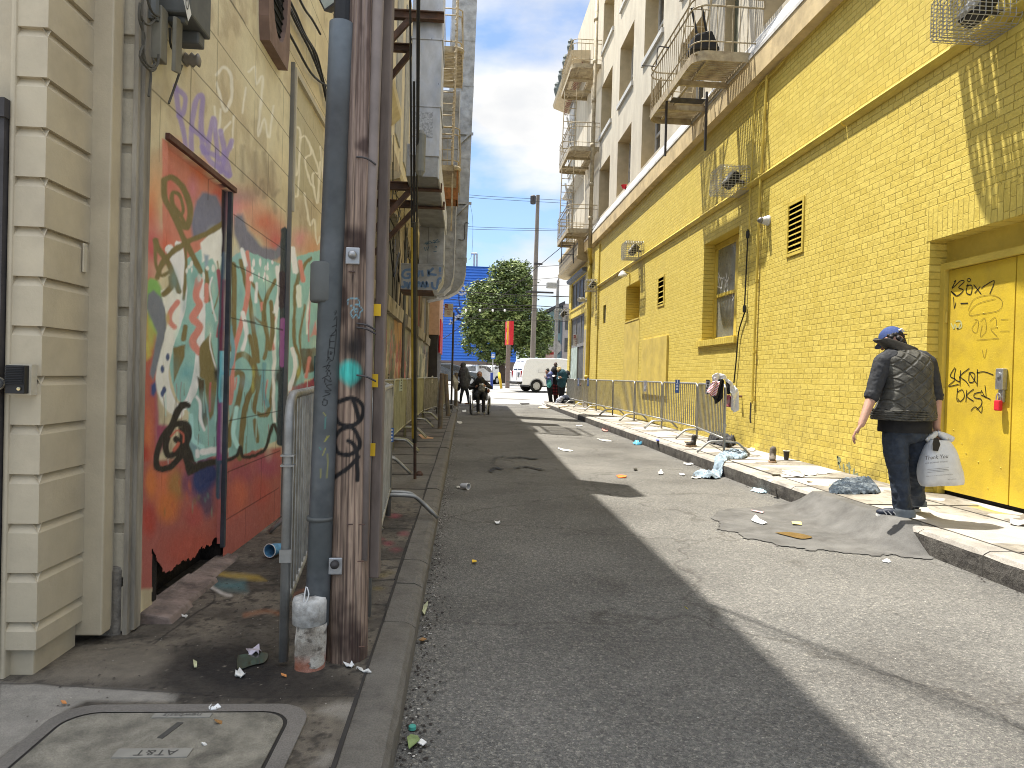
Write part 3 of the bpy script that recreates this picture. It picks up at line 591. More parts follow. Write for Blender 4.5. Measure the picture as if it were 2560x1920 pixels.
# tags on the doors
c = Zm(2300, 540, 2.127); X = DX-.018; g = MB()
for st, w in (([(180, 350), (190, 345), (170, 385), (215, 345), (235, 350), (205, 380), (230, 395), (195, 425), (165, 400), (190, 420)], .012), ([(255, 360), (245, 405), (270, 415), (275, 370), (245, 372)], .012), ([(262, 330), (250, 338), (258, 350), (270, 342), (262, 330)], .010),
              ([(285, 365), (325, 415)], .012), ([(320, 375), (290, 410)], .012), ([(325, 385), (345, 370), (395, 345), (370, 415)], .011), ([(178, 430), (182, 490), (190, 460)], .010), ([(215, 465), (255, 463)], .012),
              ([(185, 805), (160, 850), (185, 870), (150, 905), (205, 895)], .011), ([(190, 810), (182, 860), (210, 880), (208, 850)], .011), ([(215, 820), (212, 905)], .011), ([(262, 810), (215, 850), (245, 880), (262, 905)], .011), ([(262, 830), (260, 880), (285, 880), (290, 840), (265, 835), (300, 890)], .011), ([(305, 815), (303, 905)], .011), ([(300, 835), (340, 828), (390, 845)], .010),
              ([(200, 915), (195, 975), (205, 985)], .011), ([(200, 935), (225, 925), (235, 960), (215, 985), (200, 970)], .011), ([(248, 925), (243, 990)], .011), ([(285, 920), (248, 955), (285, 985)], .011), ([(328, 935), (290, 945), (290, 965), (325, 975), (325, 1005), (300, 1030)], .011), ([(270, 1035), (295, 1015), (325, 1045), (330, 1010)], .010), ([(325, 925), (350, 965), (345, 900)], .010), ([(322, 950), (375, 975)], .010)):
 ribbon(g, [on(*p, x=X) for p in c(*st)], w*.9, (1, 0, 0))
g.build('door_graffiti', M_ink, dl)
g = MB()
for st in ([(255, 500), (290, 440), (380, 420), (435, 450), (420, 500), (330, 520), (260, 525), (300, 470), (400, 440)], [(300, 560), (275, 600), (300, 620), (310, 560), (290, 550)], [(320, 560), (345, 545), (350, 610), (320, 640), (330, 580)], [(370, 560), (400, 540), (405, 590), (375, 600), (410, 640)], [(430, 550), (470, 548)], [(425, 612), (475, 612)], [(330, 710), (342, 755), (355, 705)], [(300, 660), (420, 650)]):
 ribbon(g, [on(*p, x=X) for p in c(*st)], .005, (1, 0, 0))
g.build('door_faint_graffiti', mat('faint_marker', (.22, .16, .03), .6), dl)
g = MB()
for st in ([(165, 570), (180, 600), (185, 575), (200, 600), (215, 570)], [(190, 560), (215, 560), (220, 590), (195, 600)]): ribbon(g, [on(*p, x=X) for p in c(*st)], .014, (1, 0, 0))
g.build('door_sticker_mark', mat('pale_green_marker', (.42, .42, .2), .6), dl)
# faint tag at the foot of the wall and a rust stain
a = Zm(1700, 860, 2.572); g = MB()
for st in ([(1010, 720), (1030, 800)], [(1010, 725), (1030, 740), (1020, 770), (1015, 760)], [(1050, 770), (1055, 820)], [(1070, 775), (1085, 790), (1090, 830)], [(1085, 760), (1095, 800)], [(1120, 800), (1118, 840), (1145, 835)]): ribbon(g, [on(*p, x=RW-.003) for p in a(*st)], .03, (1, 0, 0))
g.build('wall_tag', mat('faded_blue_spray', (.22, .25, .16), .8, var=.35, vscale=20), bldR)
# door padlock box
lk = thing('padlock_hasp', 'chrome hasp with red padlock fixed on the yellow steel door', 'lock', (DX-.02, 6.28, 1.3))
g = MB(); g.box(DX-.07, DX-.016, 6.235, 6.325, 1.30, 1.50); g.box(DX-.05, DX-.018, 6.25, 6.31, 1.18, 1.30); g.build('hasp', M_galv, lk, bevel=.008)
g = MB(); g.lathe([(.025, -.01), (.025, .012), (.01, .02)], (DX-.07, 6.28, 1.44), 12, 'x'); g.build('bolt_head', M_galv, lk)
g = MB(); g.box(DX-.085, DX-.045, 6.245, 6.315, 1.10, 1.20); g.build('padlock_body', M_red, lk, bevel=.01)
g = MB(); g.tube(crom([(DX-.065, 6.255, 1.19), (DX-.065, 6.255, 1.24), (DX-.065, 6.28, 1.265), (DX-.065, 6.305, 1.24), (DX-.065, 6.305, 1.19)]), .006); g.build('shackle', M_galv, lk)
# ---- stucco storeys
cols = [(28.0, 28.72), (24.8, 26.75), (21.6, 23.55), (18.25, 20.25), (14.9, 16.6), (13.0, 13.72), (9.9, 11.85), (6.6, 8.5)]
rows = [(7.46, 9.33), (10.58, 12.5), (13.85, 15.7)]
XS = 5.0
ops = [(a, b, c_, d, .5) for a, b in cols for c_, d in rows]
mb = MB(); rv = wall(mb, MB(), XS, 3.9, 33.2, 7.3, 17.6, ops, .5); mb.build('stucco_wall', M_stucco, bldR); [r.build('window_reveal', M_reveal, bldR) for r in rv]
for ci, (a, b) in enumerate(cols):
 for ri, (c_, d) in enumerate(rows):
  if ci in (6, 7) and ri: continue
  if ci == 5:
   g = MB(); g.box(XS+.2, XS+.24, a, b, c_, d); g.build('fire_escape_door', mat('olive_door', (.12, .125, .085), .6), bldR); continue
  window(bldR, XS+.42, a, b, c_, d, 0, 1, .09, M_glass, M_trimw)
  if ri: g = MB(); g.box(XS-.07, XS+.05, a-.08, b+.08, c_-.14, c_); g.build('window_sill', M_trimw, bldR)
mb = MB(); mb.quad((XS, 33.2, 6.9), (XS, 33.2, 17.6), (20, 33.2, 17.6), (20, 33.2, 6.9)); mb.quad((XS, 3.9, 17.6), (20, 3.9, 17.6), (20, 33.2, 17.6), (XS, 33.2, 17.6)); mb.quad((RW, 3.9, -.3), (RW, 3.9, 17.6), (20, 3.9, 17.6), (20, 3.9, -.3)); mb.quad((XS+.55, 3.9, 7), (XS+.55, 33.2, 7), (XS+.55, 33.2, 17.6), (XS+.55, 3.9, 17.6)); mb.quad((RW+.5, 3.9, 0), (RW+.5, 33.2, 0), (RW+.5, 33.2, 7.3), (RW+.5, 3.9, 7.3))
mb.build('building_core', M_stucco, bldR)
# street-front cornice that wraps the corner, bay with brackets
mb = MB(); mb.prism([(XS+.1, 14.75), (XS-.25, 14.8), (XS-.8, 15.0), (XS-.85, 15.15), (XS-.8, 15.2), (XS+.1, 15.25)], 'y', 29.6, 35.6); mb.box(XS, 18, 33.2, 35.6, 14.8, 15.2)
mb.build('roof_cornice', mat('cornice_tan', (.46, .38, .25), .7, var=.12), bldR)
g = MB()
for k in range(34): y = 29.7+k*.17; ribbon(g, [(XS-.35, y, 14.78), (XS-.2, y+.05, 14.6), (XS-.16, y, 14.4)], .09, (.5, 0, 1))
g.build('cornice_dentils', mat('dentil_brown', (.17, .07, .04), .8), bldR)
g = MB()
for y in (30.4, 31.9, 33.4, 34.9):
 g.lathe([(.09, 0), (.05, .12), (.12, .3), (.16, .5), (.1, .66), (.13, .72), (.04, .86)], (XS-.75, y, 15.2), 10)
for k in range(24): g.tube([(XS-.76, 29.8+k*.23, 15.2), (XS-.76, 29.8+k*.23, 15.65)], .03, 5)
g.tube([(XS-.76, 29.7, 15.66), (XS-.76, 35.4, 15.66)], .04, 6); g.build('cornice_balustrade', mat('verdigris_iron', (.10, .12, .12), .7, var=.4), bldR)
g = MB(); bayz = [(7.3, 14.75)]
g.box(XS-.12, 6.5, 33.2, 34.6, 7.3, 14.7); g.build('street_bay', M_trimw, bldR)
for zc in (7.9, 11.1): window(bldR, XS-.15, 33.35, 34.4, zc, zc+2.1, 1, 2, .07, M_glass, M_trimw, 'bay_window')
g = MB()
for zc in (10.2, 13.3):
 s = []
 for k in range(16): a_ = k*.5; r = .30*(1-k/18); s.append((XS-.25, 33.0+r*math.cos(a_), zc+r*math.sin(a_)))
 g = MB(); g.tube(s, .04, 5); g.tube(crom([(XS-.1, 33, zc-1.0), (XS-.3, 33, zc-.4), (XS-.45, 33, zc+.3)]), .05, 5); g.build('scroll_bracket', M_trimw, bldR)
mb = MB(); mb.prism([(XS, 10.1), (XS-.35, 10.2), (XS-.35, 10.3), (XS, 10.4)], 'y', 30.5, 34.8); mb.build('floor_moulding', M_trimw, bldR)
# ---- fire escapes
def platform(parent, X0, X1, y0, y1, z, hatch=None, band=.17, rr=.25, bars=.135, railh=.92):
 f = MB(); n = 6
 def outline(r, inset=0):
  p = [(X1, y0+inset)];
  for k in range(n+1): a_ = math.pi/2*k/n; p.append((X0+inset+r-r*math.sin(a_), y0+inset+r-r*math.cos(a_)))
  for k in range(n+1): a_ = math.pi/2*k/n; p.append((X0+inset+r-r*math.cos(a_), y1-inset-r+r*math.sin(a_)))
  p.append((X1, y1-inset)); return p
 o = outline(rr)
 for (a, b) in zip(o[:-1], o[1:]):
  nx, ny = -(b[1]-a[1]), b[0]-a[0]; l = math.hypot(nx, ny)+1e-9; nx, ny = nx/l*.02, ny/l*.02
  f.add([(a[0], a[1], z-band), (b[0], b[1], z-band), (b[0], b[1], z), (a[0], a[1], z), (a[0]-nx, a[1]-ny, z-band), (b[0]-nx, b[1]-ny, z-band), (b[0]-nx, b[1]-ny, z), (a[0]-nx, a[1]-ny, z)], [(0, 1, 2, 3), (7, 6, 5, 4), (3, 2, 6, 7), (0, 4, 5, 1)])
 for y in (y0+(y1-y0)*.33, y0+(y1-y0)*.72): f.box(X0+.02, X1, y-.03, y+.03, z-band-.03, z-band+.06)
 for x in (X0+.3, X1-.25): f.box(x-.02, x+.02, y0+.03, y1-.03, z-.10, z-.065)
 pf = f.build('platform_frame', M_feiron, parent)
 s = MB(); y = y0+.06; k = 0
 while y < y1-.04:
  hx = hatch and hatch[0] < y < hatch[1]
  s.box(X0+.03, X1 if not hx else X0+.16, y, y+.04, z-.05, z-.02)
  if hx: s.box(X1-.3, X1, y, y+.035, z-.05, z-.02)
  y += .075
 s.build('platform_slats', M_feiron, pf)
 r = MB(); zt, zm, zb = z+railh, z+railh-.15, z+.16
 for zz in (zt, zm, zb): r.tube([(a, b, zz) for a, b in o], .016 if zz != zb else .012, 6)
 r.tube(crom([(X1, y0, zt), (X1+.03, y0, zt-.07), (X1, y0, zm)], 4), .014, 5)
 # pickets
 def pick(x, y, t): r.tube([(x, y, z-.02), (x, y, t)], .008, 4, cap=False)
 L = [math.hypot(b[0]-a[0], b[1]-a[1]) for a, b in zip(o[:-1], o[1:])]; tot = sum(L); d = bars; k = 0
 while d < tot:
  q = d
  for (a, b), l in zip(zip(o[:-1], o[1:]), L):
   if q <= l: pick(a[0]+(b[0]-a[0])*q/l, a[1]+(b[1]-a[1])*q/l, zt if k % 2 == 0 else zm); break
   q -= l
  d += bars*(1 if bars > .1 else 1); k += 1
 rl = r.build('railing', M_feiron, parent); return pf
def ladder(parent, a, b, w, m, n, r=.016, name='ladder', slant=(0, 1, 0)):
 a, b, w = Vector(a), Vector(b), Vector(w)/2; g = MB(); g.tube([a-w, b-w], r, 5); g.tube([a+w, b+w], r, 5)
 for k in range(1, n): p = a.lerp(b, k/n); g.tube([p-w, p+w], r*.7, 5)
 return g.build(name, m, parent)
feN = thing('fire_escape', 'tan iron fire escape balcony jutting over the yellow wall with a black chair on it', 'fire escape', (4.9, 13.3, 7.0), 'iron fire escapes')
platform(feN, 3.80, XS, 11.85, 14.9, 7.0, (12.9, 14.0)); platform(feN, 3.80, XS, 11.85, 14.9, 10.15, (12.9, 14.0))
ladder(feN, (4.45, 12.6, 10.15), (4.35, 14.4, 7.0), (.42, 0, 0), M_feiron, 12)
g = MB()
for (x, y) in ((3.95, 14.0), (4.62, 13.55)): g.box(x-.02, x+.02, y-.02, y+.02, 5.85, 7.0)
for k in range(6): g.box(3.96, 4.62, 13.6+.04*k, 13.62+.04*k, 6.86-.0*k, 6.88)
g.build('drop_ladder', M_iron, feN)
g = MB(); g.tube(crom([(3.8, 13.4, 7.75), (3.72, 13.45, 7.78), (3.6, 13.5, 7.78), (3.58, 13.5, 7.45), (3.45, 13.52, 7.43), (3.3, 13.52, 7.43)], 3), .012, 5); g.build('hook', M_iron, feN)
feF = thing('fire_escape', 'far tan fire escape stack of three balconies joined by ladders at the corner', 'fire escape', (4.9, 28, 7.0), 'iron fire escapes')
for zc in (7.12, 10.30, 13.50): platform(feF, 3.85, XS, 27.0, 30.2, zc, (28.6, 29.6), bars=.16)
ladder(feF, (4.12, 29.2, 10.2), (3.98, 28.5, 7.2), (.5, 0, 0), M_feiron, 10, .022); ladder(feF, (4.15, 29.2, 13.4), (4.0, 28.5, 10.4), (.5, 0, 0), M_feiron, 10, .022)
ladder(feF, (4.12, 28.6, 7.1), (4.1, 28.5, 6.0), (.5, 0, 0), M_iron, 3, .02, 'drop_ladder')
feU = thing('fire_escape', 'tan iron fire escape balcony directly above the yellow steel door', 'fire escape', (4.9, 5.8, 7.0), 'iron fire escapes')
platform(feU, 3.66, XS, 4.3, 7.3, 7.0, None)
# chair and bag on the near fire escape
ch = thing('folding_chair', 'black padded chair leaning inside the railing of the near fire escape', 'chair', (4.2, 12.3, 7.0))
e = Zm(1600, 0, 5.183); yy = 12.25
def E_(x, y, yy=yy): return on(*e((x, y))[0], y=yy)
g = MB(); P1 = [(690, 470), (760, 420), (940, 380), (1000, 520), (1050, 640), (665, 640)]; pts = [E_(*p) for p in P1]
g.add([p for p in pts]+[p+Vector((0, .35, 0)) for p in pts], [tuple(range(6)), tuple(range(6, 12))[::-1]]+[(i, 6+i, 6+(i+1) % 6, (i+1) % 6) for i in range(6)])
g.build('seat_cushion', M_blackp, ch, bevel=.04)
g = MB(); g.tube([E_(735, 430), E_(670, 110), E_(800, 75), E_(860, 400)], .022, 6); g.build('chair_frame', M_blackp, ch)
# downpipe
dp = thing('downpipe', 'fat tan downpipe turning yellow where it meets the brick beside the far fire escape', 'pipe', (4.7, 27.2, .5))
g = MB(); g.tube([(4.72, 26.75, 16.5), (4.70, 26.75, 6.3)], .075, 10)
for zc in (15.0, 13.4, 11.9, 10.2, 8.7, 7.4): g.tube([(4.70, 26.75, zc), (4.70, 26.75, zc+.14)], .09, 10)
g.build('upper_pipe', M_feiron, dp, smooth=True)
g = MB(); g.tube(crom([(4.70, 26.75, 6.32), (4.70, 26.78, 6.22), (4.74, 26.95, 6.05), (4.83, 27.25, 5.85), (4.83, 27.3, 5.5), (4.83, 27.3, 1.3), (4.8, 27.3, 1.05)], 4), .085, 10); g.lathe([(.1, -.05), (.1, .08)], (4.83, 27.3, 1.35), 10); g.build('lower_pipe', M_yel, dp, smooth=True)
g = MB(); g.tube([(4.72, 27.3, 1.2), (4.62, 27.25, 1.0)], .09, 8); g.build('spout', M_rust, dp)
# thin conduits on the wall
cp = thing('conduit', 'thin yellow painted conduit running down the brick beside the tall window', 'pipe', (4.88, 11.6, .8))
g = MB(); g.tube([(4.88, 11.35, 6.40), (4.88, 11.5, 4.5), (4.88, 11.55, .95)], .022, 8)
for zc in (5.3, 4.2, 3.0, 1.8, 1.0): g.tube([(4.885, 11.52, zc), (4.885, 11.52, zc+.05)], .032, 8)
g.build('pipe', M_yel, cp); g = MB(); g.tube([(4.86, 11.55, .97), (4.86, 11.56, .70), (4.88, 11.58, .62)], .014, 6); g.build('pipe_end', M_iron, cp)
cb = thing('hanging_cable', 'black cable hanging down the yellow wall between the window and the conduit', 'cable', (4.88, 12, 1.2))
z = Zm(1380, 560, 3.771); g = MB(); pts = [on(*p, x=4.885) for p in z((1850, 50), (1845, 130), (1815, 790), (1810, 850), (1760, 1020), (1740, 1250), (1725, 1400), (1715, 1500))]
g.tube([tuple(p) for p in crom([tuple(p) for p in pts], 4)], .013, 6); g.build('cable', M_blackp, cb); g = MB()
for p in z((1845, 100), (1815, 800)): q = on(*p, x=4.87); g.lathe([(.03, -.06), (.035, 0), (.03, .06)], tuple(q), 8)
g.build('connectors', M_blackp, cb)
yw = thing('wall_cable', 'yellow painted cable arching from the band down to the caged lamp', 'cable', (4.89, 12, 5.5))
e5 = Zm(1600, 0, 5.183); g = MB(); pts = [on(*p, x=4.885) for p in e5((1866, 790), (1740, 930), (1640, 1020), (1560, 1100), (1500, 1220), (1475, 1450), (1468, 1640))]
g.tube([tuple(p) for p in crom([tuple(p) for p in pts], 4)], .013, 5)
d = Zm(1360, 0, 2.592); pts = [on(*p, x=4.885) for p in d((1360, 700), (1357, 800), (1350, 1000), (1335, 1240), (1330, 1490))]; g.tube([tuple(p) for p in crom([tuple(p) for p in pts], 4)], .012, 5)
pts = [on(*p, x=4.87) for p in d((1380, 1130), (1440, 1122), (1480, 1105), (1560, 1060))]; g.tube([tuple(p) for p in crom([tuple(p) for p in pts], 4)], .012, 5); g.build('cable', M_yel, yw)
# caged floodlights
def caged(label, y, z, w=.5, h=.42, dep=.5, n=9, tilt=0):
 t = thing('caged_floodlight', label, 'lamp', (RW, y, z), 'caged floodlights on the yellow wall')
 g = MB(); X1 = RW-.005; X0 = RW-dep; r = .004 if y < 15 else .006
 def rp(x, s=1): c_ = .06; return [(x, y-w/2+c_, z-h/2), (x, y+w/2-c_, z-h/2), (x, y+w/2, z-h/2+c_), (x, y+w/2, z+h/2-c_), (x, y+w/2-c_, z+h/2), (x, y-w/2+c_, z+h/2), (x, y-w/2, z+h/2-c_), (x, y-w/2, z-h/2+c_)]
 for k in range(n): x = X1+(X0-X1)*k/(n-1); g.tube(rp(x), r, 4, closed=True)
 for k in range(n):
  yy = y-w/2+.04+(w-.08)*k/(n-1)
  g.tube([(X1, yy, z+h/2), (X0, yy, z+h/2)], r, 4, cap=False); g.tube([(X1, yy, z-h/2), (X0, yy, z-h/2)], r, 4, cap=False); g.tube([(X0, yy, z-h/2), (X0, yy, z+h/2)], r, 4, cap=False)
  zz = z-h/2+.04+(h-.08)*k/(n-1)
  g.tube([(X1, y-w/2, zz), (X0, y-w/2, zz)], r, 4, cap=False); g.tube([(X1, y+w/2, zz), (X0, y+w/2, zz)], r, 4, cap=False); g.tube([(X0, y-w/2, zz), (X0, y+w/2, zz)], r, 4, cap=False)
 g.build('wire_cage', M_wire, t)
 a = R0(35); g = MB(); s = min(w, h)*.62
 g.obox((RW-dep*.42, y, z+.02), (s*.28*math.cos(a), 0, -s*.28*math.sin(a)), (0, s*.5, 0), (s*.5*math.sin(a), 0, s*.5*math.cos(a))); g.build('lamp_housing', M_blackp, t, bevel=.02)
 g = MB(); c0 = Vector((RW-dep*.42, y, z+.02))+Vector((-s*.34*math.cos(a), 0, s*.34*math.sin(a)))*.95
 g.obox(c0, (s*.08*math.cos(a), 0, -s*.08*math.sin(a)), (0, s*.45, 0), (s*.44*math.sin(a), 0, s*.44*math.cos(a))); g.build('lamp_lens', M_lampw, t, bevel=.015)
 g = MB(); g.tube([(RW, y, z), (RW-dep*.3, y, z)], .03, 6); g.build('lamp_arm', M_iron, t)
# wall camera on its conduit box
caged('large caged floodlight high on the brick above the steel door', 6.25, 4.82, .50, .42, .52, 10)
caged('caged floodlight on the brick between the conduit and the tall window top', 12.3, 4.9, .58, .44, .52)
caged('caged floodlight above the small recessed window', 19.6, 4.95, .62, .46, .5, 8)
caged('farthest caged floodlight beside the fat yellow downpipe', 26.1, 4.80, .55, .42, .45, 6)
caged('caged floodlight at the far street corner of the yellow building', 33.0, 4.3, .5, .5, .7, 6)
wc = thing('security_camera', 'white dome security camera on the yellow wall between the louvre vent and the conduit', 'camera', (RW, 11.4, 3.95))
g = MB(); g.lathe([(.001, 0), (.085, 0), (.085, -.03), (.07, -.035), (.072, -.07), (.055, -.08), (.055, -.12)], (RW, 11.2, 3.97), 18, 'x'); g.build('camera_base', mat('white_plastic', (.55, .55, .52), .4, var=.06), wc, smooth=True)
g = MB(); g.lathe([(.054, -.115), (.05, -.15), (.03, -.18), (.001, -.19)], (RW, 11.2, 3.97), 16, 'x'); g.build('camera_dome', mat('grey_dome', (.12, .12, .13), .25, spec=.8), wc, smooth=True)
wc2 = thing('security_camera', 'small far security camera on the wall beside the shop windows', 'camera', (RW, 28.0, 4.9))
g = MB(); g.tube([(RW, 28.1, 4.45), (RW-.18, 28.1, 4.45)], .07, 8); g.tube([(RW-.18, 28.1, 4.5), (RW-.4, 27.9, 4.45)], .09, 8); g.build('camera_body', MATS['white_plastic'], wc2)
sl = thing('wall_lamp', 'small white shaded lamp on a stem above the small recessed window', 'lamp', (RW, 20.9, 4.4))
g = MB(); g.lathe([(.03, .16), (.06, .14), (.13, .04), (.14, 0)], (RW-.22, 20.9, 4.42), 14); g.build('lamp_shade', MATS['white_plastic'], sl)
g = MB(); g.tube([(RW, 20.86, 4.15), (RW-.02, 20.86, 4.5), (RW-.22, 20.9, 4.57)], .018, 6); g.build('lamp_stem', M_yel, sl)
fp = thing('hose_spigot', 'dark rusty spigot stub poking out of the yellow wall behind the draped barrier', 'spigot', (RW, 11.9, .97))
q = on(1340+1822/3.568, 860+468/3.568, x=RW-.03); g = MB(); g.tube([(RW, q.y, q.z), (RW-.09, q.y, q.z)], .018, 8); g.tube([(RW-.09, q.y-.04, q.z), (RW-.09, q.y+.04, q.z)], .022, 8); g.build('spigot_body', M_rust, fp)
rb = thing('red_bowl', 'small red bowl standing on the white ledge under a stucco window', 'bowl', (4.98, 24.0, 7.4))
q = on(1360+520/2.592, 1212/2.592, x=4.95); g = MB(); g.lathe([(.05, 0), (.11, .12), (.10, .12), (.045, .01)], (4.95, q.y, q.z-.06), 12); g.build('bowl_shell', M_red, rb)
# ================================================================== LEFT SIDE
# ---- cream clapboard corner house
hb = thing('corner_house', 'cream painted corner house with deep grooved boards, at the near edge of the graffiti wall', 'building', (-2.2, 3.0, ZL))
def roof_top(y): return np.interp(y, [0, 10, 16, 33], [9.45, 9.5, 9.95, 10.9])
lines = [.33+.185*k for k in range(34)]
def grooved(mb, path, z_top=6.4):
 """boards running along path (outer face); each board has a cove at its top"""
 n = len(path); off = []
 for i in range(n):
  a = Vector(path[max(i-1, 0)]); b = Vector(path[min(i+1, n-1)]); t = (b-a).normalized(); off.append(Vector((-t.y, t.x)))
 zs = [(.225, 0)]
 for z in lines:
  if z > z_top: break
  zs += [(z-.036, 0), (z-.004, .016), (z, .018), (z+.0005, 0)]
 rows = []
 for z, d in zs: rows.append([(path[i][0]+off[i].x*d*1.2, path[i][1]+off[i].y*d*1.2, z) for i in range(n)])
 b0 = len(mb.v)
 for r in rows: mb.v += r
 for j in range(len(rows)-1):
  for i in range(n-1): mb.f.append((b0+j*n+i, b0+j*n+i+1, b0+(j+1)*n+i+1, b0+(j+1)*n+i))
mb = MB(); grooved(mb, [(-1.685, 2.73), (-1.575, 2.73)]); grooved(mb, [(-1.575, 2.73), (-1.575, 3.05)])
mb.build('grooved_boards', M_beige, hb)
mb = MB(); mb.box(-1.74, -1.60, 2.76, 3.05, .05, .24); mb.box(-1.66, -1.497, 3.05, 3.13, .16, 6.4); mb.box(-1.64, -1.51, 3.13, 3.17, .16, 6.4); mb.build('corner_post', M_beige, hb, bevel=.006)
mb = MB(); mb.box(-1.704, -1.684, 2.722, 2.9, .1, 6.4); mb.build('door_casing', M_beige, hb, bevel=.008)
mb = MB(); mb.box(-2.6, -1.70, 2.80, 2.86, .1, 6.4); mb.box(-4.0, -1.62, 2.87, 2.895, 0, 6.5); mb.build('side_wall', M_beige, hb)
mb = MB(); mb.box(-2.5, -1.700, 2.69, 2.76, 2.20, 2.27); mb.box(-1.77, -1.706, 2.70, 2.76, .15, 2.20); mb.box(-2.5, -1.77, 2.72, 2.76, .15, 2.2); mb.build('iron_gate', M_iron, hb)
mb = MB(); mb.lathe([(.001, -.075), (.02, -.07), (.031, -.045), (.026, -.02), (.012, -.01), (.012, .02)], (-1.698, 2.70, 1.225), 16, 'y'); mb.build('gate_knob', mat('steel_knob', (.6, .6, .6), .25, .9, var=.05), hb, smooth=True)
ic = thing('intercom', 'black ribbed door intercom on the cream boards beside the gate', 'intercom', (-1.64, 2.70, 1.24))
p0, p1 = on(30, 910, y=2.71), on(84, 988, y=2.71)
mb = MB(); mb.box(p0.x, p1.x, 2.695, 2.73, p1.z, p0.z); mb.build('back_plate', M_oldb, ic)
mb = MB(); mb.box(p0.x+.002, p1.x-.009, 2.668, 2.70, p1.z+.006, p0.z-.004)
for k in range(11): mb.box(p0.x+.003, p1.x-.012, 2.662, 2.668, p0.z-.012-k*.0062, p0.z-.0085-k*.0062)
mb.build('speaker_housing', M_blackp, ic, bevel=.003)
mb = MB(); mb.lathe([(.001, -.006), (.0065, -.005), (.0065, 0)], (p1.x-.025, 2.666, p1.z+.024), 12, 'y'); mb.build('call_button', mat('brass', (.5, .42, .25), .3, .8), ic)
sw = thing('wall_bracket', 'small painted metal plate on the grooved side boards', 'plate', (-1.57, 3.0, 1.75))
mb = MB(); mb.box(-1.572, -1.565, 2.985, 3.015, 1.68, 1.80); mb.build('plate', M_oldb, sw, bevel=.003)
# ---- long building with the murals
lb = thing('graffiti_building', 'long cream building covered in graffiti murals with boarded windows, opposite the yellow wall', 'building', (-4, 15, 0))
mb = MB(); mb.box(-1.62, -1.462, 3.2, 3.27, .1, 6.6)
z = .36;
while z < 6.4: z += .238
mb.build('old_quoin_core', M_oldb, lb)
mb = MB(); z = .13
while z < 6.4: mb.box(-1.572, -1.468, 3.182, 3.20, z, z+.198); z += .238
mb.build('old_quoin_blocks', M_oldb, lb, bevel=.004)
mb = MB(); mb.box(-1.468, -1.448, 3.17, 3.25, .08, 6.4); mb.box(-1.452, -1.432, 3.2, 3.262, .13, 6.4); mb.build('weathered_boards', M_oldw, lb)
mb = MB(); mb.box(-1.60, -1.48, 3.16, 3.21, .05, .42); mb.build('broken_base', mat('crumbling_plaster', (.20, .18, .15), .9, var=.3, vscale=14, bump=.012, bscale=30), lb, bevel=.02)
# painted wall
ny, nz = 560, 700
ysg, zsg = np.linspace(3.255, 7.75, ny), np.linspace(.08, 5.4, nz)
Y, Zz = np.meshgrid(ysg, zsg); P = np.stack([np.full(Y.shape, LW), Y, Zz], -1)
P[..., 0] += (vnoise(P, 6, 9, 3)-.5)*.006
door = (Y > 3.50) & (Y < 4.40) & (Zz < 2.385); P[..., 0] -= door*.035
cv = Canvas(P, (190, 180, 146), 1.42)
cv.stain(1.8, .45, .65, (166, 148, 112), .6, 21); cv.stain(6, .56, .72, (142, 125, 96), .5, 22); cv.stain(1.2, .5, .62, (205, 190, 150), .4, 27)
z2 = Zm(0, 600, 2.572)
def pc(pts, rgb, soft=2.0, al=1.0): cv.poly(z2(*pts), rgb, soft, al)
def sk(pts, w, rgb, soft=1.8, al=1.0): cv.stroke(z2(*pts), w/2.572*(1.4 if w > 12 else 1.15), rgb, soft, al)
def bl(x, y, rx, ry, rgb, al=1.0, hard=.2): q = z2((x, y))[0]; cv.blob(q[0], q[1], rx/2.572, ry/2.572, rgb, al, hard)
# soft background clouds of spray
for x, y, rx, ry, c_, al in ((1000, -330, 90, 230, (214, 150, 100), .9), (960, -180, 60, 160, (222, 110, 60), .9), (980, 40, 90, 220, (196, 84, 88), 1), (950, 300, 60, 130, (190, 95, 90), 1), (1560, -230, 150, 120, (206, 130, 112), .85), (1700, -110, 130, 110, (196, 100, 72), .9), (1780, 10, 90, 130, (184, 72, 70), .9), (1500, -200, 60, 160, (196, 120, 130), .8), (1640, -330, 160, 100, (160, 130, 100), .6), (1930, 0, 70, 90, (200, 130, 128), .9), (2010, 60, 80, 110, (198, 140, 100), .9), (1560, -280, 130, 60, (120, 100, 110), .5), (1640, -430, 160, 160, (120, 104, 88), .4), (1950, -190, 110, 130, (130, 112, 92), .5)): bl(x, y, rx*1.25, ry*1.2, c_, al, .15)
pc([(1045, -655), (1440, -350), (1440, 160), (1045, 160)], (198, 118, 96), 1.5)
for x, y, rx, ry, c_, al in ((1120, -560, 110, 120, (206, 122, 100), .9), (1290, -450, 90, 110, (214, 98, 48), .8), (1240, -330, 50, 120, (190, 110, 126), .8), (1060, 40, 70, 130, (208, 88, 60), .8), (1400, -290, 50, 60, (196, 70, 60), .8), (1090, -380, 60, 120, (196, 100, 86), .8)): bl(x, y, rx, ry, c_, al, .1)
pc([(905, 480), (1010, 480), (1010, 1646), (905, 1646)], (176, 78, 62), 5, .95)
bl(940, 560, 45, 130, (214, 112, 44), .9); bl(950, 1240, 45, 220, (224, 108, 48), .8); bl(925, 1150, 30, 110, (196, 90, 68), .9); bl(930, 1380, 50, 90, (170, 50, 36), .9)
pc([(905, 1430), (1810, 1330), (1810, 2050), (905, 2250)], (164, 86, 76), 4)
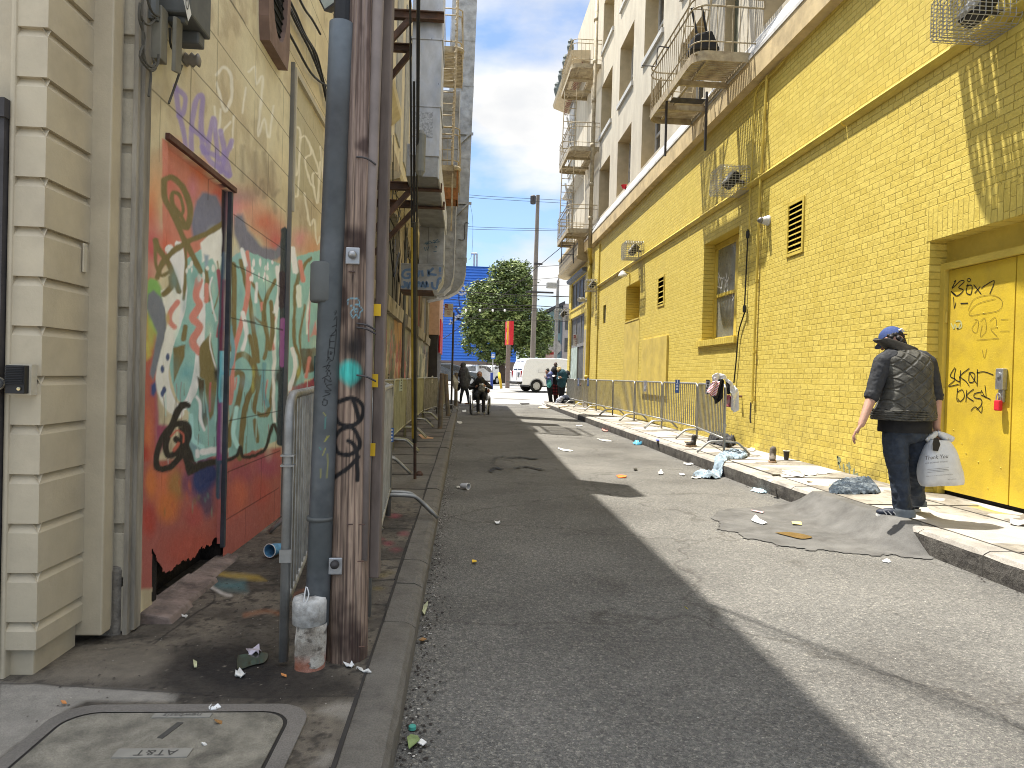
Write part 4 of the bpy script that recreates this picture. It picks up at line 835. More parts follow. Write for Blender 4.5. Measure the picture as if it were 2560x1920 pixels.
for x, y, rx, ry, c_, al in ((1060, 1600, 90, 150, (206, 108, 62), .95), (970, 1560, 40, 120, (226, 112, 40), .9), (1130, 1580, 60, 120, (150, 120, 50), .7), (1300, 1540, 90, 170, (38, 52, 100), 1), (1350, 1500, 70, 90, (34, 48, 96), 1), (1200, 1560, 40, 90, (110, 60, 88), .8), (1080, 1720, 80, 110, (222, 112, 40), .9), (1330, 1700, 60, 100, (70, 60, 88), .8), (1250, 1780, 60, 90, (176, 74, 68), .9), (1440, 1560, 25, 160, (96, 60, 70), .6), (1560, 1500, 90, 90, (150, 66, 78), .8), (1720, 1450, 90, 90, (150, 62, 88), .8), (1540, 1640, 60, 120, (206, 100, 62), .7), (1680, 1620, 60, 110, (180, 76, 64), .8), (1480, 1700, 60, 120, (190, 90, 70), .6), (960, 1800, 50, 120, (178, 60, 44), .9), (1240, 2000, 200, 160, (176, 76, 58), .9)): bl(x, y, rx*1.25, ry*1.2, c_, al, .4)
for k in range(14): x = random.uniform(1020, 1380); y = random.uniform(1560, 1760); bl(x, y, random.uniform(8, 18), random.uniform(20, 60), random.choice([(110, 150, 120), (190, 90, 50), (120, 110, 60), (90, 130, 120)]), .5, .1)
pc([(1000, 960), (1020, 1180), (1110, 1200), (1060, 1320), (1000, 1420)], (148, 66, 92), 5)
# gray ghosts, green, yellow, blue
pc([(1240, 0), (1225, -110), (1260, -250), (1300, -310), (1350, -300), (1395, -290), (1432, -210), (1432, -120), (1380, -70), (1300, -20)], (106, 108, 128), 5)
pc([(945, 265), (965, 245), (1010, 255), (1035, 300), (1050, 400), (1010, 620), (960, 540), (940, 400)], (112, 162, 78), 4)
pc([(935, 480), (990, 520), (1005, 600), (985, 700), (940, 640)], (160, 178, 78), 8, .8); pc([(925, 650), (965, 640), (975, 740), (945, 770)], (190, 178, 70), 6)
pc([(950, 350), (990, 325), (1035, 370), (1075, 440), (1070, 560), (1105, 640), (1060, 730), (1020, 800), (985, 905), (962, 860), (990, 720), (1010, 600), (965, 500), (945, 440)], (104, 110, 120), 3)
pc([(970, 930), (1005, 900), (1012, 965), (990, 1005), (968, 990)], (44, 66, 118), 4)
pc([(1500, -150), (1560, -170), (1600, -60), (1680, 40), (1770, 60), (1815, 0), (1815, 110), (1720, 150), (1620, 130), (1540, 60), (1505, -40)], (106, 106, 122), 5)
# teal letter bodies
TE, OL, CR_, SA, PK = (124, 172, 165), (112, 100, 58), (228, 230, 212), (222, 126, 112), (234, 218, 206)
pc([(1190, 130), (1290, 60), (1432, 60), (1432, 1375), (1240, 1428), (1195, 1240), (1220, 1110), (1130, 1010), (1100, 900), (1090, 780), (1150, 500)], TE, 1.4)
pc([(1480, 120), (1560, 60), (1815, 160), (1815, 1270), (1700, 1330), (1590, 1370), (1470, 1400)], TE, 1.4)
pc([(1850, 120), (2075, 60), (2050, 880), (1960, 900), (1850, 1260)], TE, 1.4)
for x, y, rx, ry, c_ in ((1380, 0, 80, 110, (196, 214, 176)), (1300, 260, 60, 120, (130, 178, 168)), (1700, 240, 90, 100, (150, 190, 172)), (1200, 860, 70, 90, (80, 150, 158)), (1330, 1100, 60, 120, (110, 150, 166)), (1700, 560, 60, 160, (126, 174, 160)), (1250, 1330, 60, 90, (104, 130, 152))): bl(x, y, rx, ry, c_, .7, .05)
pc([(1290, 20), (1350, -40), (1432, -100), (1432, 140), (1400, 200), (1370, 120), (1300, 140)], (222, 224, 200), 2)
pc([(1310, 90), (1345, 100), (1330, 230), (1390, 280), (1330, 250)], (130, 150, 166), 3)
# white J
sk([(1150, 30), (1170, 200), (1175, 420), (1120, 600), (1075, 740), (1060, 900), (1090, 1020), (1140, 1075), (1185, 1070), (1235, 980), (1270, 840), (1290, 640), (1300, 420), (1285, 260)], 34, PK, 1.2)
sk([(1130, 420), (1110, 560), (1060, 760), (1040, 900), (1075, 1040), (1150, 1110)], 52, (222, 206, 196), 2)
sk([(1090, 60), (1140, 180), (1165, 340)], 42, CR_, 1.2)
pc([(1030, 330), (1110, 290), (1170, 330), (1150, 460), (1090, 520), (1050, 420)], (224, 216, 196), 2)
# salmon squiggles
sk([(1140, 400), (1100, 460), (1090, 520), (1120, 560)], 24, SA); sk([(1280, 260), (1262, 360), (1285, 420), (1240, 500), (1285, 560), (1240, 640), (1255, 690), (1290, 720)], 34, SA)
# olive outlines
def ol(pts, w=24): sk(pts, w, OL)
ol([(1055, -385), (1110, -400), (1180, -330), (1225, -200), (1200, -80), (1130, -150), (1060, -270), (1055, -385)], 28); ol([(1200, -80), (1170, -150), (1110, -230), (1110, -300), (1150, -290), (1180, -200), (1160, -160), (1130, -200)], 18)
ol([(1110, -180), (1150, -80), (1200, 30), (1290, 200)], 26); ol([(1435, -110), (1330, -40), (1190, 20), (1060, 130), (1010, 240)], 26); ol([(1000, 0), (1020, 60), (1080, 150), (1150, 330)], 26); ol([(1000, 0), (1005, 160), (1040, 230), (1080, 210)], 16); ol([(1050, 350), (1100, 300), (1100, 240)], 26); ol([(1190, 40), (1195, 200), (1180, 380)], 14)
pc([(1320, 180), (1340, 190), (1365, 380), (1345, 400), (1310, 360)], OL); sk([(1328, 290), (1328, 390)], 22, SA)
ol([(1395, 140), (1415, 300), (1370, 470)], 8); pc([(1115, 690), (1190, 675), (1190, 750), (1140, 860), (1115, 920)], OL); pc([(1350, 600), (1400, 860), (1400, 900), (1370, 1120), (1350, 1160), (1310, 900), (1280, 880), (1285, 680)], OL); pc([(1265, 880), (1310, 900), (1335, 1180), (1310, 1220), (1290, 1050)], (70, 60, 44))
sk([(1352, 920), (1350, 1100)], 10, (180, 84, 90)); sk([(1365, 240), (1350, 330), (1390, 520)], 9, CR_)
sk([(1350, 600), (1355, 700), (1410, 900)], 8, CR_)
ol([(1500, 160), (1505, 330), (1500, 640), (1480, 700)], 26); ol([(1545, 130), (1600, 360), (1620, 500), (1640, 640), (1660, 780)], 20); ol([(1770, 260), (1700, 420), (1720, 640), (1700, 760)], 18); ol([(1490, 780), (1560, 730), (1620, 790), (1650, 900), (1580, 1060), (1540, 1400)], 26); ol([(1500, 870), (1530, 850), (1560, 880), (1540, 1000), (1490, 1180), (1470, 1320)], 26); ol([(1680, 880), (1650, 1000), (1640, 1100), (1720, 1110), (1760, 900)], 20); ol([(1640, 500), (1700, 560), (1740, 700)], 12); ol([(1600, 230), (1680, 400), (1690, 540)], 14)
sk([(1590, 80), (1600, 240), (1580, 420), (1540, 580), (1500, 760), (1490, 960), (1480, 1050)], 22, SA); sk([(1555, 60), (1580, 160)], 18, CR_); sk([(1800, 300), (1770, 520), (1760, 900), (1760, 1080), (1770, 1170)], 16, (224, 216, 200)); sk([(1760, 500), (1745, 620), (1760, 700)], 14, SA); sk([(1520, 890), (1510, 960)], 8, SA); sk([(1720, 900), (1700, 1040)], 6, SA)
for k in range(16): bl(random.uniform(1610, 1800), random.uniform(130, 260), random.uniform(6, 13), random.uniform(12, 34), (222, 226, 206), 1, .6)
for k in range(8): bl(random.uniform(1200, 1400), random.uniform(150, 250), random.uniform(7, 15), random.uniform(14, 34), (206, 222, 200), .9, .6)
sk([(1650, 280), (1645, 400)], 14, CR_); pc([(1675, 400), (1690, 400), (1690, 450), (1675, 460)], SA)
ol([(1870, 80), (1920, 200), (1900, 300), (1960, 160), (2000, 120)], 16); ol([(1900, 300), (1890, 620), (1930, 800), (1880, 960), (1850, 1100)], 16); ol([(1960, 420), (1930, 620), (1940, 760)], 12); sk([(2020, 200), (1990, 420), (1985, 650)], 9, (196, 110, 120)); sk([(1880, 60), (1900, 200)], 28, CR_); sk([(1920, 300), (1925, 420)], 24, (200, 222, 196)); sk([(2040, 300), (2000, 320), (1975, 480), (1975, 600)], 11, (222, 214, 200)); pc([(2030, 520), (2040, 610), (1995, 620)], SA); pc([(1930, 700), (2050, 690), (2050, 840), (1950, 860)], (86, 76, 58)); sk([(1990, 760), (1970, 880)], 16, SA); pc([(1870, 950), (2045, 880), (2045, 1050), (1850, 1300)], (146, 56, 74), 3); pc([(1840, 1000), (1880, 940), (1890, 1100), (1860, 1180)], (206, 110, 60), 4)
for k in range(90):
 x, y = random.uniform(1100, 2060), random.uniform(80, 1350); bl(x, y, random.uniform(14, 50), random.uniform(30, 110), random.choice([(96, 146, 150), (160, 200, 186), (120, 150, 168), (186, 196, 170), (92, 132, 128)]), .38, .05)
for p_, c_ in (([(1190, 560), (1180, 640)], OL), ([(1405, 200), (1425, 420), (1405, 620)], (150, 70, 86)), ([(1740, 400), (1755, 560), (1735, 700)], OL), ([(1560, 470), (1585, 600), (1560, 700)], CR_), ([(1610, 620), (1640, 820), (1620, 980)], OL), ([(1700, 800), (1690, 960), (1720, 1060)], (96, 150, 158)), ([(1230, 1130), (1240, 1280), (1300, 1330)], (150, 200, 196)), ([(1480, 560), (1500, 720), (1470, 860)], (98, 148, 160)), ([(1880, 700), (1900, 820), (1860, 960)], CR_), ([(1780, 180), (1800, 330), (1770, 460)], CR_), ([(1520, 1080), (1500, 1240), (1530, 1330)], (160, 206, 200)), ([(1930, 140), (1950, 260)], SA), ([(1640, 1160), (1655, 1290)], OL)): sk(p_, 20, c_)
for k in range(60): x, y = random.uniform(1040, 2050), random.uniform(900, 1350); sk([(x, y), (x+random.uniform(-4, 4), y+random.uniform(50, 190))], 4, random.choice([OL, (60, 50, 46), (150, 196, 190), (150, 70, 80)]), .8, .6)
# dark base line, spiral head, dashes
BK = (44, 40, 36)
pc([(1170, 1390), (1250, 1435), (1430, 1395), (1440, 1440), (1330, 1460), (1210, 1520), (1190, 1470)], BK); sk([(1440, 1430), (1520, 1390), (1545, 1330), (1570, 1395), (1700, 1350), (1755, 1190), (1800, 1290)], 16, BK)
sk([(1195, 1055), (1150, 1090), (1110, 1180), (1040, 1280), (1005, 1400), (1020, 1470), (1090, 1460), (1150, 1400), (1210, 1270), (1200, 1190), (1120, 1190), (1070, 1290), (1080, 1380), (1130, 1370), (1160, 1310), (1130, 1280)], 30, BK); sk([(1165, 1060), (1210, 1060)], 26, BK)
pc([(1150, 1200), (1215, 1190), (1210, 1290), (1260, 1435), (1160, 1400)], BK); sk([(1100, 1260), (1140, 1225), (1180, 1250), (1180, 1300)], 10, (192, 92, 70)); sk([(1120, 1350), (1145, 1310)], 14, (192, 92, 70))
sk([(1300, 1362), (1400, 1345)], 30, (222, 220, 205)); sk([(1268, 1355), (1270, 1390)], 16, (222, 220, 205)); sk([(1262, 1010), (1285, 1050), (1290, 1150), (1310, 1220)], 14, (206, 206, 214))
for q in ((1078, 750), (1045, 830), (1055, 965), (1045, 990)): bl(q[0], q[1], 15, 30, (56, 74, 116), 1, .6)
for x, y in ((1630, 850), (1625, 940), (1920, 850), (1080, 500)): bl(x, y, 16, 60, (186, 186, 80), .6, .1)
bl(1390, 860, 22, 60, (30, 28, 26), .9, .3); bl(1790, 880, 30, 70, (28, 26, 26), .9, .3)
# frames of spray at door edges
sk([(1440, -350), (1440, 100)], 22, (48, 38, 44)); sk([(1450, 100), (1430, 500), (1418, 1000), (1412, 1646)], 34, (60, 78, 92)); sk([(1450, 260), (1440, 520), (1430, 700)], 30, (104, 44, 66)); sk([(1415, 1040), (1410, 1400)], 24, (120, 58, 110)); sk([(1420, 720), (1412, 1040)], 12, (92, 170, 176))
sk([(1830, -60), (1822, 300), (1815, 900), (1800, 1300)], 34, (40, 52, 62)); sk([(1815, 220), (1812, 420)], 30, (40, 30, 48)); sk([(1820, 520), (1815, 800)], 26, (130, 70, 130))
# upper tags
W1 = (204, 200, 186)
for p_, w in (([(1390, -1060), (1440, -1110), (1485, -1060), (1490, -940), (1450, -830), (1400, -980), (1395, -1010)], 14), ([(1420, -840), (1410, -680), (1450, -720), (1480, -760)], 12), ([(1500, -800), (1495, -600)], 10), ([(1560, -820), (1580, -980)], 10), ([(1600, -1080), (1640, -1110), (1650, -1000), (1690, -1040), (1660, -680), (1700, -780), (1730, -660), (1760, -860)], 12), ([(1380, -860), (1385, -700)], 9)):
 sk(p_, w, W1, 1.6, .75)
PU = (128, 112, 168)
for p_ in ([(1130, -990), (1145, -850), (1180, -700), (1195, -590)], [(1130, -980), (1190, -920), (1180, -820), (1150, -800)], [(1230, -580), (1235, -740), (1260, -900), (1300, -920), (1290, -760), (1310, -560)], [(1235, -720), (1330, -640)], [(1330, -560), (1370, -780), (1390, -640), (1400, -470)], [(1350, -560), (1420, -520)], [(1420, -700), (1440, -560), (1420, -440)], [(1440, -560), (1480, -420), (1440, -480), (1490, -640)], [(1300, -600), (1340, -520), (1390, -470), (1470, -410)]): sk(p_, 24, PU, 2.2, .8)
# second door panel and its tags
pc([(1890, -1085), (2085, -700), (2080, -230), (1880, -310)], (150, 142, 112), 1.2, .7)
for p_ in ([(1885, -730), (1930, -700), (1925, -520), (1915, -290), (1880, -300)], [(1930, -660), (1970, -660), (2000, -560), (1960, -520), (1990, -380), (2020, -340)], [(2000, -600), (2050, -440), (2010, -420), (2040, -240), (2060, -500)], [(2060, -600), (2080, -400)], [(1890, -560), (1905, -420), (1930, -560)], [(1960, -300), (1990, -100), (2020, -130), (2040, 20), (2060, -20)]): sk(p_, 11, (206, 200, 180), 1.2, .8)
for p_ in ([(1640, -560), (1650, -300), (1690, -380), (1700, -280)], [(1560, -600), (1560, -380)], [(1750, -500), (1770, -180)], [(1700, -560), (1740, -300), (1790, -320)]): sk(p_, 18, (112, 100, 84), 4, .5)
# block seams
for k in range(3): pass
seam = [(3.17, 0, 9), (2.86, 0, 9), (2.56, 0, 5.7), (2.255, 4.45, 5.7), (1.62, 4.45, 5.7), (1.3, 4.45, 5.7), (.98, 4.45, 5.7), (.66, 4.45, 5.7), (.36, 4.45, 5.7), (1.95, 4.45, 5.7), (3.5, 0, 9), (3.85, 0, 9), (4.2, 0, 9), (4.6, 0, 9), (5.0, 0, 9)]
for zs_, a, b in seam: cv.c[(np.abs(Zz-zs_-(vnoise(P, 3, 8)-.5)*.004) < .0045) & (Y > a) & (Y < b)] *= .33
for k, (zs_, a, b) in enumerate(seam):
 y = 3.4+(k % 2)*.35
 while y < 7.7:
  if a < y < b: cv.c[(np.abs(Y-y) < .006) & (Zz > zs_-.3) & (Zz < zs_)] *= .6
  y += .72
me_mask = None
q = z2((770, 1800), (800, 1870), (830, 1930), (870, 1900), (920, 1860), (975, 1840), (985, 1790), (1060, 1760), (1085, 1700), (1085, 1830), (900, 1990), (760, 2130))
q = Zm(0, 1240, 2.011)((768, 270), (790, 330), (835, 400), (870, 365), (920, 330), (985, 310), (1000, 270), (1065, 250), (1078, 215), (1092, 215), (1092, 360), (900, 470), (765, 590))
X_, Y_ = cv.px, cv.py; ins = np.zeros(X_.shape, bool)
jag = (vnoise(P, 40, 31, 2)-.5)*14
for i in range(len(q)):
 a, b = q[i], q[(i+1) % len(q)]
 if a[1] != b[1]: ins ^= ((a[1] > Y_+jag) != (b[1] > Y_+jag)) & (X_ < (b[0]-a[0])*(Y_+jag-a[1])/(b[1]-a[1])+a[0])
g_ = cv.c.mean(-1, keepdims=True); cv.c = g_+(cv.c-g_)*.86; cv.c *= 1-.14*np.clip((cv.c[..., :1]-cv.c[..., 2:])*3-.5, 0, 1)
mural = grid_obj('mural_wall', P, M_paint, lb, cv.c)
import bmesh as _bm
bm = _bm.new(); bm.from_mesh(mural.data); bm.verts.ensure_lookup_table(); fl = ins.ravel()
_bm.ops.delete(bm, geom=[bm.verts[i] for i in np.nonzero(fl)[0]], context='VERTS'); bm.to_mesh(mural.data); bm.free()
mb = MB(); mb.box(LW-.16, LW-.14, 3.45, 4.5, .05, 1.0); mb.box(LW-.15, LW-.02, 4.42, 4.5, .05, .7); mb.box(LW-.15, LW-.01, 3.42, 3.49, .05, .5); mb.build('door_hollow', mat('hollow_black', (.02, .016, .013), .95, var=.4, bump=.01), lb)  # dirty near-black backing, the dark of the hole is in its colour
# door frame
mb = MB(); mb.box(LW-.02, LW+.02, 3.46, 4.46, 2.388, 2.42); mb.build('door_lintel', mat('brown_red_lintel', (.10, .04, .03), .6, var=.3), lb, bevel=.004)
mb = MB(); mb.box(LW-.02, LW+.007, 4.40, 4.43, .2, 2.384); mb.build('door_jamb', mat('sprayed_jamb', (.05, .055, .065), .6, var=.6, vscale=4), lb, bevel=.003)
mb = MB(); mb.box(LW-.01, LW+.03, 5.76, 5.785, .1, 3.78); mb.build('frame_post', mat('sprayed_post', (.20, .19, .16), .6, var=.5, vscale=3, dirt=(.05, .05, .06), dscale=1.5, damt=.8), lb, bevel=.004)
mb = MB(); mb.box(LW-.01, LW+.028, 5.84, 7.1, 3.72, 3.77); mb.box(LW-.01, LW+.028, 5.84, 5.875, 2.6, 3.72); mb.build('panel_frame', M_oldb, lb)
mb = MB(); mb.box(LW-.01, LW+.10, 6.9, 7.0, 1.2, 1.45); mb.build('meter_box', mat('teal_box', (.04, .09, .10), .6, var=.4), lb, bevel=.005)
# broken threshold
mb = MB()
for (a, b, w, h) in ((3.30, 3.56, .15, .06), (3.565, 3.98, .13, .045), (3.985, 4.5, .09, .03)): mb.prism([(LW-.05, .06), (LW+w, .10), (LW+w-.02, ZL+h*.5), (LW-.05, ZL+h)], 'y', a, b)
mb.build('threshold_slab', mat('pinkish_concrete', (.22, .17, .145), .9, var=.3, vscale=9, dirt=(.06, .05, .045), dscale=6, damt=.8, bump=.008, bscale=30), lb, bevel=.01)
# plain upper and far walls
mb = MB(); mb.quad((LW, 7.75, 0), (LW, 33, 0), (LW, 33, 0.1), (LW, 7.75, .1))
def slopewall(mb, X, y0, y1, z0): mb.quad((X, y0, z0), (X, y0, roof_top(y0)), (X, y1, roof_top(y1)), (X, y1, z0))
slopewall(mb, LW, 3.2, 7.75, 5.4)
wins = [(8.6, 11.2), (12.4, 15.2), (16.6, 19.4), (20.6, 23.4), (24.6, 27.2)]
lw = MB(); rv = wall(lw, MB(), LW, 7.75, 28.3, 2.45, 5.6, [(a, b, 2.78, 4.45) for a, b in wins], .16, -1)
for a, b in ((7.75, 10), (10, 16), (16, 28.3)): slopewall(mb, LW, a, b, 5.6)
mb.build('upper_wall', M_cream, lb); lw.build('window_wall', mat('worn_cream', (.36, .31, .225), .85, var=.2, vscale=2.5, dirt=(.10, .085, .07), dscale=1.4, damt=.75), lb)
for r in rv: r.build('window_recess', M_oldw, lb)
# lower far murals
ysg, zsg = np.linspace(7.75, 28.3, 520), np.linspace(.08, 2.46, 110); Y, Zz = np.meshgrid(ysg, zsg); P = np.stack([np.full(Y.shape, LW), Y, Zz], -1)
cv = Canvas(P, (142, 140, 130), 1.0)
rr = random.Random(4)
for k in range(26):
 y = 7.8+k*.8+rr.uniform(-.2, .2); w = rr.uniform(.25, .6); c_ = rr.choice([(160, 96, 104), (120, 146, 122), (150, 140, 100), (112, 110, 140), (160, 158, 148), (170, 120, 118), (84, 94, 88)])
 m = (np.abs(Y-y-(vnoise(P, 4, k, 2)-.5)*.3) < w) & (Zz < 2.3); a = m*.8*np.clip(vnoise(P, 5, 40+k, 3)*2.2-.5, 0, 1); cv.mix((slice(None), slice(None)), a, c_)
m = (Y > 14.4) & (Y < 16.4); cv.mix((slice(None), slice(None)), m*np.clip(vnoise(P*np.array([1, 6, .6]), 3, 77, 3)*1.6, .3, .95), (176, 128, 62))
cv.mix((slice(None), slice(None)), ((Zz < 1.08) & (Y > 11.4) & (Y < 15))*np.clip(vnoise(P*np.array([1, 3, 1]), 1.6, 78, 2)*2.6-.8, 0, 1), (130, 66, 34))
for k in range(90):
 y = rr.uniform(8, 27); z0 = rr.uniform(.5, 1.3); pts = [on(*proj(np.array([LW, y, z0])), x=LW)]
 p_ = [tuple(float(t) for t in proj(np.array([LW, y+dy*.5, z0+dz]))) for dy, dz in ((0, 0), (.3, .5), (.6, .9), (.9, .6), (.7, .1))]
 if y > 11: cv.stroke(p_, rr.choice([1.6, 2.4, 3.4]), rr.choice([(216, 208, 186), (206, 200, 170), (50, 48, 54), (190, 100, 110), (70, 96, 90)]), .8, .8)
cv.stain(3, .5, .7, (84, 76, 66), .6, 55)
grid_obj('far_mural_wall', P, M_paint, lb, cv.c)
bc = [(176, 132, 62), (120, 66, 46), (122, 120, 116), (168, 158, 128), (104, 104, 98), (92, 76, 84), (148, 138, 112)]
for wi, (a, b) in enumerate(wins):
 n = 4;
 for k in range(n):
  ya, yb = a+(b-a)*k/n+.01, a+(b-a)*(k+1)/n-.01
  if (wi, k) in ((1, 3), (2, 3)): continue
  c_ = bc[(wi*3+k*2+(0 if wi != 1 else 4)) % 7]; mb = MB(); mb.box(LW-.10-.01*(k % 2), LW-.07, ya, yb, 2.78, 4.3+.1*(k % 2))
  mb.build('window_board', mat('board_%d_%d_%d' % c_, lin(c_), .85, var=.3, vscale=5, dirt=(.05, .04, .035), dscale=5, damt=.6, stretch=(1, 1, .2)), lb)
 mb = MB(); mb.box(LW-.14, LW-.12, a, b, 2.78, 4.45); mb.build('window_dark', M_black, lb)
 mb = MB(); mb.prism([(LW-.05, 2.40), (LW+.10, 2.40), (LW+.12, 2.66), (LW-.05, 2.79)], 'y', a-.12, b+.12); mb.build('window_sill', M_oldw, lb)
# upper strips, ledges and brackets of the upper wall
for k, (a, b) in enumerate(((11.6, 12.6), (13.6, 14.5), (15.4, 16.4), (17.6, 18.6))):
 mb = MB(); mb.box(LW-.02, LW+.03, a, b, 5.9, 9.3); mb.build('grey_pilaster', mat('grey_wall_strip', (.34, .34, .32), .75, var=.2), lb)
mb = MB(); mb.prism([(LW, 5.55), (LW+.12, 5.6), (LW+.24, 5.72), (LW+.26, 5.82), (LW, 5.86)], 'y', 9.5, 12.3); mb.build('upper_ledge', M_cream, lb)
mb = MB(); mb.prism([(LW, 4.72), (LW+.22, 4.78), (LW+.24, 4.86), (LW, 4.95)], 'y', 12.6, 28); mb.build('hood_ledge', M_cream, lb)
# body (roof and back, so the building throws its shade)
mb = MB()
for a, b in ((3.24, 10), (10, 16), (16, 33)): mb.quad((LW, a, roof_top(a)), (LW, b, roof_top(b)), (-14, b, roof_top(b)), (-14, a, roof_top(a)))
slopewall(mb, -14, 3.24, 33, 0); mb.quad((LW, 33, 0), (LW, 33, 10.9), (-14, 33, 10.9), (-14, 33, 0)); mb.quad((LW, 3.24, 0), (LW, 3.24, 9.46), (-14, 3.24, 9.46), (-14, 3.24, 0))
mb.quad((LW-.25, 3.3, 0), (LW-.25, 33, 0), (LW-.25, 33, 9), (LW-.25, 3.3, 9)); mb.quad((LW, 28.3, 0), (LW, 33, 0), (LW, 33, 10.8), (LW, 28.3, 10.6))
mb.build('building_core', M_cream, lb)
# far shop end: dark pilaster, peach wall, red sign blade
mb = MB(); mb.box(LW-.02, LW+.36, 28.4, 33.0, 0, 2.9); mb.build('dark_shopfront', mat('dark_shop_paint', (.035, .033, .035), .6, var=.4, vscale=3), lb)
mb = MB(); mb.box(LW-.02, LW+.40, 28.35, 33.05, 2.9, 5.2); mb.build('peach_wall', mat('peach_paint', (.55, .36, .27), .75, var=.12), lb)
mb = MB(); mb.box(LW+.38, LW+.44, 29.0, 32.0, 2.2, 3.6); mb.build('red_sign_panel', M_red, lb)
# ---- oval vent, wires, boxes
ov = thing('oval_vent', 'brown framed oval vent high on the cream graffiti wall', 'vent', (LW, 5.15, 3.9))
n = 28; mb = MB(); cy, cz, ry, rz = 5.15, 4.02, .20, .36; y0, y1, z0, z1 = 4.87, 5.43, 3.55, 4.55; X0 = LW+.07
rect = [];
for k in range(n):
 a = 2*math.pi*k/n; dy, dz = math.cos(a), math.sin(a); s_ = min((.28)/max(abs(dy), 1e-6), (.5)/max(abs(dz), 1e-6)); rect.append((5.15+dy*s_, 4.05+dz*s_))
vs = [(X0, cy+ry*math.cos(2*math.pi*k/n), cz+rz*math.sin(2*math.pi*k/n)) for k in range(n)]+[(X0, p[0], p[1]) for p in rect]+[(X0-.04, cy+ry*math.cos(2*math.pi*k/n), cz+rz*math.sin(2*math.pi*k/n)) for k in range(n)]+[(LW-.01, p[0], p[1]) for p in rect]
mb.add(vs, [(k, n+k, n+(k+1) % n, (k+1) % n) for k in range(n)]+[(k, (k+1) % n, 2*n+(k+1) % n, 2*n+k) for k in range(n)]+[(n+k, 3*n+k, 3*n+(k+1) % n, n+(k+1) % n) for k in range(n)])
mb.build('vent_frame', mat('brown_plywood', (.19, .125, .10), .8, var=.2, vscale=8), ov)
mb = MB(); mb.add([(X0-.035, cy+ry*1.02*math.cos(2*math.pi*k/n), cz+rz*1.02*math.sin(2*math.pi*k/n)) for k in range(n)], [tuple(range(n))])
for k in range(12): mb.box(X0-.034, X0-.026, cy-ry, cy+ry, 3.68+k*.06, 3.69+k*.06)
mb.build('vent_mesh', M_black, ov)
def cable(name, label, ptss, r, m=None, plane=None, parentloc=None, group=None):
 q = [[tuple(on(*p, x=plane)) for p in pts] for pts in ptss]; t = thing(name, label, 'cable', q[0][0], group)
 for c_ in q: g = MB(); g.tube(crom(c_, 4), r, 5); g.build('wire', m or M_blackp, t)
 return t
z1 = Zm(0, 0, 2.572)
cable('cable_bundle', 'black bundle of cables sagging across the upper cream wall behind the wooden pole', [z1((1800, -60), (1870, 60), (1940, 200), (2010, 320), (2055, 470), (2095, 600), (2130, 690)), z1((1830, -60), (1900, 80), (1965, 230), (2035, 350), (2075, 500), (2110, 640), (2135, 720)), z1((1815, -60), (1880, 100), (1950, 240), (2000, 340), (2070, 520), (2100, 650), (2140, 740)), z1((1780, -40), (1830, 150), (1900, 290), (2000, 470), (2080, 540), (2130, 560)), z1((1900, -60), (1960, 60), (2010, 130), (2060, 220))], .011, plane=LW+.04)
cable('wall_wires', 'tangle of thin wires hanging below the grey boxes at the wall corner', [z1((925, -30), (905, 100), (950, 160), (1000, 120), (975, 100)), z1((940, -30), (980, 80), (1040, 110), (1080, 100)), z1((900, 20), (895, 120), (930, 250), (900, 360), (960, 450), (1000, 440), (985, 380)), z1((920, 130), (920, 300), (950, 440), (1010, 420), (1020, 350)), z1((1090, 180), (1100, 300), (1150, 340), (1120, 300)), z1((1120, 340), (1160, 370), (1180, 400)), z1((910, 340), (935, 400), (975, 430), (1000, 400)), z1((1170, 420), (1130, 540), (1085, 665)), z1((965, 440), (970, 500), (955, 620))], .0055, m=mat('dusty_wire', (.07, .066, .055), .7), plane=LW+.05)
ebx = thing('utility_box', 'large dark grey cable box with a scribbled sticker on the cream wall', 'box', (LW, 3.45, 3.0))
mb = MB(); mb.box(LW+.005, LW+.15, 3.33, 3.60, 2.93, 3.5); mb.box(LW+.02, LW+.13, 3.50, 3.58, 2.87, 2.93); mb.box(LW+.03, LW+.12, 3.36, 3.40, 2.9, 2.93); mb.build('box_shell', M_grey, ebx, bevel=.01)
mb = MB(); sx = LW+.152; c0 = on(*z1((1190, 10))[0], x=sx); mb.quad((sx, c0.y-.06, c0.z+.05), (sx, c0.y-.02, c0.z+.1), (sx, c0.y+.075, c0.z-.02), (sx, c0.y+.04, c0.z-.07)); s_ = mb.build('sticker', M_white, ebx)
mb = MB()
for dy in (-.02, .02): ribbon(mb, [(sx+.002, c0.y+dy+.014*math.cos(a), c0.z+.012+.022*math.sin(a)-dy*.6) for a in np.linspace(0, 6.3, 9)], .006, (1, 0, 0))
mb.build('sticker_scribble', M_ink, s_)
eb2 = thing('utility_box', 'small weathered cable box with a hanging cover below the large grey box', 'box', (LW, 3.33, 2.8))
mb = MB(); mb.box(LW+.01, LW+.06, 3.25, 3.32, 2.68, 2.92); mb.build('box_back', mat('weathered_box', (.17, .16, .125), .7, var=.25), eb2, bevel=.005)
mb = MB(); mb.obox((LW+.085, 3.36, 2.79), (.008, .004, 0), (0, .035, .008), (.006, -.012, .12)); mb.build('box_cover', MATS['weathered_box'], eb2, bevel=.004)
mb = MB(); mb.tube([(LW+.03, 3.235, 2.84), (LW+.03, 3.235, 4.2)], .024, 8); mst = thing('cable_mast', 'grey steel mast rising behind the utility boxes', 'pole', (LW+.03, 3.235, 2.8)); mb.build('mast_tube', M_grey, mst)
isu = thing('insulator', 'grey spool insulator on the cream wall below the utility boxes', 'insulator', (LW, 3.67, 2.84))
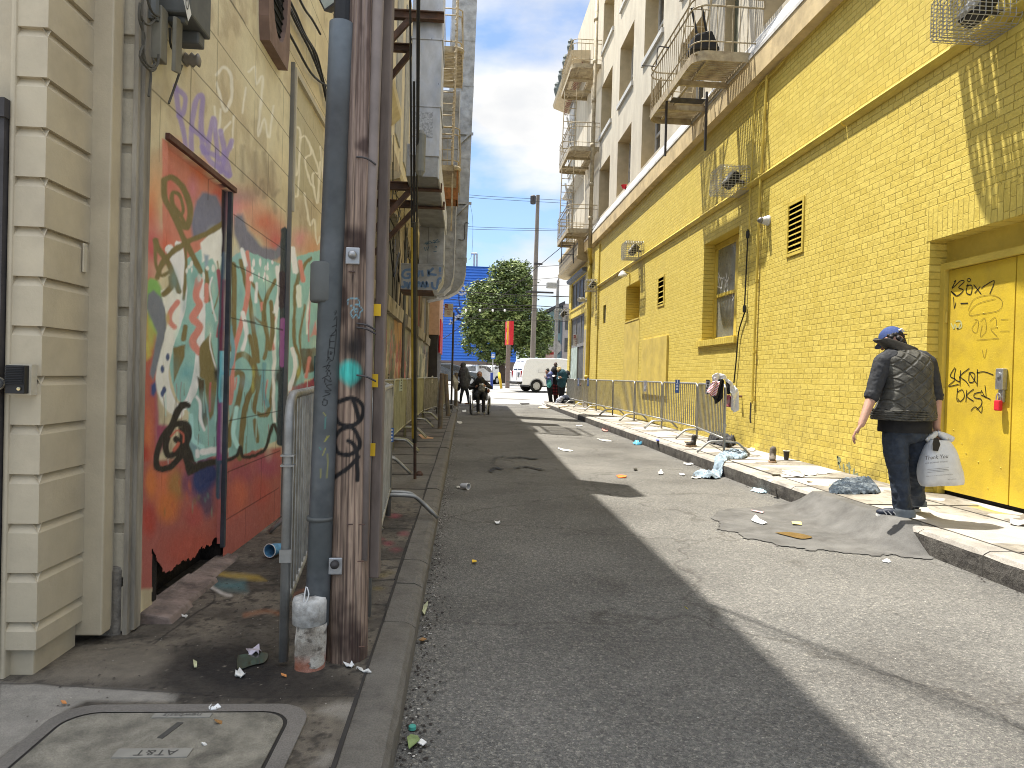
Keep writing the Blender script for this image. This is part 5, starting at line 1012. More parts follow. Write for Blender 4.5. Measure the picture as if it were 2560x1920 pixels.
mb = MB(); mb.lathe([(.02, 0), (.035, .01), (.022, .025), (.036, .04), (.022, .055), (.034, .07), (.012, .08)], (LW, 3.66, 2.855), 12, 'x'); mb.build('spool', mat('grey_porcelain', (.22, .2, .17), .5), isu, smooth=True)
fl = thing('floodlight', 'square floodlight sticking out at the top beside the steel conduit', 'lamp', (-1.1, 5, 4.2))
q = [on(*p, y=4.6) for p in z1((1990, -120), (2190, -120), (2190, 0), (2085, 75))]
mb = MB(); mb.add([tuple(p) for p in q]+[(p.x+.02, p.y+.12, p.z+.05) for p in q], [(0, 1, 2, 3), (7, 6, 5, 4), (0, 4, 5, 1), (1, 5, 6, 2), (2, 6, 7, 3), (3, 7, 4, 0)]); mb.build('lamp_head', M_iron, fl, bevel=.006)
mb = MB(); c0 = (q[0]+q[1]+q[2]+q[3])/4; mb.add([tuple(c0+(p-c0)*.86+Vector((0, -.004, 0))) for p in q], [(0, 1, 2, 3)]); mb.build('lamp_lens', mat('lens', (.35, .38, .34), .3), fl)
# ================================================================== POLE, CONDUIT, SLEEVE
def cylP(c0, c1, r, n, nz, z0, z1):
 zs = np.linspace(z0, z1, nz); t = (zs-z0)/(z1-z0); th = np.linspace(0, 2*np.pi, n)
 cx = c0[0]+(c1[0]-c0[0])*t; cy = c0[1]+(c1[1]-c0[1])*t
 return np.stack([cx[:, None]+r*np.cos(th)[None], cy[:, None]+r*np.sin(th)[None], np.repeat(zs[:, None], n, 1)], -1)
b0, b1 = on(866, 1655, y=2.93), on(899, 0, y=2.93); k = (9.0-b0.z)/(b1.z-b0.z)
tp = (b0.x+(b1.x-b0.x)*k, 2.93)
pole = thing('utility_pole', 'weathered wooden utility pole with black graffiti and a teal spray patch at the near kerb', 'pole', (b0.x, 2.93, ZL))
P = cylP((b0.x, 2.93), tp, .082, 150, 1500, ZL-.02, 9.0);
ang = np.linspace(0, 2*np.pi, 150)
gr = np.stack([np.cos(ang)*3.2, np.sin(ang)*3.2, ang*0], -1)[None]+P[..., 2:3]*np.array([0, 0, .22]); g1 = vnoise(gr, 4.5, 61, 4)
P[..., :2] -= ((g1-.5)*.018)[..., None]*np.stack([np.cos(ang), np.sin(ang)], -1)[None]
cv = Canvas(P, (122, 104, 90), 1.15); crk = np.clip((vnoise(gr, 13, 64, 3)-.60)/.08, 0, 1);
hz = np.clip((P[..., 2]-1.6)/1.5, 0, 1); cv.mix((slice(None), slice(None)), hz*.85, (122, 110, 108)); cv.mix((slice(None), slice(None)), np.clip((g1-.5)*5, 0, .65), (150, 130, 112)); cv.mix((slice(None), slice(None)), np.clip((.47-g1)*6, 0, .85), (84, 68, 60)); cv.mix((slice(None), slice(None)), crk*.7, (48, 40, 37))
cv.stain(5, .6, .72, (44, 30, 28), .8, 63)
z5 = Zm(680, 600, 2.764)
def bl5(x, y, rx, ry, rgb, al=1.0, hard=.2): q = z5((x, y))[0]; cv.blob(q[0], q[1], rx/2.764, ry/2.764, rgb, al, hard)
bl5(560, 740, 130, 150, (30, 28, 28), .9, .2); bl5(600, 960, 90, 140, (28, 28, 28), .85, .2); bl5(535, 910, 96, 100, (62, 158, 148), 1, .55); bl5(540, 980, 50, 50, (60, 140, 130), .8, .1)
for p_ in ([(420, 1220), (415, 1150), (470, 1110), (560, 1090), (625, 1140), (620, 1230), (560, 1280), (470, 1270), (420, 1190)], [(430, 1440), (435, 1370), (480, 1310), (560, 1300), (600, 1370), (600, 1440), (540, 1480), (460, 1470), (430, 1400)], [(530, 1390), (560, 1410), (590, 1480), (590, 1660)], [(600, 1500), (520, 1580), (430, 1640), (380, 1700)], [(560, 1100), (600, 1230)]): cv.stroke(z5(*p_), 11, (30, 28, 28), 1.4)
for p_ in ([(527, 440), (525, 415), (560, 400), (600, 410), (605, 445), (570, 440)], [(540, 450), (570, 470), (545, 500), (560, 535), (580, 515), (600, 540), (608, 500), (628, 480), (600, 450)], [(575, 480), (595, 475), (590, 500), (575, 495), (575, 480)]): cv.stroke(z5(*p_), 1.8, (110, 158, 172), .8)
for (x, y) in ((650, 130), (560, 260), (330, 370)): bl5(x, y, 12, 60, (30, 22, 22), .9, .2)
for (x, y, a, b) in ((838, 250, 10, 60), (1045, 330, 8, 28), (925, 330, 10, 50), (930, 850, 6, 20)): cv.blob(x, y, a, b, (30, 24, 24), .9, .2)
po = grid_obj('trunk', P, M_paintw, pole, cv.c)
mb = MB()
for kx, ky, s_ in ((882, 640, 1), (838, 1415, 1)):
 q = on(kx, ky, y=2.845); mb.box(q.x-.028, q.x+.028, 2.838, 2.85, q.z-.034, q.z+.034)
mb.build('washer_plates', M_galv, pole, bevel=.004)
for kx, ky in ((882, 640), (838, 1412)):
 q = on(kx, ky, y=2.84); mb = MB(); mb.lathe([(.001, -.035), (.014, -.03), (.018, -.015), (.016, 0)], (q.x, 2.84, q.z+.004), 12, 'y'); mb.build('bolt', M_iron if ky > 1000 else M_galv, pole, smooth=True)
mb = MB()
for x, y in ((902, 1402), (905, 1615), (875, 1310), (905, 1310), (880, 680)): q = on(x, y, y=2.85); mb.tube([(q.x-.012, 2.84, q.z), (q.x+.012, 2.845, q.z)], .003, 5)
mb.build('staples', M_rust, pole)
# riser pipe and riser board
a, b = on(945, 0, y=2.88), on(912, 1400, y=2.88)
rp = MB(); rp.tube([(b.x, 2.875, b.z), (on(922, 900, y=2.88)).to_tuple(), (on(925, 640, y=2.88)).to_tuple(), (a.x, 2.88, a.z), (a.x+(a.x-b.x)*1.2, 2.88, a.z+3)], [.012, .015, .019, .024, .024], 10); rp.build('riser_pipe', mat('grey_riser', (.21, .175, .16), .6, var=.2), pole, smooth=True)
mb = MB()
for y in (820, 830, 948, 408):
 q = on(925, y, y=2.87); mb.tube(crom([(q.x-.05, 2.845, q.z+.015), (q.x-.01, 2.84, q.z+.01), (q.x+.025, 2.86, q.z-.008)], 3), .004, 5); mb.build('pipe_strap', M_iron, pole); mb = MB()
a, b = on(971, 0, y=2.98), on(936, 1440, y=2.98)
mb = MB(); k = 8; mb.obox(((a.x+b.x)/2+.000, 2.985, (a.z+b.z)/2+.9), (.021, 0, 0), (0, .04, 0), ((a.x-b.x)/2*1.65, 0, (a.z-b.z)/2+.9)); mb.build('riser_board', mat('brown_riser_board', (.16, .128, .11), .8, var=.3, vscale=8, stretch=(1, 1, .2), dirt=(.05, .035, .03), dscale=7, damt=.7), pole, bevel=.006)
mb = MB()
for (x, y0, y1) in ((942, 760, 790), (935, 935, 968), (928, 1108, 1140)):
 q0, q1 = on(x, y0, y=2.93), on(x, y1, y=2.93); mb = MB(); mb.box(q0.x-.017, q0.x+.017, 2.925, 2.935, q1.z, q0.z); mb.build('yellow_tag', mat('yellow_tag', (.62, .40, .02), .5, var=.15), pole)
# grey steel conduit beside the pole
c0, c1 = on(793, 1500, y=2.86), on(854, 60, y=2.86)
cd = thing('steel_conduit', 'thick grey steel conduit with marker tags strapped to the wooden pole', 'pipe', (c0.x, 2.86, .4))
P = cylP((c0.x, 2.86), (c1.x, 2.86), .0475, 70, 900, c0.z-.1, c1.z)
cv = Canvas(P, (94, 99, 100), .68); cv.stain(6, .5, .7, (122, 126, 130), .5, 71); cv.stain(14, .58, .72, (78, 82, 86), .5, 72); m = np.clip((P[..., 2]-1.65)/.6, 0, 1); cv.mix((slice(None), slice(None)), m*.4, (84, 80, 78)); cv.mix((slice(None), slice(None)), np.clip((P[..., 2]-2.35)/.3, 0, 1)*.8, (134, 144, 152))
for p_ in ([(430, 550), (445, 530), (440, 620), (410, 660), (395, 740), (385, 800), (395, 820), (420, 830), (440, 700), (445, 620)], [(415, 600), (440, 590)], [(405, 660), (435, 655)], [(400, 700), (430, 700)], [(395, 740), (425, 745)], [(400, 770), (405, 790), (415, 775), (402, 770)], [(432, 495), (437, 515)], [(441, 485), (446, 505)]): cv.stroke(z5(*p_), 2.2, (28, 26, 26), .7)
for p_ in ([(365, 1090), (350, 1130), (375, 1140), (385, 1110), (360, 1100)], [(355, 1080), (400, 1060), (370, 1050)], [(365, 1040), (405, 1040), (375, 1010), (410, 1000)], [(370, 1000), (365, 960), (405, 980), (395, 940), (350, 960)], [(380, 940), (395, 900), (410, 930)], [(355, 880), (400, 870), (375, 910)], [(375, 890), (400, 840)], [(380, 840), (395, 810)]): cv.stroke(z5(*p_), 2.2, (28, 26, 26), .7)
for p_, c_ in (([(360, 1190), (375, 1210)], (172, 168, 88)), ([(385, 1350), (365, 1390), (395, 1350)], (172, 168, 88)), ([(370, 1440), (352, 1490)], (172, 168, 88)), ([(385, 1480), (378, 1640)], (172, 168, 88)), ([(335, 1580), (333, 1640)], (172, 168, 88)), ([(378, 1220), (365, 1300)], (88, 150, 140)), ([(330, 1430), (340, 1450)], (88, 150, 140))): cv.stroke(z5(*p_), 2.4, c_, .8)
grid_obj('conduit_pipe', P, M_paintm, cd, cv.c)
mb = MB(); q = on(810, 738, y=2.86); mb.lathe([(.0475, .13), (.055, .12), (.055, -.02), (.049, -.03)], (q.x, 2.86, q.z), 24)
mb.build('coupling', M_grey, cd, smooth=True); mb = MB(); q2 = on(800, 1295, y=2.86); mb.lathe([(.052, .008), (.052, -.008)], (q2.x, 2.86, q2.z), 24); mb.build('coupling', M_grey, cd, smooth=True)
mb = MB(); mb.tube([(c1.x, 2.86, c1.z-.1), (c1.x+.01, 2.87, c1.z+.8), (c1.x+.03, 2.9, c1.z+4)], .034, 10); mb.build('power_cable', M_blackp, cd)
s0 = on(773, 1678, y=2.82)
sv = thing('concrete_sleeve', 'white painted concrete pipe sleeve standing at the foot of the wooden pole', 'bollard', (s0.x, 2.83, ZL))
P = cylP((s0.x, 2.83), (on(773, 1500, y=2.83).x+.012, 2.83), .060, 70, 160, ZL-.01, on(773, 1555, y=2.83).z)
P[..., :2] += ((vnoise(P, 30, 4, 2)-.5)*.006)[..., None]
cv = Canvas(P, (178, 172, 160), 1.0); cv.stain(18, .45, .66, (130, 120, 106), .8, 81); cv.stain(55, .56, .7, (80, 72, 64), .8, 82); cv.stain(8, .55, .62, (210, 204, 194), .6, 84); cv.mix((slice(None), slice(None)), np.clip((.19-P[..., 2])/.05, 0, .8)*(vnoise(P, 16, 5)>.45), (150, 82, 54))
grid_obj('sleeve_body', P, M_paintg, sv, cv.c)
mb = MB(); zc = on(773, 1555, y=2.83).z; xx = on(773, 1555, y=2.83).x; mb.lathe([(.060, -.004), (.066, 0), (.067, .085), (.062, .10), (.03, .112), (.03, .10)], (xx, 2.83, zc), 28); mb.build('sleeve_cap', mat('chipped_white', (.50, .49, .46), .8, var=.3, vscale=20, dirt=(.16, .145, .12), dscale=16, damt=.8, bump=.004, bscale=70), sv, smooth=True)
mb = MB(); mb.tube(crom([(xx-.01, 2.77, zc+.10), (xx-.002, 2.768, zc+.16), (xx+.008, 2.772, zc+.13), (xx+.0, 2.77, zc+.10)], 3), .003, 4); mb.build('wire_end', M_white, sv)
# guy wires
gw = thing('guy_wire', 'black guy wires with a yellow guard anchored in the pavement behind the pole', 'cable', (-.52, 7.92, ZL))
A = Vector((-.52, 7.92, ZL)); T = Vector((tp[0], 3.0, 11.6))
def gp(z_): return A.lerp(T, (z_-ZL)/(T.z-ZL))
for dx, z0_, z1_, r_ in ((-.035, .55, 11, .010), (.035, .55, 11, .009), (.0, .55, 3.9, .012), (.07, 3.3, 11, .011)):
 g = MB(); g.tube([gp(z0_)+Vector((dx*.5, 0, 0)), gp((z0_+z1_)/2)+Vector((dx, 0, 0)), gp(z1_)+Vector((dx, 0, 0))], r_, 6); g.build('wire', M_blackp, gw)
g = MB(); g.tube([gp(.55)+Vector((.0, -.03, 0)), gp(2.75)+Vector((.0, -.03, 0))], .024, 8); g.build('guard', mat('guard_black', (.03, .028, .022), .5, var=.3), gw)
g = MB(); g.tube([gp(.6)+Vector((-.02, -.046, 0)), gp(2.7)+Vector((-.02, -.046, 0))], .013, 6); g.build('guard_stripe', mat('guard_yellow', (.35, .24, .03), .6, var=.3), gw)
g = MB(); g.tube([(-.52, 7.92, ZL), gp(.62)], .018, 6); g.lathe([(.045, 0), (.045, .02), (.02, .05)], (-.49, 8.2, ZL), 10); g.build('anchor_rod', M_rust, gw)
g = MB(); q = gp(3.35); g.lathe([(.02, -.22), (.045, -.18), (.045, .16), (.02, .2)], (q.x+.06, q.y, q.z), 10); g.build('strain_insulator', mat('guy_insulator', (.16, .16, .14), .5), gw)
# ================================================================== DUCTS, BEAMS, LEFT FIRE ESCAPE
def boxseams(par, x0, x1, y0, y1, zs, mt, e=.012):
 for z in zs: q = MB(); q.box(x0-e, x1+e, y0-e, y1+e, z-.012, z+.012); q.build('duct_seam', mt, par)
d1 = thing('air_duct', 'square metal duct on rusty beams, dropping to an elbow painted with blue graffiti', 'duct', (-.7, 9.6, 4), 'sheet metal ducts on the graffiti building')
m = MB(); m.box(-.80, -.405, 9.4, 10.2, 4.2, 8.0); m.add([(-.80, 9.4, 8), (-.405, 9.4, 8), (-.405, 10.2, 8), (-.80, 10.2, 8), (-.8, 9.4, 8.5), (-.8, 10.2, 8.5)], [(0, 1, 4), (3, 5, 2), (1, 2, 5, 4), (0, 4, 5, 3)]); m.build('riser', M_duct, d1, bevel=.004)
boxseams(d1, -.80, -.405, 9.4, 10.2, (4.86, 5.75, 7.1), M_duct)
m = MB(); m.box(-.77, -.50, 9.39, 9.402, 4.45, 4.78); m.build('access_panel', mat('mottled_zinc', (.34, .35, .36), .45, .5, var=.5, vscale=45), d1)
m = MB(); m.box(-.84, -.42, 9.42, 13.2, 3.93, 4.36); m.build('run', M_ductd, d1, bevel=.004)
m = MB(); m.box(-.421, -.40, 9.45, 13.25, 3.92, 4.30); m.build('side_flange', mat('white_flange', (.52, .52, .50), .5, .3, var=.15), d1)
m = MB(); m.box(-.86, -.42, 12.65, 13.3, 3.25, 3.95); m.build('drop', M_ductd, d1, bevel=.004)
pr = [(-1.17, 2.80), (-.62, 2.79), (-.53, 2.84), (-.44, 2.97), (-.42, 3.10), (-.42, 3.25), (-1.17, 3.27)]
m = MB(); m.prism(pr, 'y', 12.6, 13.35); elb = m.build('elbow', M_ductd, d1, bevel=.004)
m = MB(); m.box(-1.175, -.41, 12.585, 13.36, 3.245, 3.262); m.build('elbow_seam', M_ductd, d1); m = MB(); m.box(-1.18, -.6, 12.59, 13.35, 2.775, 2.80); m.build('elbow_seam', M_rust, d1)
c = Zm(920, 560, 5.184); m = MB()
for st in ([(560, 590), (480, 600), (445, 660), (480, 700), (540, 690), (545, 650), (500, 650)], [(600, 600), (610, 660), (640, 680), (660, 640), (670, 600)], [(700, 600), (710, 680)], [(780, 590), (785, 680)], [(850, 570), (790, 640), (890, 660)], [(935, 560), (935, 620)], [(935, 640), (936, 650)],
           [(470, 740), (480, 800), (455, 820), (440, 800)], [(500, 750), (520, 830), (545, 750)], [(560, 760), (590, 740), (600, 800), (580, 820)], [(640, 820), (660, 750), (690, 820)], [(700, 820), (710, 750), (740, 820), (760, 750), (775, 820)], [(830, 750), (840, 820), (890, 830), (910, 720), (950, 700)]):
 ribbon(m, [on(*p, y=12.592) for p in c(*st)], .042, (0, 1, 0))
m.build('elbow_graffiti', mat('blue_spray', (.12, .20, .36), .6, var=.2), elb)
m = MB()
for st in ([(740, 250), (770, 230), (760, 270), (800, 220), (830, 250)], [(840, 220), (870, 210), (860, 250), (900, 200), (910, 240)], [(730, 300), (745, 350)], [(760, 300), (770, 340), (790, 290)], [(860, 300), (890, 290), (880, 310)], [(840, 350), (890, 360)], [(720, 260), (930, 230)]): ribbon(m, [on(*p, y=12.645) for p in c(*st)], .010, (0, 1, 0))
m.build('drop_graffiti', mat('blue_marker', (.05, .12, .19), .6), d1)
m = MB(); m.tube([(-.7, 12.645, 3.3), (-.7, 12.645, 3.93)], .004, 4); m.build('drop_seam', M_iron, d1)
# second and third ducts
d2 = thing('air_duct', 'tall middle duct with a pale edge seam, behind the ladder and before the widest duct', 'duct', (-.7, 20.9, 4), 'sheet metal ducts on the graffiti building')
pr = [(-1.3, 3.62), (-.88, 3.62), (-.66, 3.70), (-.46, 3.90), (-.38, 4.2), (-.37, 4.6), (-.33, 9.6), (-1.1, 9.6), (-1.1, 4.6), (-1.3, 4.5)]
m = MB(); m.prism(pr, 'y', 20.6, 21.5); m.build('duct_body', M_ductd, d2, bevel=.006)
m = MB()
for a, b in zip(pr[1:6], pr[2:7]): m.obox(((a[0]+b[0])/2, 20.58, (a[1]+b[1])/2), ((b[0]-a[0])/2, 0, (b[1]-a[1])/2), (0, .02, 0), (.012, 0, .006))
m.build('edge_seam', MATS['white_flange'], d2); boxseams(d2, -1.1, -.36, 20.6, 21.5, (5.0, 5.9, 6.8, 7.9, 9.0), M_ductd)
d3 = thing('air_duct', 'widest and farthest duct with a rounded elbow, its edge against the sky', 'duct', (-.5, 23.6, 4), 'sheet metal ducts on the graffiti building')
pr = [(-1.3, 3.75), (-.60, 3.93), (-.30, 4.10), (-.10, 4.40), (-.03, 4.75), (-.02, 5.2), (.12, 14.6), (-.70, 14.6), (-.78, 5.2), (-1.3, 5.0)]
m = MB(); m.prism(pr, 'y', 23.4, 24.3); m.build('duct_body', M_ductd, d3, bevel=.006)
boxseams(d3, -.77, -.015, 23.4, 24.3, (5.2, 6.95, 8.5, 9.3), M_ductd); boxseams(d3, -.72, .06, 23.4, 24.3, (10.9, 12.4), M_ductd)
for z in (7.05, 9.35):
 m = MB(); m.box(-1.45, .1, 23.33, 23.4, z-.08, z); m.obox((-.3, 23.33, z-.35), (.30, 0, .30), (0, .03, 0), (.02, 0, -.02)); m.build('support_bracket', M_ductd, d3)
m = MB(); m.tube(crom([(.04, 23.39, 6.35), (-.1, 23.37, 6.35), (-.1, 23.37, 6.0), (-.12, 23.37, 5.8), (-.3, 23.37, 5.8)], 3), .012, 5)
m.tube(crom([(.05, 23.4, 7.0), (.14, 23.4, 6.6), (.17, 23.4, 6.0), (.15, 23.4, 5.3), (.06, 23.4, 5.15)], 4), .006, 4); m.build('loose_wire', M_iron, d3)
# rusty beams
for yb, zb, xe, ll in ((10.0, 4.0, -.38, 'rusty lower steel beam nearest the pole, under the duct'), (11.05, 4.0, -.37, 'second rusty lower steel beam, under the long run of duct'), (9.32, 6.06, -.385, 'upper rusty steel beam crossing the tall duct'), (10.35, 6.1, -.45, 'upper rusty steel beam behind the tall duct')):
 t = thing('bracket_beam', ll, 'beam', (LW, yb, zb), 'rusty duct brackets')
 m = MB(); m.box(LW, xe, yb-.045, yb+.045, zb-.11, zb-.095); m.box(LW, xe, yb-.045, yb+.045, zb-.015, zb); m.box(LW, xe, yb-.01, yb+.01, zb-.095, zb-.015); m.build('beam', M_rust, t)
 m = MB(); a, b = Vector((LW, yb, zb-.85)), Vector((xe-.42, yb, zb-.08)); d_ = (b-a)/2; n_ = Vector((-d_.z, 0, d_.x)).normalized()*.035; m.obox((a+b)/2, d_, (0, .035, 0), n_); m.build('brace', M_rust, t)
# left fire escape
feL = thing('fire_escape', 'narrow tan fire escape with rope-wrapped ladder between the ducts on the graffiti building', 'fire escape', (-.8, 18.5, 6.6), 'iron fire escapes')
def platL(z):
 m = MB(); x0, x1, y0, y1 = -.95, -.26, 17.9, 20.3
 m.box(x1-.02, x1, y0+.1, y1, z-.14, z); m.box(x0, x1-.12, y0, y0+.02, z-.14, z); m.tube(crom([(x1-.14, y0+.01, z-.07), (x1-.03, y0+.04, z-.07), (x1-.01, y0+.14, z-.07)], 3), .07, 6)
 pf = m.build('platform_frame', M_feiron, feL); m = MB(); y = y0+.06
 while y < y1: m.box(x0, x1-.02, y, y+.04, z-.06, z-.03); y += .09
 m.build('platform_slats', M_feiron, pf); m = MB()
 for zz in (z+.95, z+.78, z+.12): m.tube([(x0, y0, zz), (x1-.12, y0, zz), (x1-.02, y0+.1, zz), (x1, y1, zz)], .018, 5)
 for x in np.arange(x0, x1, .13): m.tube([(x, y0, z), (x, y0, z+.78)], .009, 4)
 for y in np.arange(y0+.1, y1, .13): m.tube([(x1, y, z), (x1, y, z+.95)], .009, 4)
 m.build('railing', M_feiron, feL)
platL(6.62); platL(9.62)
ladder(feL, (-.60, 17.85, 9.6), (-.62, 17.85, 6.7), (.36, 0, 0), M_feiron, 10, .022)
m = MB(); m.tube([(-.40, 17.8, 10.9), (-.42, 17.8, 8.5), (-.44, 17.8, 6.6)], .032, 6)
for k in range(28): z = 6.9+k*.14; m.lathe([(.03, -.03), (.04, 0), (.03, .03)], (-.41-.0095*(10.9-z)*.8, 17.8, z), 6)
m.build('wrapped_pole', mat('rope_tan', (.42, .35, .24), .9, var=.3, vscale=20), feL)
m = MB(); m.box(-.93, -.30, 17.9, 18.6, 5.75, 5.80); m.box(-.93, -.30, 17.88, 17.92, 5.75, 6.05); m.box(-.32, -.28, 17.9, 18.6, 5.75, 6.5); m.build('drop_box', mat('orange_rust', (.25, .10, .03), .85, var=.4, vscale=10), feL)
m = MB(); m.box(-.44, -.40, 17.86, 17.9, 4.95, 6.4); m.build('drop_leg', M_feiron, feL)
# pipes and tangled wires over the left wall
for k, (x, y, r_, cc, ll) in enumerate(((LW+.05, 11.3, .03, M_grey, 'slim grey wall pipe just past the wooden pole'), (LW+.05, 11.75, .022, M_rust, 'rusty wall pipe just past the wooden pole'), (LW+.06, 16.0, .035, M_grey, 'grey wall pipe between the boarded windows'))):
 t = thing('wall_pipe', ll, 'pipe', (x, y, .2)); m = MB(); m.tube([(x, y, .14), (x, y, 4.6)], r_, 8); m.build('pipe', cc, t)
tw = thing('wire_tangle', 'loose tangle of old wires hanging across the cream wall behind the guy wires', 'wires', (LW+.08, 13, 4)); rr = random.Random(12)
for k in range(16):
 y0 = rr.uniform(10.6, 15.5); L0 = rr.uniform(.8, 2.6); z0 = rr.uniform(3.6, 5.6); pts = [(LW+.06+rr.uniform(0, .08), y0+L0*t_, z0-(rr.uniform(.3, 1.3))*math.sin(math.pi*t_)*rr.uniform(.5, 1)+t_*rr.uniform(-.6, .3)) for t_ in (0, .25, .5, .75, 1)]
 m = MB(); m.tube(crom(pts, 4), rr.choice([.008, .011, .015]), 4); m.build('wire', rr.choice([M_blackp, M_iron, MATS['dusty_wire'], MATS['weathered_box']]), tw)
wl = thing('bulkhead_lamp', 'pale wall lamp on the cream wall right behind the wooden pole', 'lamp', (LW, 11, 4.6)); q = on(968, 350, y=9.6); m = MB(); m.box(q.x-.03, q.x+.04, 9.6, 9.8, q.z-.28, q.z+.14); m.build('lamp_body', mat('cream_plastic', (.48, .46, .38), .5), wl, bevel=.02)
m = MB(); m.box(LW, q.x, 9.65, 9.75, q.z-.05, q.z+.0); m.build('lamp_arm', M_iron, wl)
# ================================================================== CROWD BARRIERS
M_bl = mat('worn_galvanised', (.30, .30, .285), .5, .55, var=.25, vscale=7, dirt=(.16, .15, .13), dscale=4, damt=.5)
M_br = mat('galvanised_sunlit', (.33, .33, .31), .45, .55, var=.22, vscale=7, dirt=(.2, .18, .15), dscale=4, damt=.5)
M_by = mat('pale_olive_barrier', (.34, .335, .22), .6, .2, var=.2, vscale=5, dirt=(.2, .19, .12), dscale=3, damt=.4)
def make_barrier(label, mt, L=2.45, H=1.08, nb=19, tube_r=.019, group='steel crowd barriers along the alley', feet=(0, 1)):
 t = thing('crowd_barrier', label, 'barrier', (0, 0, 0), group); c_ = .13; zb = .24
 m = MB(); pts = [(0, 0, .02), (0, 0, H-c_)]+[(0, c_-c_*math.cos(a), H-c_+c_*math.sin(a)) for a in np.linspace(.3, 1.27, 4)]+[(0, c_, H), (0, L-c_, H)]+[(0, L-c_+c_*math.sin(a), H-c_+c_*math.cos(a)) for a in np.linspace(.3, 1.27, 4)]+[(0, L, H-c_), (0, L, .02)]
 m.tube(pts, tube_r, 10); m.tube([(0, 0, zb), (0, L, zb)], tube_r*.85, 8); m.build('frame', mt, t, smooth=True)
 for k in range(nb): y = L*(k+.75)/(nb+.5); m = MB(); m.tube([(0, y, zb), (0, y, H)], .0095, 6, cap=False); m.build('bar', mt, t)
 for e in feet:
  y = 0.0+e*L+(.035 if e == 0 else -.035)
  m = MB(); m.tube(crom([(-.40, y, .012), (-.25, y, .155), (-.17, y, .19), (0, y, .195), (.17, y, .19), (.25, y, .155), (.40, y, .012)], 3), .017, 8); m.build('foot', mt, t, smooth=True)
 m = MB(); m.box(-.022, .022, -.03, -.018, .42, .47); m.build('hook', mt, t)
 for z in (.80, .84): m = MB(); m.box(-.026, .026, -.03, .02, z, z+.006); m.build('hinge_ring', mt, t)
 return t
def place(o, a, b, z, sc=True):
 a, b = Vector((a[0], a[1])), Vector((b[0], b[1])); d_ = b-a; o.location = (a.x, a.y, z); o.rotation_euler = (0, 0, math.atan2(-d_.x, d_.y));
 if sc: o.scale = (1, d_.length/2.47, 1)
bR = make_barrier('steel barrier nearest the camera on the sunny side, hung with clothes', M_br)
ptsR = [(4.06, 10.62), (4.50, 13.2), (4.56, 15.82), (4.58, 18.5), (4.56, 21.15), (4.56, 23.8), (4.58, 26.4), (4.62, 29.0), (4.66, 31.4)]
ords = ['', 'second steel barrier along the yellow wall, with a blue poster tied on', 'third steel barrier along the yellow wall, with a grey poster, under the boarded panel', 'fourth steel barrier along the yellow wall, in front of the flat render panel', 'fifth steel barrier along the yellow wall, without a poster', 'sixth steel barrier along the yellow wall, before the fat downpipe', 'seventh steel barrier along the yellow wall, in front of the downpipe foot', 'last steel barrier along the yellow wall, beside the group of three people']
place(bR, ptsR[0], ptsR[1], ZR); barsR = [bR]
for k in range(1, 8): o = copy_tree(bR); o['label'] = ords[k]; place(o, ptsR[k], ptsR[k+1], ZR); barsR.append(o)
bL = make_barrier('grey steel barrier whose near end stands beside the white concrete sleeve', M_bl, nb=22, feet=(1,))
ptsL = [((-.69, 2.84), (-.98, 5.25)), ((-.62, 5.80), (-1.0, 8.25)), ((-1.02, 8.35), (-1.05, 10.55)), ((-1.05, 10.65), (-1.06, 12.95)), ((-1.06, 13.05), (-1.05, 15.5)), ((-1.05, 15.6), (-1.04, 18.1)), ((-1.03, 18.2), (-.78, 20.9)), ((-.74, 21.0), (-.55, 23.2))]
lL = ['', 'barrier angled back from the wooden pole towards the graffiti wall', 'barrier by the graffiti wall just behind the guy wires, with a paper sign', 'pale olive barrier by the graffiti wall with two paper signs', 'barrier by the boarded windows right behind the yellow and black guard', 'olive tinted barrier under the painted duct elbow', 'last long barrier before the leaning steel posts', 'far barrier behind the leaning steel posts, a white bag on it']
place(bL, *ptsL[0], ZL); o = copy_tree(bL); o['label'] = 'grey steel barrier along the kerb just behind the wooden pole'; place(o, (-.43, 3.36), (-.585, 5.76), ZL)
bL2 = make_barrier(lL[1], M_bl, nb=24); place(bL2, *ptsL[1], ZL)
for k in range(2, 8):
 o = copy_tree(bL2); o['label'] = lL[k]; place(o, *ptsL[k], ZL)
 if k in (3, 5):
  for ch_ in children(o): ch_.data = ch_.data.copy(); ch_.data.materials[0] = M_by
# paper signs tied to the barriers
def sign(label, p, w, h, mt, nx, ny, drawing=None, group='paper signs tied to barriers'):
 t = thing('paper_sign', label, 'sign', p, group); a = Vector((nx, ny, 0)).normalized(); u = Vector((-a.y, a.x, 0)); p = Vector(p)
 m = MB(); m.obox(p, u*w/2, a*.003, (0, 0, h/2)); m.build('sheet', mt, t)
 if drawing: m = MB(); drawing(m, p+a*.0045, u, a); m.build('print', drawing.m, t)
 return t
Mblue = mat('blue_print', (.025, .055, .15), .5, var=.3, vscale=20); Mgp = mat('grey_print', (.2, .2, .22), .6, var=.5, vscale=30)
def draw_fig(m, p, u, a):
 for k in range(5): m.obox(p+Vector((0, 0, .05-.03*k)), u*(.05-.012*(k % 2)), a*.0005, (0, 0, .006))
 m.lathe([(.035, 0), (.03, .001)], (p.x, p.y, p.z+.10), 10, 'x')
draw_fig.m = mat('pale_print', (.45, .47, .52), .6)
def draw_dark(m, p, u, a):
 for k in range(6): m.obox(p+Vector((0, 0, .12-.045*k)), u*(.06-.015*(k % 3)), a*.0005, (0, 0, .012))
draw_dark.m = M_ink
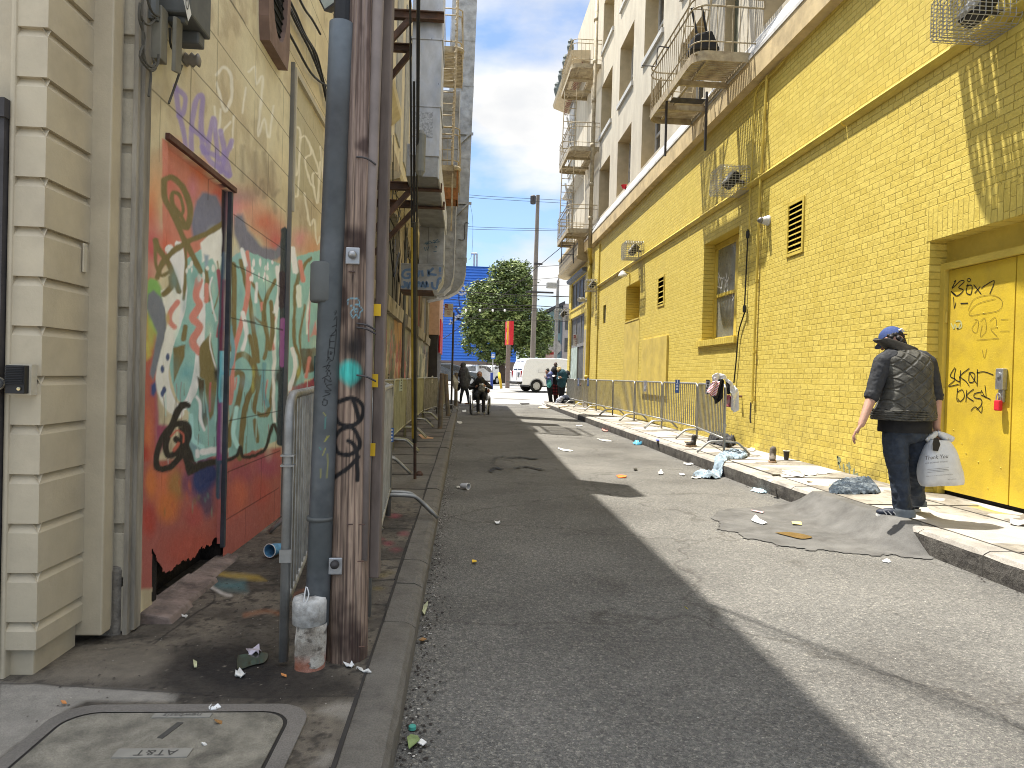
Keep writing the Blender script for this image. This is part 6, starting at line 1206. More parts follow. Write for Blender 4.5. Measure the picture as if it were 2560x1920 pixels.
for (px, py, yy, mt, dr, ll, w, h) in ((1695, 962, 14.0, Mblue, draw_fig, 'blue printed notice on the second sunny barrier', .19, .27), (1614, 962, 16.9, Mgp, draw_fig, 'grey and white picture notice on the third sunny barrier', .19, .27), (1770, 964, 11.9, Mgp, draw_dark, 'grey printed notice on the barrier hung with clothes', .15, .24), (1447, 953, 27.4, Mblue, draw_fig, 'small blue notice on the far seventh sunny barrier', .2, .3), (1471, 953, 25.0, Mblue, draw_fig, 'narrow blue notice on the sixth sunny barrier', .2, .3)):
 q = on(px, py, y=yy); sign(ll, (q.x-.012 if yy > 12 else q.x, yy, q.z-.03), w, h, mt, -1, -.15, dr)
for (px, y0, y1, yy, ll) in ((968, 950, 966, 9.9, 'small grey notice at the top of a barrier right behind the pole'), (1001, 946, 978, 11.6, 'tall white notice on the pale olive barrier'), (1030, 945, 969, 14.2, 'pale notice half behind the yellow and black guard'), (1080, 940, 958, 19.8, 'white printed notice on the long far barrier')):
 q0, q1 = on(px, y0, y=yy), on(px, y1, y=yy); sign(ll, (q0.x+.012, yy, (q0.z+q1.z)/2), .25 if yy > 10.5 else .3, q0.z-q1.z, MATS['pale_poster'] if yy < 12 else M_white, 1, -.1, draw_dark)
# sign fixed low on the first barrier right of pole
# leaning posts
pcv = mat('rust_stained_post', (.17, .155, .13), .8, .2, var=.3, vscale=6, dirt=(.2, .10, .045), dscale=4, damt=.6)
cc = Zm(940, 860, 6.9125)
for (xb, yb, xt, yt, yy, r_, ll) in ((1105, 1460, 1142, 518, 15.38, .052, 'thick rust stained steel post, nearest of the pavement posts'), (1245, 1240, 1205, 530, 20.2, .062, 'leaning rust stained steel post behind the thick one'), (1380, 1035, 1385, 500, 27.0, .07, 'short dark post beside the hooded person')):
 a, b = on(*cc((xb, yb))[0], y=yy), on(*cc((xt, yt))[0], y=yy); t = thing('steel_post', ll, 'post', (a.x, yy, ZL), 'old steel posts at the kerb')
 m = MB(); m.tube([(a.x, yy, ZL), (b.x, yy, b.z)], r_, 12, cap=False); m.build('post_tube', pcv, t, smooth=True); m = MB(); m.lathe([(r_*.98, 0), (r_*.7, .02), (.001, .026)], (b.x, yy, b.z-.004), 12); m.build('post_cap', pcv, t)
def nopark(name, label, x, y, z, w, h, pole_top, face, polex, words, zg):
 t = thing(name, label, 'sign', (polex, y, zg)); m = MB(); m.tube([(polex, y, zg), (polex, y, pole_top)], .035, 8); m.build('sign_pole', M_iron, t)
 m = MB(); m.box(x-w/2, x+w/2, y-.045, y-.038, z-h/2, z+h/2); pl = m.build('sign_plate', mat('sign_white', (.68, .64, .57), .6, var=.15), t, bevel=.01)
 Mr = mat('sign_red', (.30, .025, .02), .6); m = MB(); m.box(x-w/2+.015, x-w/2+w*.42, y-.048, y-.046, z+h/2-.14, z+h/2-.02); pn = m.build('red_square', Mr, pl)
 m = MB();
 v, f = text_mesh('NO', .11, (x-w/2+.015+w*.2, y-.05, z+h/2-.08), (1, 0, 0), (0, 0, 1)); m.add(v, f); m.build('white_text', M_white, pl)
 m = MB()
 for s_, dz, sz in words: v, f = text_mesh(s_, sz, (x, y-.05, z+dz), (1, 0, 0), (0, 0, 1), .9); m.add(v, f)
 m.build('red_text', Mr, pl); return t
q = on(1122, 776, y=24.2); nopark('parking_sign', 'no parking sign on a tall dark pole at the left kerb, before the blue wall', q.x, 24.2, q.z, .30, .46, 3.45, 0, -.41, [('PARKING', .03, .085), ('ANY', -.06, .07), ('TIME', -.14, .07)], ZL)
q = on(1441, 851, y=31.2); nopark('parking_sign', 'no parking any time sign in front of the shop windows', q.x, 31.2, q.z, .31, .50, q.z+.2, 0, q.x+.02, [('PARKING', .05, .085), ('ANY', -.06, .08), ('TIME', -.15, .08)], ZR)
# ================================================================== BEYOND THE ALLEY
def gz(y): return float(np.interp(y, [a for a, b in prof], [b for a, b in prof]))
Y_B = 76.0
bb = thing('blue_building', 'windowless blue clapboard building with a brown base beyond the street', 'building', (-3, Y_B, .6))
a, b = on(1060, 660, y=Y_B), on(1310, 664, y=Y_B)
m = MB(); zt = a.z; z = 2.85;
while z < zt-.2: m.add([(-30, Y_B-.06, z), (5.6, Y_B-.06, z), (5.6, Y_B+.05, z+.30), (-30, Y_B+.05, z+.30), (-30, Y_B+.02, z), (5.6, Y_B+.02, z)], [(0, 1, 2, 3), (4, 5, 1, 0)]); z += .30
m.add([(-30, Y_B, z), (5.6, Y_B, z), (5.6, Y_B+18, z), (-30, Y_B+18, z)], [(0, 1, 2, 3)]); m.add([(5.6, Y_B, .5), (5.6, Y_B+18, .5), (5.6, Y_B+18, z), (5.6, Y_B, z)], [(0, 1, 2, 3)]); m.build('blue_siding', mat('blue_paint', (.04, .16, .58), .6, var=.08, vscale=.4), bb)
m = MB(); m.box(-30, 5.6, Y_B-.05, Y_B+.1, .3, 2.85); m.build('brown_base', mat('brown_base', (.16, .12, .10), .8, var=.12, vscale=.5), bb)
m = MB(); m.box(-30, 5.62, Y_B-.07, Y_B+.2, z, z+.05); m.build('roof_trim', mat('blue_trim', (.02, .10, .40), .6), bb)
m = MB()
for x in (1185, 1192): q = on(x, 662, y=Y_B+1); q1 = on(x, 634, y=Y_B+1); m.tube([(q.x, Y_B+1, q.z-.2), (q.x, Y_B+1, q1.z)], .10, 8)
q = on(1178, 634, y=Y_B+1); m.tube([(q.x, Y_B+1, q.z), (q1.x, Y_B+1, q1.z)], .12, 8); m.build('roof_vents', M_galv, bb)
# faded painting on the blue wall: pale figure and curling lines
g6 = Zm(1060, 600, 3.318)
for nm, mt, sts in (('pale_figure', mat('mural_pale', (.34, .36, .42), .7, var=.2), (([(350, 560), (330, 600), (300, 630), (260, 650)], .5), ([(340, 560), (380, 600), (400, 590)], .4), ([(270, 650), (240, 680), (205, 700)], .16), ([(215, 660), (235, 700)], .12), ([(300, 380), (275, 410), (300, 450), (340, 440), (345, 400), (325, 375)], .22), ([(290, 400), (325, 430)], .3))),
     ('dark_curls', mat('mural_navy', (.02, .035, .10), .7), (([(262, 565), (290, 610), (330, 610)], .2), ([(275, 650), (320, 665), (345, 640)], .26), ([(305, 695), (340, 710), (355, 670)], .26), ([(290, 450), (290, 500), (300, 560)], .1))),
     ('yellow_bird', mat('mural_yellow', (.34, .40, .06), .7), (([(185, 465), (200, 470), (208, 460)], .25),))):
 m = MB()
 for st, w in sts: ribbon(m, [on(*p, y=Y_B-.06) for p in g6(*st)], w, (0, 1, 0))
 m.build(nm, mt, bb)
# tree
def tree(label, cx, cy, zg, lobes, trunk, n, leaf, cols, seed, name='street_tree', limbs=()):
 t = thing(name, label, 'tree', (cx, cy, zg)); rr = random.Random(seed)
 m = MB(); m.tube(crom(trunk, 4), [.34-.22*i/(len(crom(trunk, 4))-1) for i in range(len(crom(trunk, 4)))], 8)
 for l in limbs: q = crom(l, 4); m.tube(q, [.16-.11*i/(len(q)-1) for i in range(len(q))], 6)
 m.build('trunk', mat('tree_bark', (.075, .055, .042), .9, var=.3, vscale=4), t)
 tot = sum(l[3]*l[4]*l[5] for l in lobes); parts = {0: MB(), 1: MB(), 2: MB()}
 for (x, y, z, rx, ry, rz) in lobes:
  k = int(n*(rx*ry*rz)/tot)
  nc = max(10, int(k/26))
  cl = []
  for _ in range(nc):
   a, b_ = rr.uniform(0, 6.283), rr.uniform(-1, 1); s_ = math.sqrt(1-b_*b_); r_ = rr.uniform(.72, 1.04)
   cl.append((x+rx*s_*math.cos(a)*r_, y+ry*s_*math.sin(a)*r_, z+rz*b_*r_, rr.uniform(.28, .62)))
  for (qx, qy, qz, qs) in cl:
   mi = rr.choice([0, 0, 1, 1, 2]);
   for _ in range(26):
    v = Vector((rr.gauss(0, 1), rr.gauss(0, 1), rr.gauss(0, .8))); v = v.normalized()*qs*rr.uniform(.35, 1.05); p = Vector((qx, qy, qz))+v
    u = Vector((rr.gauss(0, 1), rr.gauss(0, 1), rr.gauss(0, .5))).normalized(); w = u.cross(v.normalized()+Vector((0, 0, .6)));
    if w.length < .05: continue
    w.normalize(); l = leaf*rr.uniform(.6, 1.3)
    parts[mi].add([p-u*l, p+w*l*.45, p+u*l, p-w*l*.45], [(0, 1, 2, 3)])
 al = MB(); me = None
 for k in range(3): parts[k].build('crown', cols[k], t)
 return t
def leafm(n, c):
 m = mat(n, c, .55, var=.25, vscale=3, spec=.3); b = m.node_tree.nodes['Principled BSDF']; b.inputs['Transmission Weight'].default_value = 0; b.inputs['Subsurface Weight'].default_value = 0; return m
LG = [leafm('leaf_dark', (.085, .12, .036)), leafm('leaf_mid', (.15, .20, .06)), leafm('leaf_light', (.32, .38, .13))]
YT = 57.0
def T_(x, y, yy=YT): q = on(*g6((x, y))[0], y=yy); return q
def lobe(x, y, r, yy=YT, ry=None): q = T_(x, y, yy); s_ = yy/1750/3.318; return (q.x, q.y, q.z, r*s_, (ry or r)*s_, r*s_*.9)
lobes = [lobe(730, 300, 130), lobe(800, 350, 110), lobe(640, 280, 90), lobe(620, 420, 130), lobe(480, 450, 110), lobe(430, 540, 90), lobe(560, 560, 170), lobe(740, 520, 150), lobe(840, 480, 80), lobe(470, 700, 120), lobe(400, 860, 75), lobe(560, 760, 150), lobe(600, 920, 110), lobe(800, 640, 110), lobe(850, 800, 120), lobe(940, 740, 90), lobe(960, 870, 90), lobe(500, 930, 70), lobe(850, 920, 80), lobe(700, 220, 50), lobe(820, 230, 60), lobe(700, 700, 160), lobe(960, 660, 85), lobe(1000, 790, 70), lobe(360, 640, 50), lobe(380, 780, 60)]
b_ = T_(655, 1185); tk = [tuple(T_(*p)) for p in ((655, 1190), (655, 1120), (640, 1020), (610, 860), (600, 700), (680, 450))]
tree('large dense green street tree in front of the blue building', b_.x, YT, b_.z, lobes, tk, 52000, .14, LG, 3, limbs=[[tuple(T_(*p)) for p in ((650, 1040), (600, 1010), (540, 960), (480, 900))], [tuple(T_(*p)) for p in ((650, 1000), (720, 900), (800, 800))]])
Y2 = 72.0
tree('darker small tree behind the van, beside the leaning timber pole', T_(960, 900, Y2).x, Y2, gz(Y2), [lobe(960, 880, 80, Y2), lobe(1000, 700, 60, Y2), lobe(980, 800, 70, Y2), lobe(1000, 940, 60, Y2)], [(T_(970, 1100, Y2).x, Y2, .6), (T_(970, 1000, Y2).x, Y2, 3), (T_(970, 900, Y2).x, Y2, 5)], 3600, .2, LG, 8)
# right far buildings
YF = 86.0
fb = thing('apartment_block', 'pale modern apartment block with a slanted dark roof, far behind the van', 'building', (10, YF, .6))
a, b, c_, d_ = [on(*p, y=YF) for p in g6((1000, 600), (1148, 512), (1190, 512), (1150, 975))]
m = MB(); m.add([(a.x, YF, .5), (b.x, YF, .5), (b.x, YF, b.z-.4), (a.x, YF, a.z-.4), (a.x, YF+12, .5), (b.x, YF+12, .5), (b.x, YF+12, b.z-.4), (a.x, YF+12, a.z-.4)], [(0, 1, 2, 3), (0, 3, 7, 4), (3, 2, 6, 7), (1, 5, 6, 2)]); m.build('glass_wing', mat('pale_teal_panel', (.27, .40, .38), .4, var=.12, vscale=1), fb)
m = MB(); m.box(b.x, b.x+6, YF-.8, YF+12, .5, b.z-.3); m.build('cream_wing', mat('far_cream', (.42, .38, .34), .8, var=.1), fb)
m = MB(); m.add([(a.x-.4, YF-1, a.z-.4), (b.x+.2, YF-1, b.z-.4), (b.x+.2, YF-1, b.z), (a.x-.4, YF-1, a.z), (a.x-.4, YF+12, a.z-.4), (b.x+.2, YF+12, b.z-.4), (b.x+.2, YF+12, b.z), (a.x-.4, YF+12, a.z)], [(0, 1, 2, 3), (7, 6, 5, 4), (0, 4, 5, 1), (3, 2, 6, 7), (0, 3, 7, 4)]); m.build('roof', mat('dark_roof', (.06, .06, .06), .7), fb)
for i in range(5):
 for j in range(3):
  x0 = a.x+.35+i*(b.x-a.x-.4)/5; z0 = 1.6+j*2.6
  if z0+1.6 < a.z: m = MB(); m.box(x0, x0+(b.x-a.x)/5*.5, YF-.06, YF-.01, z0, z0+1.7); m.build('window', M_glass2, fb)
for j in range(3):
 for i in range(2): m = MB(); m.box(b.x+.3+i*1.3, b.x+1.1+i*1.3, YF-.86, YF-.81, 1.8+j*2.7, 3.5+j*2.7); m.build('window', M_glass2, fb)
# closing rows of far buildings left and right of the view, for other camera positions
rb2 = thing('street_building', 'plain far cream building at the right end of the cross street', 'building', (26, 70, .5)); m = MB(); m.box(19, 60, 66, 80, .4, 11); m.build('wall', MATS['far_cream'], rb2)
# timber pole across the street
YP = 50.0; a, b = on(*g6((900, 1010))[0], y=YP), on(1345, 488, y=YP)
tp2 = thing('utility_pole', 'tall leaning grey timber pole across the street behind the van', 'pole', (a.x, YP, gz(YP)))
m = MB(); dz = (b-a)/(b.z-a.z); foot = a+dz*(gz(YP)-a.z); m.tube([tuple(foot), tuple(b)], [.21, .13], 12); m.build('shaft', mat('grey_timber', (.20, .175, .15), .9, var=.25, vscale=5, stretch=(1, 1, .15)), tp2)
m = MB()
for (px, py, w) in ((955, 437, 1.0), (945, 203, .3)):
 q = on(*g6((px, py))[0], y=YP); m.box(q.x-w, q.x+w, YP-.3, YP-.2, q.z-.06, q.z+.06)
m.build('crossarms', M_iron, tp2)
m = MB(); q = on(1345, 500, y=YP-.4); m.lathe([(.16, -.3), (.2, -.25), (.2, .25), (.12, .32)], (q.x-.35, YP-.4, q.z), 10); m.build('transformer', M_iron, tp2)
# street light
YS = 54.0; a, b, c_ = on(*g6((1088, 975))[0], y=YS), on(*g6((1113, 315))[0], y=YS), on(*g6((1215, 285))[0], y=YS)
sl_ = thing('street_lamp', 'grey steel street lamp with its arm reaching behind the yellow corner', 'lamp', (a.x, YS, gz(YS)))
m = MB(); m.tube([(a.x, YS, gz(YS)), (b.x, YS, b.z-.2)], [.16, .11], 10); m.tube(crom([tuple(b-Vector((0, 0, .2))), tuple(b+Vector((.1, 0, .05))), tuple(b.lerp(c_, .4)+Vector((0, 0, .1))), tuple(c_)], 3), .06, 6); m.build('lamp_post', mat('lamp_grey', (.22, .21, .20), .6), sl_)
m = MB(); m.box(c_.x, c_.x+.9, YS-.15, YS+.15, c_.z-.1, c_.z+.08); m.build('lamp_head', M_lampw, sl_, bevel=.05)
hl = thing('street_lamp', 'small lamp head hanging on the wires left of the far steel lamp post', 'lamp', (0, YS, 5)); q = on(*g6((1067, 376))[0], y=46); m = MB(); m.box(q.x-.42, q.x+.3, 45.8, 46.2, q.z-.2, q.z+.2); m.build('lamp_head', M_lampw, hl, bevel=.08)
# overhead wires
def wires(label, pairs, yy, r):
 t = thing('overhead_wire', label, 'cable', (0, yy, 6), 'wires over the street')
 for (x0, y0), (x1, y1), sag in pairs:
  a, b = on(x0, y0, y=yy), on(x1, y1, y=yy); d_ = b-a; pts = [a-d_*1.6+Vector((0, 0, 1.0)), a-d_*.5+Vector((0, 0, .2)), a, a.lerp(b, .5)-Vector((0, 0, sag)), b, b+d_*.6, b+d_*2]; m = MB(); m.tube(crom([tuple(p) for p in pts], 4), r, 4); m.build('wire', M_iron, t)
wires('thin power lines crossing high above the street', [((1170, 487), (1395, 500), .02), ((1170, 493), (1395, 507), .02), ((1165, 566), (1395, 573), .02), ((1165, 572), (1395, 577), .02)], 44, .014)
wires('middle power lines crossing in front of the tree top', [((1163, 670), (1425, 662), .1), ((1160, 700), (1425, 715), .12), ((1160, 705), (1425, 692), .08), ((1160, 735), (1425, 742), .1)], 46, .016)
wires('thick dark trolley cables at the height of the tree', [((1155, 728), (1425, 742), .06), ((1250, 745), (1425, 600), .0), ((1160, 768), (1330, 772), .05), ((1160, 752), (1330, 764), .1)], 45, .03)
wires('pale lower cables with small insulators', [((1110, 772), (1330, 777), .02), ((1160, 792), (1330, 800), .15)], 47, .022)
t = thing('insulator_row', 'white insulator beads strung on the lower cable before the tree', 'insulators', (0, 46.9, 5))
for k, x in enumerate((1165, 1200, 1232, 1262)): q = on(x, 776, y=46.9); m = MB(); m.lathe([(.05, -.08), (.08, 0), (.05, .08)], tuple(q), 8); m.build('bead', M_white, t)
# red sign pylon
YR = 47.0; a, b, c_, d_ = [on(*p, y=YR) for p in g6((682, 670), (746, 664), (744, 870), (690, 1230))]
ps = thing('sign_pylon', 'tall red sign box with a yellow stripe on a brown post by the parked cars', 'sign', (d_.x, YR, d_.z))
m = MB(); m.box(a.x+.28, b.x, YR, YR+.5, c_.z, a.z); bx_ = m.build('sign_box', M_red, ps, bevel=.02)
m = MB(); m.add([(a.x, YR+.9, c_.z), (a.x+.28, YR, c_.z), (a.x+.28, YR, a.z), (a.x, YR+.9, a.z), (a.x+.3, YR+.9, c_.z), (a.x+.3, YR+.9, a.z)], [(0, 1, 2, 3), (0, 3, 5, 4)]); m.build('side_face', mat('red_side', (.45, .03, .03), .5), ps)
m = MB(); x0 = b.x-.45; m.box(x0, x0+.11, YR-.012, YR+.01, c_.z+.02, a.z-.02); m.build('yellow_stripe', mat('stripe_yellow', (.75, .42, .03), .5), ps)
m = MB();
for k in range(2): m.box(a.x+.05, a.x+.2, YR+.2, YR+.22, c_.z+.35+k*.8, c_.z+.85+k*.8)
m.build('side_letters', M_white, ps)
e0, e1 = on(*g6((682, 1000))[0], y=YR), on(*g6((718, 1000))[0], y=YR); m = MB(); m.box(e0.x, e0.x+.95*(e1.x-e0.x)+.0, YR+.02, YR+.45, gz(YR)-.1, c_.z); m.build('post', mat('pylon_brown', (.19, .145, .125), .7, var=.1), ps)
# accessible parking sign, blue bollard, yellow bollard
YH = 44.5; a, b = on(*g6((573, 930))[0], y=YH), on(*g6((562, 1190))[0], y=YH)
hs = thing('parking_sign', 'blue accessible parking sign on a thin pole with a blue sleeve, by the white cars', 'sign', (b.x, YH, gz(YH)))
m = MB(); m.tube([(a.x, YH, gz(YH)), (a.x, YH, a.z)], .035, 6); m.build('sign_pole', M_galv, hs); s0_, s1_ = on(*g6((556, 932))[0], y=YH), on(*g6((590, 988))[0], y=YH)
m = MB(); m.box(s0_.x, s1_.x, YH-.06, YH-.04, s1_.z, s0_.z); pl = m.build('sign_plate', mat('sign_blue', (.04, .16, .58), .5), hs)
m = MB(); cx_, cz_ = (s0_.x+s1_.x)/2, s0_.z-.22; ribbon(m, [(cx_-.02, YH-.065, cz_+.13), (cx_-.02, YH-.065, cz_), (cx_+.08, YH-.065, cz_), (cx_+.12, YH-.065, cz_-.1)], .035, (0, 1, 0), False); ribbon(m, [(cx_-.08, YH-.065, cz_+.02), (cx_-.10, YH-.065, cz_-.08), (cx_, YH-.065, cz_-.13), (cx_+.06, YH-.065, cz_-.06)], .03, (0, 1, 0))
m.box(s0_.x+.05, s1_.x-.05, YH-.066, YH-.062, s1_.z+.28, s1_.z+.31); m.box(s0_.x+.08, s1_.x-.08, YH-.066, YH-.062, s1_.z+.12, s1_.z+.2); m.build('wheelchair_symbol', M_white, pl)
m = MB(); q0, q1 = on(*g6((562, 1100))[0], y=YH), on(*g6((562, 1205))[0], y=YH); m.tube([(q1.x, YH, gz(YH)-.05), (q0.x, YH, q0.z)], .09, 10); m.build('blue_sleeve', mat('sleeve_blue', (.02, .05, .26), .5), hs)
YY = 43.5; q0, q1 = on(*g6((622, 1105))[0], y=YY), on(*g6((642, 1232))[0], y=YY)
yb_ = thing('bollard', 'leaning yellow steel bollard beside the brown sign post', 'bollard', (q1.x, YY, gz(YY))); m = MB(); m.tube([tuple(q1), tuple(q0)], .085, 12); m.lathe([(.085, 0), (.05, .05), (.001, .06)], tuple(q0), 12); m.build('bollard_tube', mat('bollard_yellow', (.62, .42, .03), .5, var=.15), yb_, smooth=True)
# signs far right above the van
q = on(*g6((1085, 890))[0], y=60); ss = thing('street_sign', 'back of a grey octagonal stop sign behind the van roof', 'sign', (q.x, 60, .6)); m = MB(); m.prism([(q.x+.62*math.cos(R0(22.5+45*k)), q.z+.62*math.sin(R0(22.5+45*k))) for k in range(8)], 'y', 60, 60.03); m.build('octagon_plate', mat('sign_back', (.36, .35, .33), .6), ss); m = MB(); m.tube([(q.x, 60.05, .6), (q.x, 60.05, q.z+.6)], .05, 6); m.build('sign_pole', M_galv, ss)
q = on(*g6((1047, 955))[0], y=58); rs = thing('street_sign', 'small white and red sign just above the van roof', 'sign', (q.x, 58, .6)); m = MB(); m.box(q.x-.38, q.x+.38, 58, 58.03, q.z-.4, q.z+.4); m.build('sign_plate', mat('pink_sign', (.55, .38, .35), .6), rs); m = MB(); m.box(q.x-.3, q.x+.3, 57.98, 57.995, q.z+.05, q.z+.25); m.build('red_text', MATS['sign_red'], rs); m = MB(); m.tube([(q.x, 58.05, .6), (q.x, 58.05, q.z+.4)], .05, 6); m.build('sign_pole', M_galv, rs)
# ================================================================== PEOPLE
def ico(c, r, mb, rot=None, n=14, m=9):
 rx, ry, rz = r if isinstance(r, tuple) else (r, r, r); vs = []
 for i in range(m+1):
  t = math.pi*i/m
  for k in range(n): a = 2*math.pi*k/n; v = Vector((rx*math.sin(t)*math.cos(a), ry*math.sin(t)*math.sin(a), rz*math.cos(t))); v = (rot @ v) if rot else v; vs.append(Vector(c)+v)
 mb.add(vs, [(i*n+k, (i+1)*n+k, (i+1)*n+(k+1) % n, i*n+(k+1) % n) for i in range(m) for k in range(n)])
def caps(mb, pts, rs, n=12):
 """tapered limb with rounded joints"""
 for i in range(len(pts)-1):
  a, b = Vector(pts[i]), Vector(pts[i+1]); mb.tube([a, b], [rs[i], rs[i+1]], n)
 for p, r in zip(pts, rs): ico(p, r*1.0, mb)
def blob(name, mb, mt, parent, voxel=.01, smooth=3, noise_amp=0, nscale=8, flatz=None):
 off = Vector((0, 0, 0)); p = parent
 while p is not None: off += Vector(p.location); p = p.parent
 me = bpy.data.meshes.new(name); me.from_pydata([tuple(Vector(v)-off) for v in mb.v], [], mb.f); me.update(); o = bpy.data.objects.new('tmp', me); C.objects.link(o)
 r = o.modifiers.new('r', 'REMESH'); r.mode = 'VOXEL'; r.voxel_size = voxel; r.use_smooth_shade = True
 if smooth: s = o.modifiers.new('s', 'SMOOTH'); s.factor = .6; s.iterations = smooth
 dg = bpy.context.evaluated_depsgraph_get(); m2 = bpy.data.meshes.new_from_object(o.evaluated_get(dg)); bpy.data.objects.remove(o); bpy.data.meshes.remove(me); m2.name = name
 if noise_amp:
  n = len(m2.vertices); co = np.empty(n*3); m2.vertices.foreach_get('co', co); co = co.reshape(-1, 3); nr = np.empty(n*3); m2.vertices.foreach_get('normal', nr); nr = nr.reshape(-1, 3)
  w = co+np.array(off); d_ = vnoise(w*np.array([1, 1, .75]), nscale, 91, 3)-.5; d2 = np.abs(vnoise(w*np.array([1, 1, 1.6]), nscale*1.7, 92, 2)-.5)
  co = co+nr*((d_-.6*d2)*noise_amp)[:, None]; m2.vertices.foreach_set('co', co.ravel()); m2.update()
 m2.materials.clear(); m2.materials.append(mt); o2 = bpy.data.objects.new(name, m2); C.objects.link(o2); o2.parent = parent; return o2
M_skin = mat('skin_light', (.42, .24, .17), .55, var=.12, vscale=20, spec=.35); M_skind = mat('skin_dark', (.075, .042, .03), .5, var=.12, spec=.4); M_skinr = mat('skin_weathered', (.34, .18, .13), .55, var=.15)
M_skin.node_tree.nodes['Principled BSDF'].inputs['Subsurface Weight'].default_value = .06
def hand(mb, w, d, side, s=1.0, curl=.5):
 """palm + four fingers + thumb from wrist w, pointing along d; side = thumb direction"""
 w, d, side = Vector(w), Vector(d).normalized(), Vector(side).normalized(); nrm = d.cross(side).normalized()
 pc_ = w+d*.045*s
 for k in range(4):
  o_ = side*(.027-.018*k)*s; b_ = w+d*.078*s+o_; l = (.036, .042, .039, .030)[k]*s; caps(mb, [w+d*.01*s+o_*.6, b_], [.014*s, .012*s], 8)
  p1 = b_+(d+nrm*.25*curl).normalized()*l; p2 = p1+(d*(1-curl*.5)+nrm*curl).normalized()*l*.75; p3 = p2+(d*(1-curl)+nrm*curl*1.4).normalized()*l*.55; caps(mb, [b_, p1, p2, p3], [.0098*s, .009*s, .0082*s, .007*s], 8)
 t0 = w+d*.022*s+side*.02*s; t1 = t0+(side*.9+d*.8+nrm*.3).normalized()*.032*s; caps(mb, [t0, t1, t1+(d+side*.2+nrm*.4).normalized()*.028*s], [.014*s, .011*s, .0085*s], 8)
def head(mb, c, face, up, s=1.0):
 """skull, jaw, nose, ears, brow; face = direction looked at"""
 c, f, u = Vector(c), Vector(face).normalized(), Vector(up).normalized(); f = (f-f.dot(u)*u).normalized(); r = f.cross(u)
 rot = Matrix((r, f, u)).transposed(); ico(c, (.074*s, .092*s, .105*s), mb, rot); ico(c+f*.03*s-u*.055*s, (.052*s, .055*s, .058*s), mb, rot)
 caps(mb, [c+f*.088*s+u*.005*s, c+f*.108*s-u*.028*s], [.010*s, .014*s], 8); ico(c+f*.080*s-u*.062*s, (.026*s, .012*s, .009*s), mb, rot); ico(c+f*.082*s+u*.022*s, (.05*s, .012*s, .010*s), mb, rot)
 for k in (-1, 1): ico(c+r*k*.077*s-u*.008*s-f*.005*s, (.010*s, .020*s, .032*s), mb, rot)
 return rot
def eyes(parent, c, face, up, s=1.0):
 c, f, u = Vector(c), Vector(face).normalized(), Vector(up).normalized(); f = (f-f.dot(u)*u).normalized(); r = f.cross(u); m = MB()
 for k in (-1, 1): ico(c+f*.083*s+r*k*.031*s, .0115*s, m, None, 8, 6)
 m.build('eyes', mat('eye_dark', (.02, .015, .012), .3), parent)
def shoe(mb, heel, d, s=1.0):
 heel, d = Vector(heel), Vector(d).normalized(); r = Vector((-d.y, d.x, 0)); rot = Matrix((r, d, Vector((0, 0, 1)))).transposed()
 ico(heel+d*.055*s+Vector((0, 0, .05*s)), (.041*s, .065*s, .055*s), mb, rot); ico(heel+d*.14*s+Vector((0, 0, .038*s)), (.046*s, .085*s, .040*s), mb, rot); ico(heel+d*.205*s+Vector((0, 0, .03*s)), (.046*s, .06*s, .032*s), mb, rot)
def sole(mb, heel, d, s=1.0, h=.024):
 heel, d = Vector(heel), Vector(d).normalized(); r = Vector((-d.y, d.x, 0)); o = [(-.038, .0), (-.044, .06), (-.046, .15), (-.05, .20), (-.036, .265), (0, .285), (.036, .265), (.05, .20), (.042, .12), (.043, .05), (.034, 0), (0, -.014)]
 vs = [heel+r*a*s+d*b*s+Vector((0, 0, z)) for z in (0, h) for a, b in o]; n = len(o); mb.add(vs, [tuple(range(n))[::-1], tuple(range(n, 2*n))]+[(i, (i+1) % n, n+(i+1) % n, n+i) for i in range(n)])
# ---------------------------------------------------- the man with the vest, seen from behind
Mz = Zm(2080, 780, 3.017)
def J(x, y, yy=5.68): return on(*Mz((x, y))[0], y=yy)
man = thing('person', 'man seen from behind in a quilted olive vest, blue cap and rolled jeans', 'person', (3.72, 5.7, ZR))
k_ = 5.68/1750/3.017
hc = J(452, 212, 5.80); fdir, udir = Vector((-.35, .8, -.5)), Vector((-.12, .45, .9))
b = MB(); head(b, hc, fdir, udir, 1.02)
caps(b, [J(515, 320, 5.72), J(470, 240, 5.77)], [.05, .05]); caps(b, [J(545, 350, 5.70), J(555, 560, 5.68), J(560, 860, 5.70)], [.075, .10, .11])
Ls, Le, Lw = J(385, 375, 5.70), J(300, 640, 5.68), J(222, 845, 5.62); Rs, Re, Rw = J(725, 390, 5.70), J(790, 645, 5.72), J(788, 868, 5.70)
caps(b, [Ls, Le, Lw], [.055, .044, .029]); caps(b, [Rs, Re, Rw], [.055, .043, .030]); caps(b, [J(545, 370, 5.7), Ls], [.06, .045]); caps(b, [J(560, 370, 5.7), Rs], [.06, .045])
hand(b, Lw, (-.10, .02, -.16), (.35, .8, -.2), 1.05, .55); hand(b, Rw, (.03, -.01, -.12), (-.3, .8, .1), 1.0, .95)
LH, LK, LA = J(465, 930, 5.68), J(478, 1210, 5.70), J(545, 1520, 5.68); RH, RK, RA = J(650, 930, 5.74), J(635, 1190, 5.80), J(645, 1440, 6.02)
caps(b, [LH, LK, LA], [.06, .04, .035]); caps(b, [RH, RK, RA], [.06, .04, .035]); caps(b, [LH, RH], [.07, .07])
blob('body', b, M_skin, man, .0062, 2)
